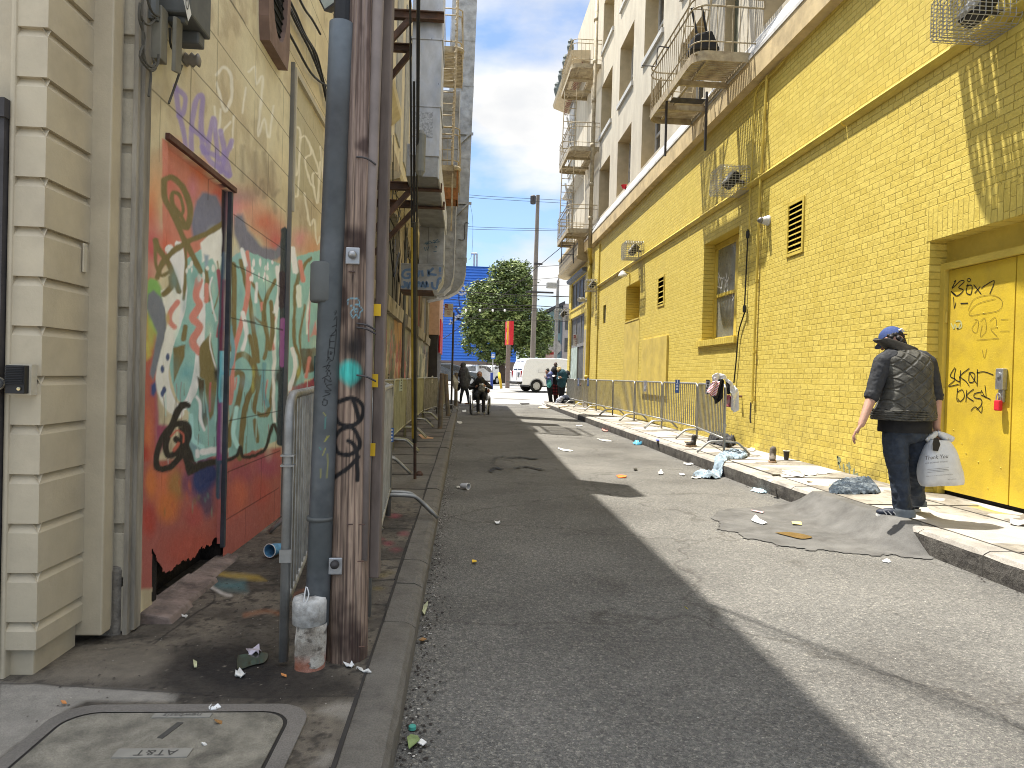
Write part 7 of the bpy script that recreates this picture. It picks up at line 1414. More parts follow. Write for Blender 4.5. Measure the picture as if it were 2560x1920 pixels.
# cap
up = udir.normalized(); fr = (fdir-fdir.dot(up)*up).normalized(); rt = fr.cross(up); rot = Matrix((rt, fr, up)).transposed(); m = MB(); n = 22; vs = []
for i in range(8):
 t = math.pi/2*i/7*.98
 for k in range(n): a = 2*math.pi*k/n; lower = -.012 if i == 7 else 0; vs.append(hc+up*.026+rot @ Vector((.088*math.sin(t)*math.cos(a), .105*math.sin(t)*math.sin(a), .095*math.cos(t)+lower)))
m.add(vs, [(i*n+k, (i+1)*n+k, (i+1)*n+(k+1) % n, i*n+(k+1) % n) for i in range(7) for k in range(n)])
for i in range(9):
 a = math.pi*(.15+.7*i/8); q = hc+up*.018+rot @ Vector((.086*math.cos(a), .10*math.sin(a), 0)); q2 = hc+up*.0+rot @ Vector((.075*math.cos(a), .10*math.sin(a)+.065, 0)); m.add([q, q2], []);
 if i: nn = len(m.v); m.f.append((nn-4, nn-3, nn-1, nn-2))
capm = m.build('cap', mat('cap_blue', (.035, .06, .17), .85, var=.15, vscale=25, bump=.001, bscale=200), man, smooth=True)
m = MB(); q = hc+up*.03-fr*.105; m.tube(crom([q-rt*.035, q-fr*.004+Vector((0, 0, .016)), q+rt*.035], 4), .006, 6); m.build('cap_strap', M_white, capm)
m = MB(); a = J(490, 172, 5.74); m.obox(a+Vector((.045, 0, .006)), (.045, 0, .0), (0, .003, 0), (0, 0, .005)); m.build('glasses_arm', mat('brown_plastic', (.10, .04, .02), .4), man)
b = MB(); rr = random.Random(5)
for k in range(46): a = rr.uniform(-2.9, -.25); q = hc+rot @ Vector((.080*math.cos(a), .090*math.sin(a), rr.uniform(-.075, .018))); ico(q, rr.uniform(.013, .022), b, None, 8, 6)
blob('hair', b, mat('dark_hair', (.018, .015, .014), .6, var=.5, vscale=60), man, .005, 1, .01, 60)
# vest: lofted shell
def loft(rings, n=48, amp=.0, top=True):
 m = MB(); rs = []
 cs = crom([tuple(r[0])+(r[1], r[2]) for r in rings], 5)
 for c in cs:
  q = []
  for k in range(n):
   a = 2*math.pi*k/n; ca, sa = math.cos(a), math.sin(a); e = .82; x = c[3]*math.copysign(abs(ca)**e, ca); y = c[4]*math.copysign(abs(sa)**e, sa)
   p = Vector((c[0]+x, c[1]+y, c[2])); d_ = amp*(mnoise.noise(p*11)+.5*mnoise.noise(p*26)); p += Vector((ca, sa, 0))*d_; q.append(p)
  rs.append(q)
 b0 = len(m.v)
 for r in rs: m.v += r
 for i in range(len(rs)-1):
  for k in range(n): m.f.append((b0+i*n+k, b0+i*n+(k+1) % n, b0+(i+1)*n+(k+1) % n, b0+(i+1)*n+k))
 if top: m.f.append(tuple(b0+k for k in range(n))); m.f.append(tuple(b0+(len(rs)-1)*n+k for k in range(n)))
 return m
def quilt():
 m = mat('quilted_vest', (.058, .055, .046), .7, var=.25, vscale=18, spec=.3, dirt=(.11, .105, .085), dscale=9, damt=.5); t = m.node_tree; b_ = t.nodes['Principled BSDF']; Lk = t.links.new
 tcn = N('ShaderNodeTexCoord', t); hs_ = []
 for sgn in (1, -1):
  sp = N('ShaderNodeVectorMath', t, operation='DOT_PRODUCT'); Lk(tcn.outputs['Object'], sp.inputs[0]); sp.inputs[1].default_value = (.8, .25, sgn*1.0); f = N('ShaderNodeMath', t, operation='PINGPONG'); Lk(sp.outputs['Value'], f.inputs[0]); f.inputs[1].default_value = .052
  g = N('ShaderNodeMapRange', t); Lk(f.outputs[0], g.inputs[0]); g.inputs[1].default_value = 0; g.inputs[2].default_value = .02; g.interpolation_type = 'SMOOTHERSTEP'; hs_.append(g.outputs[0])
 mn = N('ShaderNodeMath', t, operation='MINIMUM'); Lk(hs_[0], mn.inputs[0]); Lk(hs_[1], mn.inputs[1])
 nz_ = N('ShaderNodeTexNoise', t); nz_.inputs['Scale'].default_value = 28; nz_.inputs['Detail'].default_value = 4; Lk(tcn.outputs['Object'], nz_.inputs[0]); ad = N('ShaderNodeMath', t, operation='MULTIPLY_ADD'); Lk(nz_.outputs['Fac'], ad.inputs[0]); ad.inputs[1].default_value = .8; Lk(mn.outputs[0], ad.inputs[2])
 bn = N('ShaderNodeBump', t); bn.inputs['Distance'].default_value = .009; Lk(ad.outputs[0], bn.inputs['Height']); Lk(bn.outputs[0], b_.inputs['Normal']); return m
M_q = quilt(); kx = k_
v = loft([(J(525, 905, 5.70), .0, .0)][:0]+[(J(530, 815, 5.69), 232*kx, .165), (J(545, 760, 5.69), 238*kx, .170), (J(560, 680, 5.69), 212*kx, .160), (J(562, 560, 5.69), 190*kx, .158), (J(562, 450, 5.70), 190*kx, .150), (J(552, 350, 5.71), 192*kx, .128), (J(538, 310, 5.72), 150*kx, .105), (J(525, 280, 5.735), 92*kx, .08)], amp=.012)
vest = v.build('vest', M_q, man, smooth=True)
m = MB()
for k in range(5):
 y = 745+k*15; c = J(538, y, 5.69); rx, ry = (236-abs(k-2)*2)*kx+.006, .172; pts = [(c.x+rx*math.copysign(abs(math.cos(a))**.82, math.cos(a)), c.y+ry*math.copysign(abs(math.sin(a))**.82, math.sin(a)), c.z+.006*math.sin(3*a+k)) for a in np.linspace(0, 2*math.pi, 40, endpoint=False)]; m.tube(pts, .0075, 6, closed=True)
m.build('vest_hem', M_q, man, smooth=True)
# stand-up collar
c1 = loft([(J(520, 300, 5.735), 118*kx, .095), (J(495, 262, 5.75), 158*kx, .100), (J(478, 232, 5.765), 172*kx, .104)], top=False, amp=.004); mm = c1.v
for i in range(len(mm)): p = mm[i]; mm[i] = Vector((p.x, p.y, p.z-(p.x-hc.x)*.28-max(0, -(p.x-hc.x)-.12)*.6))
co_ = c1.build('vest_collar', mat('collar_cord', (.05, .045, .037), .85, var=.3, vscale=30), man, smooth=True); sm = co_.modifiers.new('thick', 'SOLIDIFY'); sm.thickness = .018
# dark jersey: sleeves and hem
M_jer = mat('charcoal_jersey', (.030, .031, .034), .85, var=.2, vscale=25)
b = MB(); caps(b, [J(440, 345, 5.70), Ls, Le+Vector((0, 0, .0))], [.085, .078, .058]); caps(b, [J(670, 360, 5.70), Rs, Re], [.085, .074, .056])
b.tube([Le+Vector((.004, 0, .03)), Le+Vector((-.008, 0, -.012))], [.064, .062], 14); b.tube([Re+Vector((0, 0, .03)), Re+Vector((.001, 0, -.012))], [.060, .058], 14)
caps(b, [J(555, 420, 5.70), J(550, 760, 5.70)], [.14, .155]); blob('jersey', b, M_jer, man, .009, 3, .022, 14)
h = loft([(J(548, 905, 5.70), 198*kx, .150), (J(550, 850, 5.70), 198*kx, .150), (J(550, 740, 5.70), 190*kx, .145)], amp=.008); h.build('jersey_hem', mat('black_shirt', (.012, .012, .013), .9), man, smooth=True)
# jeans
M_jean = mat('dark_denim', (.022, .030, .045), .8, var=.35, vscale=12, dirt=(.045, .06, .085), dscale=7, damt=.5, bump=.0015, bscale=150)
b = MB(); caps(b, [J(470, 925, 5.69), J(478, 1050, 5.69), J(500, 1200, 5.71), J(520, 1350, 5.69), J(540, 1500, 5.68)], [.105, .100, .080, .072, .070]); caps(b, [J(640, 925, 5.73), J(640, 1050, 5.75), J(632, 1190, 5.80), J(632, 1330, 5.90), J(640, 1430, 6.0)], [.105, .098, .080, .070, .066])
ico(J(555, 900, 5.70), (185*kx, .15, .10), b); blob('jeans', b, M_jean, man, .009, 2, .034, 11)
m = loft([(J(545, 1540, 5.68), 74*kx, .078), (J(543, 1500, 5.68), 76*kx, .080), (J(541, 1480, 5.68), 72*kx, .075)], 24, .004, top=False); m.build('jeans_cuff', mat('denim_inside', (.13, .15, .17), .85), man, smooth=True)
m = loft([(J(645, 1462, 6.02), 66*kx, .07), (J(643, 1425, 6.02), 68*kx, .072)], 24, .003, top=False); m.build('jeans_cuff', MATS['denim_inside'], man, smooth=True)
f0 = J(575, 1555, 5.66); f0.z = ZR+.012; fd = Vector((-.75, .55, 0)); r0 = J(655, 1490, 6.02); r0.z = ZR+.012; rd = Vector((-.35, .9, 0))
M_shoe = mat('navy_sneaker', (.015, .02, .035), .6); M_sole = mat('white_sole', (.62, .61, .58), .6)
for f_, d_ in ((f0, fd), (r0, rd)):
 b = MB(); shoe(b, f_, d_, .93); s_ = blob('shoe', b, M_shoe, man, .007, 2); m = MB(); sole(m, Vector((f_.x, f_.y, ZR+.001)), d_, .86); m.build('sole', M_sole, s_)
 m = MB(); d__ = d_.normalized(); sd_ = Vector((d__.y, -d__.x, 0));
 for q in (.08, .12, .155): p = f_+d__*q-sd_*0+Vector((0, 0, .02)); sidev = Vector((-d__.y, d__.x, 0)); sidev = sidev if sidev.y < 0 else -sidev; ribbon(m, [p+sidev*.050, p+sidev*.050+d__*.03+Vector((0, 0, .03))], .009, sidev, False)
 m.build('shoe_stripes', M_sole, s_)
# carrier bag
bg_ = thing('plastic_bag', 'white plastic shopping bag with black lettering hanging from the right hand of the man', 'bag', (4.05, 5.6, .5))
def Jb(x, y, yy): return on(*Mz((x, y))[0], y=yy)
rows_ = [(1305, 668, 1000, .055), (1270, 655, 996, .085), (1180, 652, 972, .10), (1090, 672, 948, .09), (1010, 700, 915, .06), (965, 735, 885, .038)]
m = MB(); n = 28; R_ = []
for (y, xa, xb, dp) in [tuple(t) for t in crom([tuple(map(float, r)) for r in rows_], 4)]:
 ca = Jb((xa+xb)/2, y-(0), 5.62); hw = (xb-xa)/2*k_; q = []
 for k in range(n):
  a = 2*math.pi*k/n; p = Vector((ca.x+hw*math.copysign(abs(math.cos(a))**.6, math.cos(a)), ca.y+dp*math.copysign(abs(math.sin(a))**.7, math.sin(a)), ca.z+.012*math.cos(a)*(1 if y > 1200 else 0))); w_ = mnoise.noise(Vector((p.x*16, p.y*16, p.z*7)))*.012; p += Vector((math.cos(a)*.3, math.sin(a), 0))*w_; q.append(p)
 R_.append(q)
for r in R_: m.v += r
for i in range(len(R_)-1):
 for k in range(n): m.f.append((i*n+k, i*n+(k+1) % n, (i+1)*n+(k+1) % n, (i+1)*n+k))
m.f.append(tuple(range(n)))
M_bag = mat('thin_white_plastic', (.56, .57, .58), .4, var=.08, vscale=14, bump=.006, bscale=22, spec=.5); bgs = m.build('bag_body', M_bag, bg_, smooth=True)
m = MB()
for pts in ([(705, 965), (740, 935), (775, 918), (790, 905)], [(735, 960), (762, 935), (785, 915)], [(905, 962), (860, 935), (815, 918), (795, 905)], [(860, 962), (830, 935), (800, 912)]): q = [Jb(x, y, 5.63) for x, y in pts]; m.tube(crom([tuple(p) for p in q], 3), [.030-.0016*i for i in range(len(crom([tuple(p) for p in q], 3)))], 8)
m.build('bag_handles', M_bag, bg_, smooth=True)
m = MB(); q = [Jb(x, y, 5.535) for x, y in ((768, 952), (800, 948), (818, 1000), (800, 1050), (762, 1045), (758, 990))]; m.add(q, [tuple(range(6))]); m.build('bag_opening', M_ink, bg_)
m = MB(); bd = Vector((1, 0, .10)).normalized(); bu = Vector((-.12, 0, 1)).normalized()
def bt(s_, x, y, sz, fw=1.0): v_, f_ = text_mesh(s_, sz, Jb(x, y, 5.512), bd, bu+Vector((.25, 0, 0)), fw); m.add(v_, f_)
bt('Thank You', 790, 1095, .048, .95); bt('FOR SHOPPING WITH US', 788, 1135, .017, 1.0); bt('PLEASE RETURN TO A PARTICIPATING STORE FOR RECYCLING', 812, 1232, .0085, .95); bt('HAVE A NICE DAY', 905, 1262, .009)
for y in (1180, 1192, 1203): a, c = Jb(720, y+8, 5.512), Jb(880, y-6, 5.512); ribbon(m, [a, c], .0022, (0, 1, 0), False)
m.build('bag_lettering', M_ink, bg_)
# ---------------------------------------------------- far people
def simple(label, yy, zm, s, hd, face, tor, arms, legs, skin, top, bot, shoec, hairf=None, extra=None, loc=None, voxel=.016, neck=None):
 k = s; q = lambda p, dy=0: on(*zm(tuple(p[:2]))[0], y=yy+(p[2] if len(p) > 2 else 0)+dy)
 t = thing('person', label, 'person', loc or tuple(q(legs[0][-1])))
 b = MB(); hc_ = q(hd); head(b, hc_, face, (0, 0, 1), 1.08); t0, t1 = q(tor[0]), q(tor[1]); caps(b, [hc_-Vector((0, 0, .08)), t0], [.052, .06]); caps(b, [t0, t1], [tor[2]*.8, tor[3]*.8])
 for a in arms:
  p = [q(x) for x in a]; caps(b, [t0, p[0]], [.06, .05]); caps(b, p, [.045, .038, .026]); d_ = (p[2]-p[1]); hand(b, p[2], d_, (0, 0, 1), 1.0, .6)
 for l in legs: p = [q(x) for x in l]; caps(b, [t1]+p, [.09, .07, .048, .036])
 blob('body', b, skin, t, voxel*.6, 2)
 b = MB(); caps(b, [t0, t1], [tor[2], tor[3]])
 for a in arms: p = [q(x) for x in a]; caps(b, [t0+Vector((0, 0, -.02)), p[0]], [tor[2]*.7, .078]); caps(b, [p[0], p[1], p[1].lerp(p[2], .86)], [.075, .062, .046])
 blob('jacket', b, top, t, voxel, 2, .03, 10)
 b = MB()
 for l in legs: p = [q(x) for x in l]; caps(b, [t1.lerp(p[0], .3), p[0], p[1], p[2]], [tor[3]*.8, .095, .07, .056])
 blob('trousers', b, bot, t, voxel, 2, .025, 10)
 for l in legs: p = q(l[-1]); f_ = Vector(face); f_.z = 0; b = MB(); p.z -= .03; shoe(b, p-f_.normalized()*.05-Vector((0, 0, .04)), f_, .95); blob('shoe', b, shoec, t, .012, 1)
 eyes(t, hc_, face, (0, 0, 1), 1.08)
 if hairf: hairf(t, hc_, q)
 return t, hc_, q
M_blk = mat('black_cloth', (.014, .014, .016), .9, var=.3, vscale=8); M_gry = mat('grey_hoodie', (.075, .078, .08), .9, var=.3, vscale=9)
M_tan = mat('tan_boot', (.13, .06, .035), .8)
# man in the wheelchair
Wz = Zm(1150, 890, 11.06)
def beard(t, c, q):
 b = MB(); ico(c+Vector((0, -.065, -.075)), (.06, .045, .075), b); ico(c+Vector((0, -.06, -.14)), (.04, .03, .06), b); blob('beard', b, mat('grey_brown_beard', (.16, .10, .07), .9, var=.3, vscale=30), t, .010, 1, .012, 40)
 b = MB(); ico(c+Vector((0, .025, .035)), (.086, .085, .088), b); blob('hair', b, mat('short_grey_hair', (.14, .105, .08), .85), t, .011, 1)
wt, wc_, wq = simple('seated bearded man in black, holding a grey cap on his lap in the wheelchair', 23.6, Wz, 1, (540, 520), (0, -1, -.05), ((555, 700), (560, 1010), .17, .18), [[(420, 730), (275, 900, -.05), (430, 850, -.35)], [(690, 730), (850, 870, -.05), (700, 825, -.35)]], [[(455, 1090, -.40), (490, 1120, -.50), (505, 1540, -.42)], [(650, 1085, -.40), (650, 1115, -.50), (650, 1550, -.42)]], M_skinr, mat('black_jacket', (.018, .017, .017), .85, var=.3), mat('black_trousers', (.024, .024, .027), .85, var=.3), mat('worn_white_shoe', (.34, .32, .28), .8, var=.3), beard, loc=(.56, 23.6, 0))
b = MB();
for x0 in (455, 650): caps(b, [wq((560, 1030, 0)), wq((x0, 1085, -.45)), wq((x0+20, 1120, -.5))], [.12, .09, .085])
blob('lap', b, MATS['black_trousers'], wt, .016, 2, .02, 10)
cpg = thing('cap', 'grey cap with a white mark held by the seated bearded man', 'hat', tuple(wq((600, 920, -.5)))); b = MB(); c = wq((600, 910, -.46)); ico(c, (.125, .10, .12), b); ico(c+Vector((0, -.08, -.05)), (.10, .08, .06), b); blob('cap_crown', b, mat('grey_cap', (.15, .15, .135), .85, var=.3, vscale=12), cpg, .012, 1, .02, 14)
m = MB(); c2 = wq((580, 785, -.56));
for k in range(3): m.box(c2.x-.045+k*.03, c2.x-.03+k*.03, c2.y, c2.y+.004, c2.z-.03, c2.z+.03)
m.build('cap_print', M_white, cpg); m = MB(); ico(wq((625, 790, -.52)), .04, m); m.build('white_tissue', M_white, cpg)
wch = thing('wheelchair', 'dark folding wheelchair rolling up the shaded lane', 'wheelchair', (.56, 23.6, 0))
xc = (on(*Wz((270, 1600))[0], z=0).x+on(*Wz((800, 1600))[0], z=0).x)/2; xw = .30; yw = 23.65
for s_ in (-1, 1):
 x = xc+s_*xw*1.03; m = MB(); n = 28; m.tube([(x, yw+.31*math.cos(a), .315+.31*math.sin(a)) for a in np.linspace(0, 2*math.pi, n, endpoint=False)], .017, 6, closed=True); wl_ = m.build('wheel', M_blackp, wch)
 m = MB(); m.tube([(x+s_*.04, yw+.27*math.cos(a), .315+.27*math.sin(a)) for a in np.linspace(0, 2*math.pi, n, endpoint=False)], .009, 5, closed=True)
 m.build('push_rim', M_galv, wl_); m = MB()
 for k in range(12): a = 2*math.pi*k/12; m.tube([(x, yw, .315), (x, yw+.3*math.cos(a), .315+.3*math.sin(a))], .003, 4)
 m.tube([(x-.04, yw, .315), (x+.05, yw, .315)], .02, 8); m.build('spokes', M_galv, wl_)
 m = MB(); m.tube([(x-s_*.04, yw-.42+.085*math.cos(a), .09+.085*math.sin(a)) for a in np.linspace(0, 2*math.pi, 14, endpoint=False)], .015, 6, closed=True); m.build('caster', M_blackp, wch)
 m = MB(); xi = x-s_*.05; m.tube([(xi, yw+.12, .95), (xi, yw+.1, .5), (xi, yw-.38, .5), (xi, yw-.42, .18), (xi, yw-.42, .09)], .013, 6); m.tube([(xi, yw+.1, .72), (xi, yw-.28, .72), (xi, yw-.30, .5)], .013, 6); m.tube([(xi, yw+.08, .3), (xi, yw-.36, .3)], .012, 6); m.tube([(xi, yw-.38, .48), (xi-s_*.04, yw-.55, .12)], .012, 6); m.box(xi-s_*.1-.06, xi-s_*.1+.06, yw-.68, yw-.5, .10, .115); m.build('side_frame', M_galv, wch)
 m = MB(); m.box(xi-.03, xi+.03, yw-.26, yw+.06, .725, .75); m.build('armrest', M_blackp, wch)
m = MB(); m.box(xc-.24, xc+.24, yw-.36, yw+.1, .48, .51); m.build('seat', M_blackp, wch); m = MB(); m.box(xc-.24, xc+.24, yw+.10, yw+.13, .5, .9); m.build('backrest', M_blackp, wch); m = MB(); m.tube([(xc-.24, yw-.1, .48), (xc+.24, yw-.1, .2)], .01, 5); m.tube([(xc+.24, yw-.1, .48), (xc-.24, yw-.1, .2)], .01, 5); m.build('cross_brace', M_iron, wch)
m = MB(); ico((xc+.27, yw-.28, .80), (.05, .06, .07), m); m.build('orange_pouch', mat('brown_pouch', (.22, .09, .05), .7), wch)
# hooded person at the left kerb
Hz = Zm(1060, 600, 3.318)
def hood(t, c, q):
 b = MB(); ico(c+Vector((.025, 0, .02)), (.125, .115, .13), b); ico(c+Vector((.05, 0, -.09)), (.10, .12, .08), b); o_ = blob('hood', b, M_gry, t, .014, 2, .015, 12)
 m = MB(); m.add([c+Vector((-.085, .0, .0))+Vector((0, .07*math.cos(a), .085*math.sin(a))) for a in np.linspace(0, 2*math.pi, 14, endpoint=False)], [tuple(range(14))]); m.build('hood_opening', M_ink, o_)
ht, hcc, hq = simple('person in a grey hoodie and dark jeans standing at the left kerb beside the wheelchair', 30.8, Hz, 1, (322, 1040), (-1, -.2, -.25), ((335, 1085), (340, 1185), .19, .17), [[(315, 1090), (290, 1125), (300, 1075, -.12)], [(360, 1100), (385, 1150), (368, 1192, -.12)]], [[(325, 1215), (310, 1290, -.1), (302, 1345)], [(345, 1215), (365, 1290), (372, 1350, -.4)]], M_skind, M_gry, mat('slim_jeans', (.025, .03, .04), .85), M_tan, hood, loc=(.0, 31, .1))
b = MB(); caps(b, [hq((330, 1100)), hq((338, 1200))], [.22, .23]); blob('coat', b, M_gry, ht, .018, 2, .05, 9)
sb = thing('shoulder_bag', 'black bag hanging behind the hooded person', 'bag', tuple(hq((283, 1210)))); b = MB(); ico(hq((283, 1215, .1)), (.12, .16, .20), b); blob('bag_body', b, M_blk, sb, .018, 1, .04, 9)
# group of three by the shop
Gz = Zm(1350, 890, 11.85); YG = 31.9
def beanie(t, c, q): b = MB(); ico(c+Vector((.01, .01, .055)), (.095, .10, .085), b); ico(c+Vector((.03, .01, .12)), (.05, .05, .04), b); blob('beanie', b, mat('dark_beanie', (.022, .022, .02), .95), t, .012, 1)
simple('person in a black beanie looking down, carrying a teal bag by the shop', YG, Gz, 1, (215, 465), (-.7, -.6, -.5), ((290, 560), (275, 800), .17, .16), [[(250, 580), (200, 680), (165, 625, -.25)], [(330, 580), (330, 690), (200, 640, -.3)]], [[(255, 930), (275, 1130), (300, 1350)], [(310, 930), (320, 1130), (350, 1350, .1)]], M_skin, mat('blue_white_jacket', (.05, .07, .22), .8, var=.6, vscale=7, dirt=(.5, .52, .6), dscale=6, damt=.7), M_blk, M_blk, beanie, loc=(4.0, YG, ZR))
tb = thing('tote_bag', 'shiny teal and turquoise bag in front of the person in the beanie', 'bag', tuple(on(*Gz((270, 800))[0], y=YG-.2))); b = MB(); c = on(*Gz((268, 810))[0], y=YG-.18); ico(c, (.125, .09, .20), b); blob('bag_body', b, mat('teal_satin', (.02, .22, .22), .3, var=.3, vscale=4, dirt=(.25, .75, .75), dscale=4.5, damt=.8), tb, .015, 1, .03, 9)
def plaid():
 m = mat('red_plaid', (.20, .02, .025), .85, var=.2); t = m.node_tree; b_ = t.nodes['Principled BSDF']; Lk = t.links.new; c0 = b_.inputs['Base Color'].links[0].from_socket; tcn = N('ShaderNodeTexCoord', t); sp = N('ShaderNodeSeparateXYZ', t); Lk(tcn.outputs['Object'], sp.inputs[0]); c = c0
 for i, per in ((0, .06), (2, .07)):
  f = N('ShaderNodeMath', t, operation='PINGPONG'); Lk(sp.outputs[i], f.inputs[0]); f.inputs[1].default_value = per; g = N('ShaderNodeMapRange', t); Lk(f.outputs[0], g.inputs[0]); g.inputs[1].default_value = per*.45; g.inputs[2].default_value = per*.55; g.inputs[3].default_value = .25; q = N('ShaderNodeVectorMath', t, operation='MULTIPLY'); Lk(c, q.inputs[0]); Lk(g.outputs[0], q.inputs[1]); c = q.outputs[0]
 Lk(c, b_.inputs['Base Color']); return m
tl, tlc, tlq = simple('tall man with a shaved head, black top and red plaid kilt', YG+.25, Gz, 1, (462, 250), (-.35, -.9, -.25), ((450, 420), (430, 800), .20, .17), [[(365, 440), (345, 600), (430, 600, -.3)], [(530, 440), (550, 580), (460, 600, -.3)]], [[(410, 930), (430, 1130), (450, 1350)], [(480, 930), (490, 1130), (500, 1350)]], M_skind, M_blk, mat('dark_underlayer', (.03, .012, .012), .9), M_blk, loc=(4.2, YG+.2, ZR))
kl = loft([(tlq((430, 1150)), .20, .17), (tlq((430, 1000)), .185, .16), (tlq((435, 860)), .165, .14), (tlq((435, 820)), .15, .13)], 28, .03, top=False); kl.build('kilt', plaid(), tl, smooth=True)
b = MB(); caps(b, [tlq((440, 1150)), tlq((446, 1330))], [.06, .05]); caps(b, [tlq((500, 1150)), tlq((505, 1330))], [.06, .05]); blob('bare_legs', b, mat('legs_brown', (.20, .10, .08), .6), tl, .015, 1)
def blond(t, c, q):
 b = MB(); rr_ = random.Random(3)
 for k in range(26): a, e_ = rr_.uniform(0, 6.28), rr_.uniform(-.3, 1.2); ico(c+Vector((.10*math.cos(a)*math.cos(e_), .10*math.sin(a)*math.cos(e_)+.01, .11*math.sin(e_)+.01)), rr_.uniform(.03, .05), b, None, 7, 5)
 blob('curly_hair', b, mat('blond_hair', (.52, .42, .22), .8, var=.5, vscale=25), t, .012, 1, .02, 30)
bl_, blc, blq = simple('person with curly blond hair and a dark teal jacket by the shop', YG-.25, Gz, 1, (565, 415), (-.55, -.7, -.55), ((650, 520), (640, 830), .21, .20), [[(560, 540), (520, 690), (600, 640, -.3)], [(770, 540), (800, 680), (620, 640, -.3)]], [[(590, 940), (590, 1130), (600, 1350)], [(690, 940), (680, 1130), (680, 1350)]], M_skin, mat('dark_teal_jacket', (.018, .065, .085), .75, var=.2), M_blk, M_blk, blond, loc=(4.4, YG-.2, ZR))
bp_ = thing('backpack', 'black backpack with a pale tag worn by the blond person', 'backpack', tuple(blq((830, 620)))); b = MB(); c = blq((815, 610, .1)); ico(c, (.14, .16, .30), b); blob('backpack_body', b, M_blk, bp_, .018, 1, .03, 9); m = MB(); c = blq((868, 600, -.05)); m.box(c.x-.03, c.x+.03, c.y, c.y+.01, c.z-.08, c.z+.06); c = blq((878, 750, -.05)); m.box(c.x-.03, c.x+.03, c.y, c.y+.01, c.z-.12, c.z+.1); m.build('bag_tag', M_white, bp_)
for (px, py, ll, who) in ((150, 630, 'phone held by the person in the beanie', 0), (400, 590, 'white phone in the hands of the tall man', 0), (570, 650, 'phone held by the blond person', 0)):
 t = thing('phone', ll, 'phone', tuple(on(*Gz((px, py))[0], y=YG-.35))); c = on(*Gz((px, py))[0], y=YG-.45); m = MB(); m.obox(c, (.04, 0, .01), (0, .07, .03), (0, -.003, .006)); m.build('phone_case', M_white if px != 150 else M_blackp, t)
# ================================================================== VEHICLES
def mirrorlist(p): return p
M_carw = mat('white_car_paint', (.80, .81, .82), .3, var=.03, spec=.5, coat=.4); M_tyre = mat('tyre_rubber', (.015, .015, .015), .85); M_rim = mat('wheel_rim', (.50, .50, .50), .4, .15, var=.1); M_tail = mat('tail_light', (.28, .015, .02), .25, spec=.6); M_cglass = mat('car_glass', (.02, .024, .028), .08, var=.1, spec=.8)
M_cbumper = mat('dark_bumper', (.03, .03, .032), .5)
def wheel(parent, x, y, r, w, out):
 m = MB(); m.lathe([(r*.62, -w/2), (r*.93, -w/2), (r, -w*.36), (r, w*.36), (r*.93, w/2), (r*.62, w/2)], (x, y, r), 26, 'y'); t = m.build('wheel', M_tyre, parent, smooth=False)
 m = MB(); yo = y+out*w*.54; m.lathe([(r*.63, yo-y-.01), (r*.63, yo-y+.01*out)], (x, y, r), 24, 'y'); m.lathe([(.001, (w*.6)*out), (r*.18, (w*.6)*out), (r*.2, (w*.5)*out)], (x, y, r), 14, 'y')
 for k in range(7): a = 2*math.pi*k/7; c = Vector((x, yo, r)); d_ = Vector((math.cos(a), 0, math.sin(a))); s_ = Vector((-math.sin(a), 0, math.cos(a))); m.obox(c+d_*r*.38, d_*r*.24, Vector((0, .012, 0)), s_*r*.10)
 m.build('rim', M_rim, t)
def crossbody(prof, hw, tumble, n=2):
 """prof: list of (x,z) around side view; half width narrows above the belt line"""
 m = MB()
 def hwz(z): return hw-(max(0, z-tumble[0])*tumble[1])
 N_ = len(prof); L_s = [(x, -hwz(z), z) for x, z in prof]; R_s = [(x, hwz(z), z) for x, z in prof]
 m.add(L_s+R_s, [tuple(range(N_)), tuple(range(2*N_-1, N_-1, -1))]+[(i, N_+i, N_+(i+1) % N_, (i+1) % N_) for i in range(N_)]); return m, hwz
# van: x forward, y = left(+), near side is y = -hw
van = thing('van', 'white cargo van parked across the street with dark rear bumper step', 'van', (0, 0, 0))
pf_ = [(0, .42), (-.01, .95), (.10, 1.55), (.26, 1.93), (.55, 2.02), (2.5, 2.05), (3.7, 2.0), (4.0, 1.9), (4.75, 1.15), (5.6, 1.0), (5.75, .75), (5.72, .38), (4.9, .36)]+[(4.47+.44*math.cos(a), .36+.44*math.sin(a)) for a in np.linspace(.15, math.pi-.15, 9)]+[(4.0, .36), (1.35, .36)]+[(.92+.42*math.cos(a), .36+.42*math.sin(a)) for a in np.linspace(.15, math.pi-.15, 9)]+[(.45, .40)]
m, hwz = crossbody(pf_, 1.0, (1.1, .13)); m.build('body', M_carw, van, bevel=.05)
for x in (.92, 4.47):
 for s_ in (-1, 1): wheel(van, x, s_*.86, .36, .24, s_)
m = MB(); m.box(.5, 5.5, -.8, .8, .3, .5); m.build('underbody', M_blackp, van)
for s_ in (-1, 1):
 m = MB(); ys_ = (.06, .74) if s_ > 0 else (-.74, -.06); P4 = [(.075, 1.30), (.255, 1.82)]; m.add([(P4[0][0]-.03, ys_[0], P4[0][1]), (P4[0][0]-.03, ys_[1], P4[0][1]), (P4[1][0]-.045, ys_[1]*.93, P4[1][1]), (P4[1][0]-.045, ys_[0]*.93, P4[1][1])], [(0, 1, 2, 3)]); m.build('rear_window', M_cglass, van)
 m = MB(); m.box(-.03, .03, s_*.80-.07, s_*.80+.07, .88, 1.25); m.build('tail_light', M_tail, van, bevel=.01)
m = MB(); m.box(-.025, .0, -.5, -.2, .88, 1.15); m.box(-.022, .0, -.005, .005, .5, 1.9); m.build('number_plate', mat('plate_dark', (.06, .07, .08), .5), van)
m = MB(); m.box(-.32, .02, -.98, .98, .52, .60); m.box(-.16, .02, -.9, .9, .44, .52); m.build('bumper', M_cbumper, van, bevel=.02)
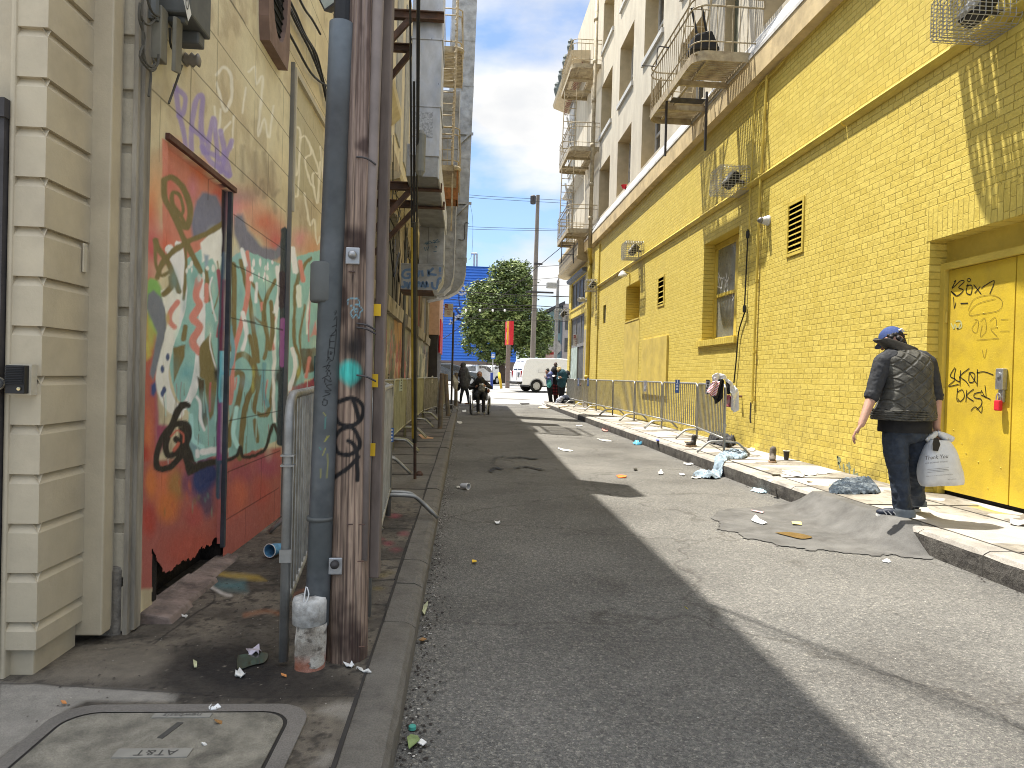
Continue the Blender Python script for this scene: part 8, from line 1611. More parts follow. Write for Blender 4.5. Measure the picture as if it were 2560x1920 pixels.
m = MB(); m.box(-.03, .04, -.9, .9, .60, .66); m.build('rear_trim', M_carw, van)
m = MB(); sy = -1.005; m.box(2.35, 2.36, sy, sy+.01, .5, 1.1); m.box(1.0, 2.3, sy-.004, sy+.01, 1.155, 1.165); m.box(1.0, 2.3, sy-.002, sy+.01, 1.32, 1.328); m.box(.995, 1.003, sy-.002, sy+.01, 1.16, 1.325); m.build('side_seams', mat('seam_grey', (.28, .28, .28), .6), van)
m = MB(); m.add([(3.75, -.93, 1.25), (4.55, -.99, 1.2), (4.1, -.90, 1.8), (3.75, -.89, 1.85)], [(0, 1, 2, 3)]); m.build('side_window', M_cglass, van)
m = MB()
for s_ in (-1, 1):
 for x in (.92,): m.tube([(x+.43*math.cos(a), s_*1.0, .36+.43*math.sin(a)) for a in np.linspace(.0, math.pi, 12)], .03, 5)
m.build('wheel_arches', mat('arch_grey', (.38, .38, .38), .5), van)
c = on(1260+590/13.01, 880+1010/13.01, y=41.2); th = R0(15); van.location = (c.x+1.0*(-math.sin(th))*1.0, 41.2+1.0*math.cos(th), gz(42.2)); van.rotation_euler = (0, 0, th)
def make_suv(label, paint, name='parked_car'):
 t = thing(name, label, 'car', (0, 0, 0), 'cars parked in front of the blue building')
 pf = [(0, .45), (-.02, .85), (.18, 1.05), (.45, 1.52), (.9, 1.60), (2.2, 1.62), (2.9, 1.45), (3.55, 1.05), (4.45, .92), (4.65, .7), (4.6, .35), (4.25, .33)]+[(3.78+.38*math.cos(a), .33+.38*math.sin(a)) for a in np.linspace(.15, math.pi-.15, 8)]+[(3.3, .3), (1.35, .3)]+[(.92+.38*math.cos(a), .33+.38*math.sin(a)) for a in np.linspace(.15, math.pi-.15, 8)]+[(.45, .38)]
 m, hz_ = crossbody(pf, .92, (.95, .28)); m.build('body', paint, t, bevel=.05)
 for x in (.92, 3.78):
  for s_ in (-1, 1): wheel(t, x, s_*.80, .33, .21, s_)
 m = MB(); m.add([(.165, -.70, 1.10), (.165, .70, 1.10), (.40, .60, 1.47), (.40, -.60, 1.47)], [(0, 1, 2, 3)]); m.build('rear_window', M_cglass, t)
 for s_ in (-1, 1):
  q = lambda x, z: (x, s_*(hz_(z)+.006), z); m = MB(); m.add([q(.62, 1.08), q(1.15, 1.02), q(1.15, 1.50), q(.75, 1.50)], [(0, 1, 2, 3)]); m.add([q(1.22, 1.02), q(2.1, 1.02), q(2.1, 1.50), q(1.22, 1.50)], [(0, 1, 2, 3)]); m.add([q(2.17, 1.02), q(3.25, 1.04), q(2.75, 1.42), q(2.17, 1.50)], [(0, 1, 2, 3)]); m.build('side_windows', M_cglass, t)
  m = MB(); m.box(-.04, .10, s_*.62-.2, s_*.62+.2, .86, .96); m.build('tail_light', M_tail, t, bevel=.01)
  m = MB(); m.box(2.95, 3.1, s_*1.0-.1, s_*1.0+.1, 1.02, 1.14); m.build('mirror', paint, t, bevel=.03)
 m = MB(); m.add([(3.50, -.74, 1.09), (3.50, .74, 1.09), (2.93, .62, 1.45), (2.93, -.62, 1.45)], [(0, 1, 2, 3)]); m.build('windscreen', M_cglass, t)
 m = MB(); m.box(-.06, .02, -.85, .85, .42, .56); m.build('bumper', M_cbumper, t, bevel=.02); m = MB()
 for s_ in (-1, 1): m.tube([(.7, s_*.62, 1.65), (2.4, s_*.62, 1.67)], .018, 5)
 m.build('roof_rails', M_cbumper, t); return t
suv = make_suv('white estate car seen from behind, nearer of the two white cars beside the blue sleeve', M_carw); Dz = Zm(1130, 880, 15.8); c = on(*Dz((975, 1200))[0], y=56.5); th = R0(64); suv.location = (c.x-.92*math.sin(th), 56.5+.92*math.cos(th), gz(57)); suv.rotation_euler = (0, 0, th)
s2 = copy_tree(suv); s2['label'] = 'farther white car, its roof and bonnet showing beyond the nearer white car'; s2.location = (suv.location.x+1.35, suv.location.y+2.6, gz(60)); s2.rotation_euler = (0, 0, R0(55))
dk = make_suv('dark grey car at the left, mostly hidden behind the tall dark sign pole', mat('dark_car_paint', (.06, .07, .08), .3, coat=.4)); c = on(1152, 965, y=53); dk.location = (c.x-3.1, 53, gz(53)); dk.rotation_euler = (0, 0, R0(20))
# ================================================================== CLOTHES, LITTER, SMALL THINGS
def cloth(name, label, cat, poly, z, hgt, mt, scale=14, seed=1, res=.012, group=None, mats=None, part='fabric'):
 """crumpled cloth heap over a ground polygon"""
 xs, ys = [p[0] for p in poly], [p[1] for p in poly]; oc = [tuple(p[:2]) for p in crom([tuple(p) for p in poly]+[tuple(poly[0])], 4)]
 nx, ny = int((max(xs)-min(xs))/res)+3, int((max(ys)-min(ys))/res)+3; X = np.linspace(min(xs)-res, max(xs)+res, nx); Y = np.linspace(min(ys)-res, max(ys)+res, ny); m = MB(); ids = {}
 cx, cy = sum(xs)/len(xs), sum(ys)/len(ys)
 def dist(x, y):
  d = 1e9
  for a, b in zip(oc[:-1], oc[1:]):
   dx, dy = b[0]-a[0], b[1]-a[1]; l = dx*dx+dy*dy+1e-12; t = max(0, min(1, ((x-a[0])*dx+(y-a[1])*dy)/l)); d = min(d, math.hypot(x-a[0]-t*dx, y-a[1]-t*dy))
  return d
 for j in range(ny-1):
  for i in range(nx-1):
   if inpoly((X[i]+X[i+1])/2, (Y[j]+Y[j+1])/2, oc):
    q = []
    for a, b in ((i, j), (i+1, j), (i+1, j+1), (i, j+1)):
     if (a, b) not in ids:
      x, y = X[a], Y[b]; e = min(1, dist(x, y)/.05) if inpoly(x, y, oc) else 0; w = Vector(((x+.4*y)*scale*.8, (y-.5*x)*scale*.35, seed*7.1)); r1 = 1-abs(mnoise.noise(w))*2.6; r2 = 1-abs(mnoise.noise(w*2.1))*2.2; h = (.08+.8*max(0, r1)+.25*max(0, r2)**1.5)*hgt*min(1, e*1.6)**.5
      zz = z(x, y) if callable(z) else z; ids[(a, b)] = len(m.v); m.v.append((x+mnoise.noise(w*1.4)*.02, y, zz+.004+h))
     q.append(ids[(a, b)])
    m.f.append(tuple(q))
 t = thing(name, label, cat, (cx, cy, z(cx, cy) if callable(z) else z), group); m.build(part, mt, t, smooth=True); return t
def gp_(zm, pts, z): return [tuple(on(*p, z=z)[:2]) for p in zm(*pts)]
def striped(name, c1, c2, per, ax=(1, 0, 0), duty=.5, rough=.85):
 m = mat(name, c1, rough, var=.15); t = m.node_tree; b_ = t.nodes['Principled BSDF']; Lk = t.links.new; tcn = N('ShaderNodeTexCoord', t); dp_ = N('ShaderNodeVectorMath', t, operation='DOT_PRODUCT'); Lk(tcn.outputs['Object'], dp_.inputs[0]); dp_.inputs[1].default_value = ax
 f = N('ShaderNodeMath', t, operation='PINGPONG'); Lk(dp_.outputs['Value'], f.inputs[0]); f.inputs[1].default_value = per; g = N('ShaderNodeMath', t, operation='GREATER_THAN'); Lk(f.outputs[0], g.inputs[0]); g.inputs[1].default_value = per*duty
 x = N('ShaderNodeMix', t, data_type='RGBA'); Lk(g.outputs[0], x.inputs[0]); x.inputs[6].default_value = (*c1, 1); x.inputs[7].default_value = (*c2, 1); Lk(x.outputs[2], b_.inputs['Base Color']); return m
M_den = mat('blue_grey_denim', (.025, .038, .052), .85, var=.5, vscale=16, dirt=(.15, .17, .18), dscale=8, damt=.8, bump=.002, bscale=90)
a3 = Zm(1700, 860, 2.572); a2 = Zm(1340, 860, 3.568)
cloth('clothes_heap', 'crumpled blue grey jeans lying on the sunny pavement behind the man', 'clothes', gp_(a3, [(958, 962), (975, 915), (1040, 885), (1130, 878), (1215, 872), (1250, 905), (1285, 960), (1200, 968), (1080, 970)], ZR), ZR, .055, M_den, 17, 2)
def kz(x, y): return ZR+.002 if x > RX1-.03 else .005+max(0, (x-RX1+.12)/.09)*ZR if x > RX1-.12 else .005
cloth('shirt', 'pale blue and black patterned shirt draped over the sunny kerb', 'clothes', gp_(a2, [(1400, 1120), (1480, 1095), (1560, 1108), (1640, 1050), (1720, 1022), (1850, 1025), (1885, 1050), (1860, 1078), (1740, 1085), (1680, 1110), (1620, 1145), (1500, 1140)], .09), kz, .07, mat('tie_dye', (.30, .38, .44), .85, var=.3, vscale=10, dirt=(.03, .035, .045), dscale=9, damt=.95), 12, 5)
cloth('clothes_heap', 'black clothes heap against the yellow wall at the foot of the nearest sunny barrier', 'clothes', gp_(a2, [(1535, 865), (1560, 835), (1650, 845), (1700, 815), (1760, 830), (1785, 870), (1760, 910), (1690, 925), (1620, 905), (1550, 890)], ZR), ZR, .17, mat('black_heap', (.02, .02, .022), .85, var=.4, vscale=9, dirt=(.22, .21, .20), dscale=6, damt=.35), 8, 7, .02)
cloth('blue_rag', 'bright blue packaging lying in the gutter under the sunny kerb', 'litter', gp_(a2, [(865, 880), (920, 858), (970, 865), (960, 890), (890, 897)], .01), .004, .05, mat('bright_blue', (.10, .42, .62), .5, dirt=(.02, .04, .08), dscale=9, damt=.8), 12, 3)
cloth('glove', 'pale blue glove lying on the road below the kerb', 'litter', gp_(a2, [(1915, 1312), (1940, 1295), (1930, 1282), (1975, 1300), (2040, 1310), (2065, 1330), (2000, 1335), (1950, 1318)], 0), .003, .03, mat('glove_blue', (.38, .52, .58), .6), 20, 4)
# clothes hung on the end of the nearest sunny barrier
Cz = Zm(1720, 900, 5.922)
def drape(name, label, pts_top, hang, w, mt, yy, thing_=None, fold=.02, cat='clothes', part='fabric'):
 """cloth falling from a line; pts = outline in the picture turned into a folded hanging sheet with thickness"""
 t = thing_ or thing(name, label, cat, tuple(on(*Cz(pts_top[0])[0], y=yy)), 'clothes hung on the barrier end')
 top = [Vector(p) for p in crom([tuple(on(*Cz(p)[0], y=yy)) for p in pts_top], 4)]; bot = [Vector(p) for p in crom([tuple(on(*Cz(p)[0], y=yy)) for p in hang], 4)]; n = min(len(top), len(bot)); m = MB(); mrow = 12
 for i in range(n):
  a, b_ = top[int(i*(len(top)-1)/(n-1))], bot[int(i*(len(bot)-1)/(n-1))]
  for j in range(mrow+1): u = j/mrow; p = a.lerp(b_, u); p.y += w*math.sin(i*1.3+u*2)*fold*30*.05+mnoise.noise(Vector((i*.5, u*3, yy)))*fold; m.v.append(p)
 for i in range(n-1):
  for j in range(mrow): m.f.append((i*(mrow+1)+j, (i+1)*(mrow+1)+j, (i+1)*(mrow+1)+j+1, i*(mrow+1)+j+1))
 o = m.build(part, mt, t, smooth=True); s_ = o.modifiers.new('thick', 'SOLIDIFY'); s_.thickness = .012; return t
yb0 = 10.72
wt_ = drape('white_shirt', 'crumpled white shirt draped over the end of the nearest sunny barrier', [(355, 245), (420, 190), (520, 215), (600, 290), (690, 385), (745, 465)], [(385, 330), (470, 290), (540, 290), (610, 370), (640, 520), (680, 640)], 1, mat('white_cotton', (.66, .66, .67), .85, var=.08), yb0-.06)
drape('', '', [(640, 380), (690, 385), (745, 465)], [(655, 740), (680, 780), (745, 735)], 1, MATS['white_cotton'], yb0+.05, wt_, part='sleeve')
drape('black_garment', 'black garment hanging on the near barrier end under the white shirt', [(440, 300), (500, 275), (530, 300)], [(365, 540), (410, 655), (500, 560)], 1, M_blk, yb0-.10);
drape('black_scarf', 'short dark cloth hanging behind the barrier end post', [(560, 285), (600, 330), (625, 380)], [(575, 500), (600, 510), (630, 490)], 1, M_blk, yb0+.1)
drape('plaid_bag', 'red and white striped cloth hanging at the left of the black garment', [(360, 320), (410, 310), (470, 320)], [(290, 480), (345, 530), (405, 520)], 1, striped('red_white_stripe', (.45, .05, .09), (.7, .68, .68), .011, (.5, 0, .8), .45), yb0-.14)
drape('plaid_bag', 'red and grey striped cloth hanging at the right of the barrier end post', [(575, 520), (610, 515), (650, 540)], [(575, 690), (610, 700), (655, 705)], 1, striped('red_grey_stripe', (.42, .03, .08), (.35, .33, .33), .009, (0, 0, 1), .55), yb0+.12)
# heap by the three people
b = MB(); pz = lambda p, yy=30.7: on(*Gz(p)[0], y=yy)
hp = thing('clothes_heap', 'large heap of dark clothes and a striped blanket at the feet of the three people', 'clothes', (4.5, 30.6, ZR))
for (x, y, rx, rz) in ((900, 1330, 150, 130), (760, 1290, 170, 150), (620, 1370, 130, 90), (980, 1390, 70, 90), (800, 1400, 220, 70)): ico(pz((x, y)), (rx*.00148, .22, rz*.00148), b)
blob('dark_clothes', b, mat('navy_heap', (.018, .022, .035), .85, var=.5, vscale=6, dirt=(.25, .27, .32), dscale=4, damt=.35), hp, .02, 1, .09, 7)
b = MB(); caps(b, [pz((470, 1440), 30.5), pz((560, 1330), 30.5), pz((640, 1250), 30.5)], [.06, .13, .11]); blob('striped_blanket', b, striped('navy_white_stripe', (.02, .03, .08), (.62, .64, .68), .022, (.8, 0, .6)), hp, .02, 1, .05, 8)
m = MB(); m.box(*[v for v in (pz((700, 1440), 30.4).x, pz((800, 1440), 30.4).x, 30.38, 30.5, ZR+.0, ZR+.15)]); m.build('grey_bundle', M_gry, hp, bevel=.04)
def flatpiece(name, label, cat, pts, z, mt, th=.006, lift=0, group=None, curl=.0):
 t = thing(name, label, cat, (pts[0][0], pts[0][1], z), group); m = MB(); n = len(pts); m.add([(x, y, z+.003+curl*abs(mnoise.noise(Vector((x*9, y*9, 1)))) + (curl if i % 3 == 0 else 0)) for i, (x, y) in enumerate(pts)]+[(x, y, z+.003+th+curl*abs(mnoise.noise(Vector((x*9, y*9, 1)))) + (curl if i % 3 == 0 else 0)) for i, (x, y) in enumerate(pts)], [tuple(range(n))[::-1], tuple(range(n, 2*n))]+[(i, (i+1) % n, n+(i+1) % n, n+i) for i in range(n)]); m.build('sheet', mt, t); return t
M_card = mat('cardboard', (.48, .40, .28), .85, var=.15)
flatpiece('cardboard', 'long flattened cardboard strip on the road beside the heap of clothes', 'cardboard', gp_(Gz, [(-60, 1530), (200, 1560), (330, 1545), (460, 1450), (400, 1440), (250, 1500), (0, 1490)], .02), .01, M_card, .02)
flatpiece('cardboard', 'dark edged cardboard piece lying on the road left of the heap', 'cardboard', gp_(Zm(1120, 860, 6.506), [(1150, 965), (1320, 962), (1325, 982), (1200, 985)], .0), .004, mat('dark_card', (.05, .045, .04), .9), .03)
flatpiece('cardboard', 'pale flattened box by the kerb in front of the heap of clothes', 'cardboard', gp_(Gz, [(530, 1500), (700, 1470), (870, 1470), (800, 1500), (560, 1530)], ZR), ZR, M_card, .03)
flatpiece('cardboard', 'grey board lying along the kerb end by the three people', 'cardboard', gp_(Gz, [(0, 1350), (110, 1340), (330, 1480), (260, 1520), (60, 1420)], .02), .012, M_conc, .05)
# litter on the sunny pavement and the road
pap = 'scraps of paper and litter on the ground'
specs = [(a3, [(655, 835), (735, 828), (800, 850), (760, 858)], ZR, 'white paper sheet on the sunny pavement, left end of the strewn sheets'), (a3, [(770, 820), (850, 818), (875, 845), (800, 848)], ZR, 'white paper sheet in the middle of the strewn sheets on the pavement'), (a3, [(880, 828), (965, 825), (955, 838), (890, 840)], ZR, 'white paper slip at the right end of the strewn sheets'), (a3, [(660, 818), (720, 815), (725, 825), (670, 828)], ZR, 'thin white strip behind the strewn sheets'),
         (a3, [(560, 882), (600, 878), (590, 890)], ZR, 'small white scrap near the pavement joint'), (a3, [(2115, 1165), (2130, 1135), (2212, 1145), (2212, 1175)], ZR, 'crumpled white paper on the pavement before the steel door'), (a3, [(1300, 1400), (1320, 1390), (1350, 1400), (1330, 1410)], 0, 'small grey white scrap alone on the sunlit road'), (a3, [(25, 768), (90, 768), (75, 780), (30, 778)], 0, 'white scrap in the gutter by the draped shirt'), (a3, [(-5, 838), (25, 838), (20, 848)], 0, 'white oval scrap on the road, middle one of three'), (a3, [(75, 858), (130, 858), (125, 866), (80, 866)], 0, 'white slip on the road below the draped shirt'),
         (a2, [(1095, 1150), (1115, 1130), (1135, 1160), (1100, 1165)], 0, 'crumpled white tissue on the sunlit road'), (a2, [(540, 845), (640, 860), (690, 872), (600, 868)], 0, 'white smeared strip on the road near the far kerb'), (a2, [(360, 728), (410, 727), (405, 735), (365, 735)], 0, 'small white slip on the road by the far kerb'), (a2, [(195, 930), (330, 955), (280, 962), (210, 945)], 0, 'white smear of paper at the edge of the road shadow'), (a2, [(590, 740), (640, 738), (655, 775), (595, 778)], .0, 'red and white carton squashed in the gutter'), (a2, [(395, 650), (418, 648), (420, 672), (396, 672)], .0, 'white lump of paper by the far kerb'), (a2, [(1895, 940), (1935, 928), (1955, 955), (1900, 958)], ZR, 'white napkin at the foot of the yellow wall'),
         (Zm(1000, 1060, 2.765), [(385, 440), (400, 434), (418, 440), (405, 448)], 0, 'white bit of paper beside the fallen cup'), (Zm(1000, 1060, 2.765), [(655, 680), (690, 678), (690, 688), (660, 690)], 0, 'small white scrap on the shaded road below the fallen cup'), (Zm(1120, 860, 6.506), [(150, 1260), (215, 1265), (230, 1295), (165, 1300)], 0, 'white crumpled paper in the left gutter near the wheelchair'), (Zm(1120, 860, 6.506), [(230, 1085), (290, 1075), (292, 1105), (235, 1108)], 0, 'white paper in the left gutter between kerb and wheelchair'),
         (Zm(0, 1240, 2.011), [(1170, 905), (1210, 895), (1225, 915), (1185, 925)], ZL, 'small white foil scrap on the wet stain'), (Zm(0, 1240, 2.011), [(1730, 855), (1765, 850), (1775, 868), (1745, 872)], ZL, 'white scrap at the right foot of the pole'), (Zm(0, 1240, 2.011), [(1795, 872), (1858, 888), (1850, 896), (1795, 880)], ZL, 'pale pink paper strip at the kerb near the pole'), (Zm(0, 1240, 2.011), [(1050, 1078), (1095, 1072), (1098, 1082), (1055, 1086)], ZL, 'rolled white paper on the rim of the utility cover'), (Zm(0, 1240, 2.011), [(918, 612), (935, 608), (938, 618), (922, 622)], ZL, 'tiny white scrap in the pavement crack'), (Zm(0, 1240, 2.011), [(1245, 790), (1290, 772), (1315, 795), (1280, 805), (1250, 805)], ZL, 'lilac grey crumpled plastic on the wet stain')]
pm = [M_white, mat('off_white', (.55, .54, .50), .8), mat('red_carton', (.50, .22, .18), .7), mat('lilac_plastic', (.48, .44, .50), .5)]
for i, (zm, pts, z, ll) in enumerate(specs):
 q = gp_(zm, pts, z if z else 0); q = [tuple(p[:2]) for p in crom([p for p in q]+[q[0]], 3)][:-1]; q = [(x+random.uniform(-.008, .008), y+random.uniform(-.012, .012)) for x, y in q]
 flatpiece('paper_scrap', ll, 'litter', q, z+.002*(z > 0), pm[2] if 'carton' in ll else pm[3] if 'lilac' in ll else pm[i % 2], .003, 0, pap, .013 if any(w in ll for w in ('crumpled', 'lump', 'carton', 'napkin', 'foil', 'tissue')) else .008)
col = lambda n, c: mat(n, c, .7)
for zm, pts, z, ll, mt, nm in ((Zm(1000, 1060, 2.765), [(1495, 362), (1520, 355), (1565, 360), (1562, 375), (1510, 375)], 0, 'orange piece of plastic on the sunlit road', col('orange_plastic', (.85, .16, .03)), 'plastic_scrap'), (Zm(1000, 1060, 2.765), [(497, 955), (512, 947), (530, 955), (528, 968), (500, 966)], 0, 'yellow wrapper on the shaded road', col('yellow_wrapper', (.75, .48, .04)), 'wrapper'), (Zm(1000, 1060, 2.765), [(1965, 1290), (1978, 1286), (1992, 1295), (1975, 1298)], 0, 'small yellow leaf near the road shadow edge', col('yellow_leaf', (.55, .45, .10)), 'leaf'), (a3, [(718, 1150), (780, 1150), (783, 1168), (722, 1166)], .006, 'yellow card lying on the dark road patch', col('yellow_card', (.62, .50, .20)), 'card'),
                              (a3, [(455, 1075), (540, 1085), (530, 1092), (465, 1080)], .006, 'pink paper slip on the dark road patch', col('pink_slip', (.6, .38, .38)), 'paper_scrap'), (a3, [(458, 1140), (485, 1105), (510, 1130), (560, 1158), (530, 1165), (480, 1150)], .006, 'torn white packet on the dark road patch', M_white, 'packet'), (a2, [(1320, 870), (1400, 868), (1405, 880), (1330, 882)], ZR, 'tan flat shoe sole on the pavement by the single boot', col('tan_sole', (.35, .24, .16)), 'shoe_sole'), (a2, [(2100, 1172), (2180, 1168), (2182, 1178), (2110, 1184)], ZR, 'dark flat wallet on the pavement beside the strewn papers', M_blackp, 'wallet'), (a2, [(870, 1118), (900, 1115), (905, 1128), (875, 1130)], 0, 'small black lump on the sunlit road', M_blackp, 'plastic_scrap'), (a2, [(1070, 858), (1100, 858), (1098, 866), (1072, 868)], ZR, 'small blue cap on the sunny pavement', col('blue_cap', (.03, .06, .4)), 'bottle_cap'),
                              (a3, [(812, 882), (850, 882), (848, 890), (818, 892)], ZR, 'tan scrap on the pavement left of the crumpled jeans', M_card, 'paper_scrap'),
                              (Zm(0, 1240, 2.011), [(1075, 1155), (1118, 1145), (1115, 1160), (1085, 1165)], ZL, 'orange brown leaf on the utility cover', col('brown_leaf', (.32, .17, .06)), 'leaf'), (Zm(0, 1240, 2.011), [(305, 1052), (330, 1045), (335, 1056), (312, 1063)], ZL, 'orange cigarette butt beside the utility cover', col('orange_butt', (.6, .25, .08)), 'cigarette_butt'), (Zm(0, 1240, 2.011), [(1412, 910), (1440, 912), (1440, 920), (1415, 918)], ZL, 'orange stub at the foot of the near barrier', MATS['orange_butt'], 'cigarette_butt'), (Zm(0, 1240, 2.011), [(1012, 1262), (1030, 1254), (1042, 1264), (1025, 1275)], ZL, 'small cream pebble on the utility cover', M_white, 'pebble'), (Zm(0, 1240, 2.011), [(2045, 1250), (2065, 1218), (2100, 1225), (2110, 1255), (2055, 1290)], 0, 'green leaf in the near gutter', col('green_leaf', (.20, .26, .10)), 'leaf'), (Zm(0, 1240, 2.011), [(2090, 1255), (2120, 1235), (2145, 1250), (2125, 1275)], 0, 'white crushed tissue beside the green leaf in the gutter', M_white, 'tissue'), (Zm(0, 1240, 2.011), [(2122, 600), (2130, 560), (2152, 535), (2150, 570), (2135, 605)], 0, 'long pale leaf in the gutter beside the kerb', col('pale_leaf', (.45, .46, .28)), 'leaf'), (Zm(0, 1240, 2.011), [(2105, 745), (2125, 722), (2145, 728), (2120, 750)], 0, 'reddish dry leaf in the gutter', MATS['brown_leaf'], 'leaf'),
                              (Zm(0, 1240, 2.011), [(970, 852), (990, 848), (985, 868), (990, 885), (975, 872)], ZL, 'curled dry leaf on the wet stain', MATS['pale_leaf'], 'leaf'), (cc, [(730, 1580), (790, 1560), (850, 1600), (1000, 1635), (980, 1645), (800, 1640)], ZL, 'tan wooden spoon shaped scrap on the left pavement behind the guy wires', col('tan_scrap', (.5, .30, .15)), 'cardboard_scrap'), (cc, [(830, 1290), (890, 1280), (965, 1335), (930, 1345), (860, 1320)], ZL, 'black rag on the left pavement by the barrier feet', M_blackp, 'rag')):
 flatpiece(nm, ll, 'litter', gp_(zm, pts, z), z+.0025, mt, .004, 0, None, .012 if 'leaf' in nm else .006)
for p in ((2045, 1160, .014),):
 q = on(*Zm(0, 1240, 2.011)((2073, 1161))[0], z=.012); t = thing('bottle_cap', 'round teal bottle cap in the near gutter', 'litter', tuple(q)); m = MB(); m.lathe([(.014, -.008), (.014, .004), (.010, .007)], tuple(q), 14); m.build('cap_shell', col('teal_cap', (.06, .30, .24)), t)
# gutter grit and specks: uncountable
rr = random.Random(9); m = MB()
def speck(x, y, z, s):
 n = 5; a0 = rr.random()*6; m.add([(x+s*math.cos(a0+k*1.257)*rr.uniform(.5, 1), y+s*math.sin(a0+k*1.257)*rr.uniform(.5, 1.2), z+.002) for k in range(n)]+[(x, y, z+s*.6)], [(k, (k+1) % n, n) for k in range(n)])
for k in range(420): y = 1.5+rr.random()**1.7*28; speck(RX0+abs(rr.gauss(0, .05))+.012, y, .0, rr.uniform(.003, .008)*(1+y*.05))
for k in range(260): y = 1.5+rr.random()**1.5*24; speck(rr.uniform(RX0, RX1-.1), y, .002, rr.uniform(.002, .005)*(1+y*.06))
for k in range(160): speck(rr.uniform(-1.5, -.4), rr.uniform(1.8, 5.5), ZL+.003, rr.uniform(.0015, .004))
m.build('pale_grit', mat('pale_grit', (.42, .40, .36), .9, var=.3, vscale=50), kind='stuff'); m = MB()
for k in range(1300): y = 1.6+rr.random()**1.6*22; speck(RX0+abs(rr.gauss(0, .06))+.008, y, .0, rr.uniform(.003, .011))
for k in range(500): speck(rr.uniform(-1.45, -.36), rr.uniform(1.9, 6), ZL+.002, rr.uniform(.002, .007))
for k in range(200): speck(RX1-.05-abs(rr.gauss(0, .05)), rr.uniform(4, 20), .0, rr.uniform(.005, .014))
m.build('dark_grit', mat('dark_grit', (.04, .033, .028), .95), kind='stuff')
# cups, boots, bottles
def cup(label, c, ax, r0, r1, h, mt, rim=True):
 t = thing('cup', label, 'cup', tuple(c)); ax = Vector(ax).normalized(); u = ax.orthogonal().normalized(); w = ax.cross(u); m = MB(); n = 20
 for (r, s_) in ((r0, 0), (r1, h), (r1*.92, h), (r0*.92, .006)): m.v += [Vector(c)+ax*s_+u*math.cos(2*math.pi*k/n)*r+w*math.sin(2*math.pi*k/n)*r for k in range(n)]
 for i in range(3): m.f += [(i*n+k, i*n+(k+1) % n, (i+1)*n+(k+1) % n, (i+1)*n+k) for k in range(n)]
 m.f += [tuple(range(n))[::-1], tuple(3*n+k for k in range(n))]; m.build('cup_wall', mt, t); m = MB(); m.tube([Vector(c)+ax*h+u*math.cos(2*math.pi*k/n)*r1+w*math.sin(2*math.pi*k/n)*r1 for k in range(n)], .003, 5, closed=True); m.build('rim', M_white, t); return t
q = on(*Zm(1000, 1060, 2.765)((425, 425))[0], z=.035); cup('white paper cup lying on its side on the shaded road', (q.x, q.y, .034), (.75, -.62, .0), .026, .038, .10, mat('paper_cup_white', (.45, .45, .46), .7))
q = on(*Zm(0, 1240, 2.011)((1385, 265))[0], z=ZL+.035); cup('blue and white paper cup lying behind the near barrier post', (q.x+.03, q.y, ZL+.042), (-.35, -.9, .05), .03, .042, .11, mat('paper_cup_blue', (.10, .26, .42), .6, var=.5, vscale=25))
q = on(*a3((683, 745))[0], z=ZR); cup('black paper cup standing upright at the foot of the yellow wall', (q.x, q.y, ZR+.003), (0, 0, 1), .032, .045, .13, mat('cup_black', (.02, .018, .016), .5))
def boot(label, c, d, s, mt):
 t = thing('boot', label, 'boot', tuple(c)); b = MB(); c, d = Vector(c), Vector(d).normalized(); shoe(b, c+Vector((0, 0, .015)), d, s); caps(b, [c+d*.05*s+Vector((0, 0, .05)), c+d*.035*s+Vector((0, 0, .17*s))], [.045*s, .048*s]); blob('upper', b, mt, t, .009, 1, .012, 20); m = MB(); sole(m, c, d, s*1.04); m.build('sole', M_blackp if 'tan' not in label else MATS['tan_sole'], t)
M_boot = mat('dark_boot', (.035, .03, .026), .7, var=.3); M_boot2 = mat('grey_tan_boot', (.13, .11, .09), .8, var=.4)
q = on(*a2((1418, 912))[0], z=ZR); boot('dark boot standing alone on the pavement before the barrier foot', (q.x, q.y, ZR+.002), (-.6, -.5, 0), .95, M_boot)
q = on(*a2((2112, 1045))[0], z=ZR); boot('worn tan and grey boot standing at the foot of the yellow wall', (q.x, q.y, ZR+.002), (-.4, -.8, 0), 1.0, M_boot2)
# bag on the far left barrier
pb = thing('plastic_bag', 'dirty white plastic bag hanging behind the leaning posts on the left pavement', 'bag', (-.35, 26, 1)); m = MB(); pts = [on(*cc(p)[0], y=26.2) for p in ((1295, 530), (1350, 535), (1430, 660), (1395, 790), (1340, 775), (1310, 650))]
m.add([tuple(p) for p in pts]+[tuple(p+Vector((0, .16, 0))) for p in pts]+[tuple(sum(pts, Vector())/6+Vector((0, -.07, 0)))], [(i, (i+1) % 6, 12) for i in range(6)]+[tuple(range(6, 12))]+[(i, 6+i, 6+(i+1) % 6, (i+1) % 6) for i in range(6)]); m.build('bag_body', mat('dirty_white_plastic', (.42, .41, .37), .6, var=.2), pb, smooth=False)
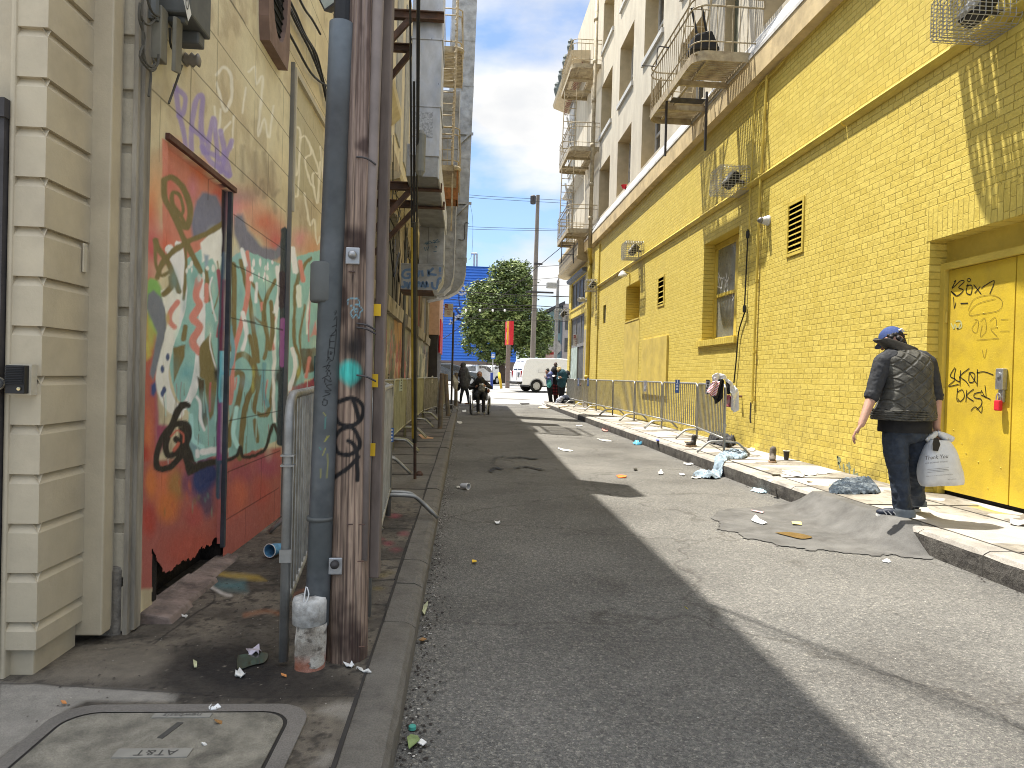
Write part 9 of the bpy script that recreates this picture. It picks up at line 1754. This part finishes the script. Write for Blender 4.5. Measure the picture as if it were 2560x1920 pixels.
# utility cover
uc = thing('utility_cover', 'large rounded concrete utility cover set in the pavement in the near left corner', 'cover', (-.95, 2.2, ZL))
def rrect(x0, x1, y0, y1, r, n=8):
 p = []
 for cx, cy, a0 in ((x1-r, y1-r, 0), (x0+r, y1-r, 90), (x0+r, y0+r, 180), (x1-r, y0+r, 270)): p += [(cx+r*math.cos(R0(a0+90*k/n)), cy+r*math.sin(R0(a0+90*k/n))) for k in range(n+1)]
 return p
o1, o2, o3 = rrect(-1.34, -.50, 1.55, 2.50, .12), rrect(-1.29, -.555, 1.62, 2.445, .10), rrect(-1.278, -.567, 1.632, 2.433, .095)
M_cov = mat('cover_concrete', (.20, .185, .148), .9, var=.3, vscale=10, dirt=(.075, .068, .055), dscale=7, damt=.75, bump=.002, bscale=180, fine=.3, fscale=300)
m = MB(); n = len(o1); m.add([(x, y, ZL+.007) for x, y in o1]+[(x, y, ZL+.007) for x, y in o2], [(i, (i+1) % n, n+(i+1) % n, n+i) for i in range(n)]); m.add([(x, y, ZL+.007) for x, y in o1]+[(x, y, ZL-.02) for x, y in o1], [(i, (i+1) % n, n+(i+1) % n, n+i) for i in range(n)]); m.build('cover_frame', M_conc2, uc)
m = MB(); m.add([(x, y, ZL+.0045) for x, y in o2], [tuple(range(n))]); m.build('cover_gap', M_joint, uc); m = MB(); m.add([(x, y, ZL+.009) for x, y in o3]+[(x, y, ZL) for x, y in o3], [tuple(range(n))]+[(i, (i+1) % n, n+(i+1) % n, n+i) for i in range(n)]); cl_ = m.build('cover_lid', M_cov, uc)
M_emb = mat('embossed_light', (.235, .225, .195), .9, var=.2); M_embd = mat('embossed_dark', (.06, .057, .05), .9)
m = MB(); m.box(-1.01, -.82, 2.395, 2.425, ZL+.0092, ZL+.0125); m.box(-1.02, -.80, 2.15, 2.20, ZL+.0092, ZL+.0125); m.build('name_plates', M_emb, cl_)
m = MB(); v_, f_ = text_mesh('newbasis', .035, (-.915, 2.41, ZL+.0135), (-1, 0, 0), (0, -1, 0), 1.0); m.add(v_, f_); v_, f_ = text_mesh('AT&T', .045, (-.90, 2.175, ZL+.0135), (-1, 0, 0), (0, -1, 0), 1.1); m.add(v_, f_); m.build('lettering', M_embd, cl_)
m = MB(); m.obox((-.915, 2.315, ZL+.0095), (.012, .05, 0), (.010, -.002, 0), (0, 0, .0012)); m.build('lift_slot', M_embd, cl_)
# round valve lid and puddle
q = on(*Zm(0, 1240, 2.011)((1260, 850))[0], z=ZL); m = MB(); pd = [tuple(on(*Zm(0, 1240, 2.011)(p)[0], z=ZL)[:2]) for p in ((1195, 810), (1270, 800), (1345, 800), (1330, 845), (1270, 860), (1195, 880))]; pd = [p[:2] for p in crom(pd+[pd[0]], 4)][:-1]
m.add([(x, y, ZL+.0085) for x, y in pd], [tuple(range(len(pd)))]); o = m.build('puddle', mat('puddle_water', (.035, .036, .03), .06, var=.1, spec=.8), kind='structure')
m = MB(); pd = [tuple(on(*a3(p)[0], z=.01)[:2]) for p in ((610, 1215), (700, 1212), (790, 1225), (850, 1245), (780, 1255), (690, 1235))]; pd = [p[:2] for p in crom(pd+[pd[0]], 4)][:-1]; m.add([(x, y, .0145) for x, y in pd], [tuple(range(len(pd)))]); m.build('rusty_puddle', mat('rusty_water', (.11, .06, .03), .15, var=.3, vscale=12), kind='structure')
# small sticker on the post of the barrier
t = thing('sticker', 'blue and white sticker wrapped on a barrier post low behind the pole', 'sticker', (-.58, 5.7, .4)); q0, q1 = on(980, 1070, y=5.70), on(980, 1105, y=5.70); m = MB(); m.box(q0.x-.022, q0.x+.014, 5.695, 5.699, q1.z, q0.z); s_ = m.build('sticker_sheet', mat('sticker_blue', (.04, .12, .32), .5), t); m = MB()
for k in range(4): m.box(q0.x-.014, q0.x+.006, 5.690, 5.694, q1.z+.01+k*.027, q1.z+.022+k*.027)
m.build('sticker_print', M_white, s_)
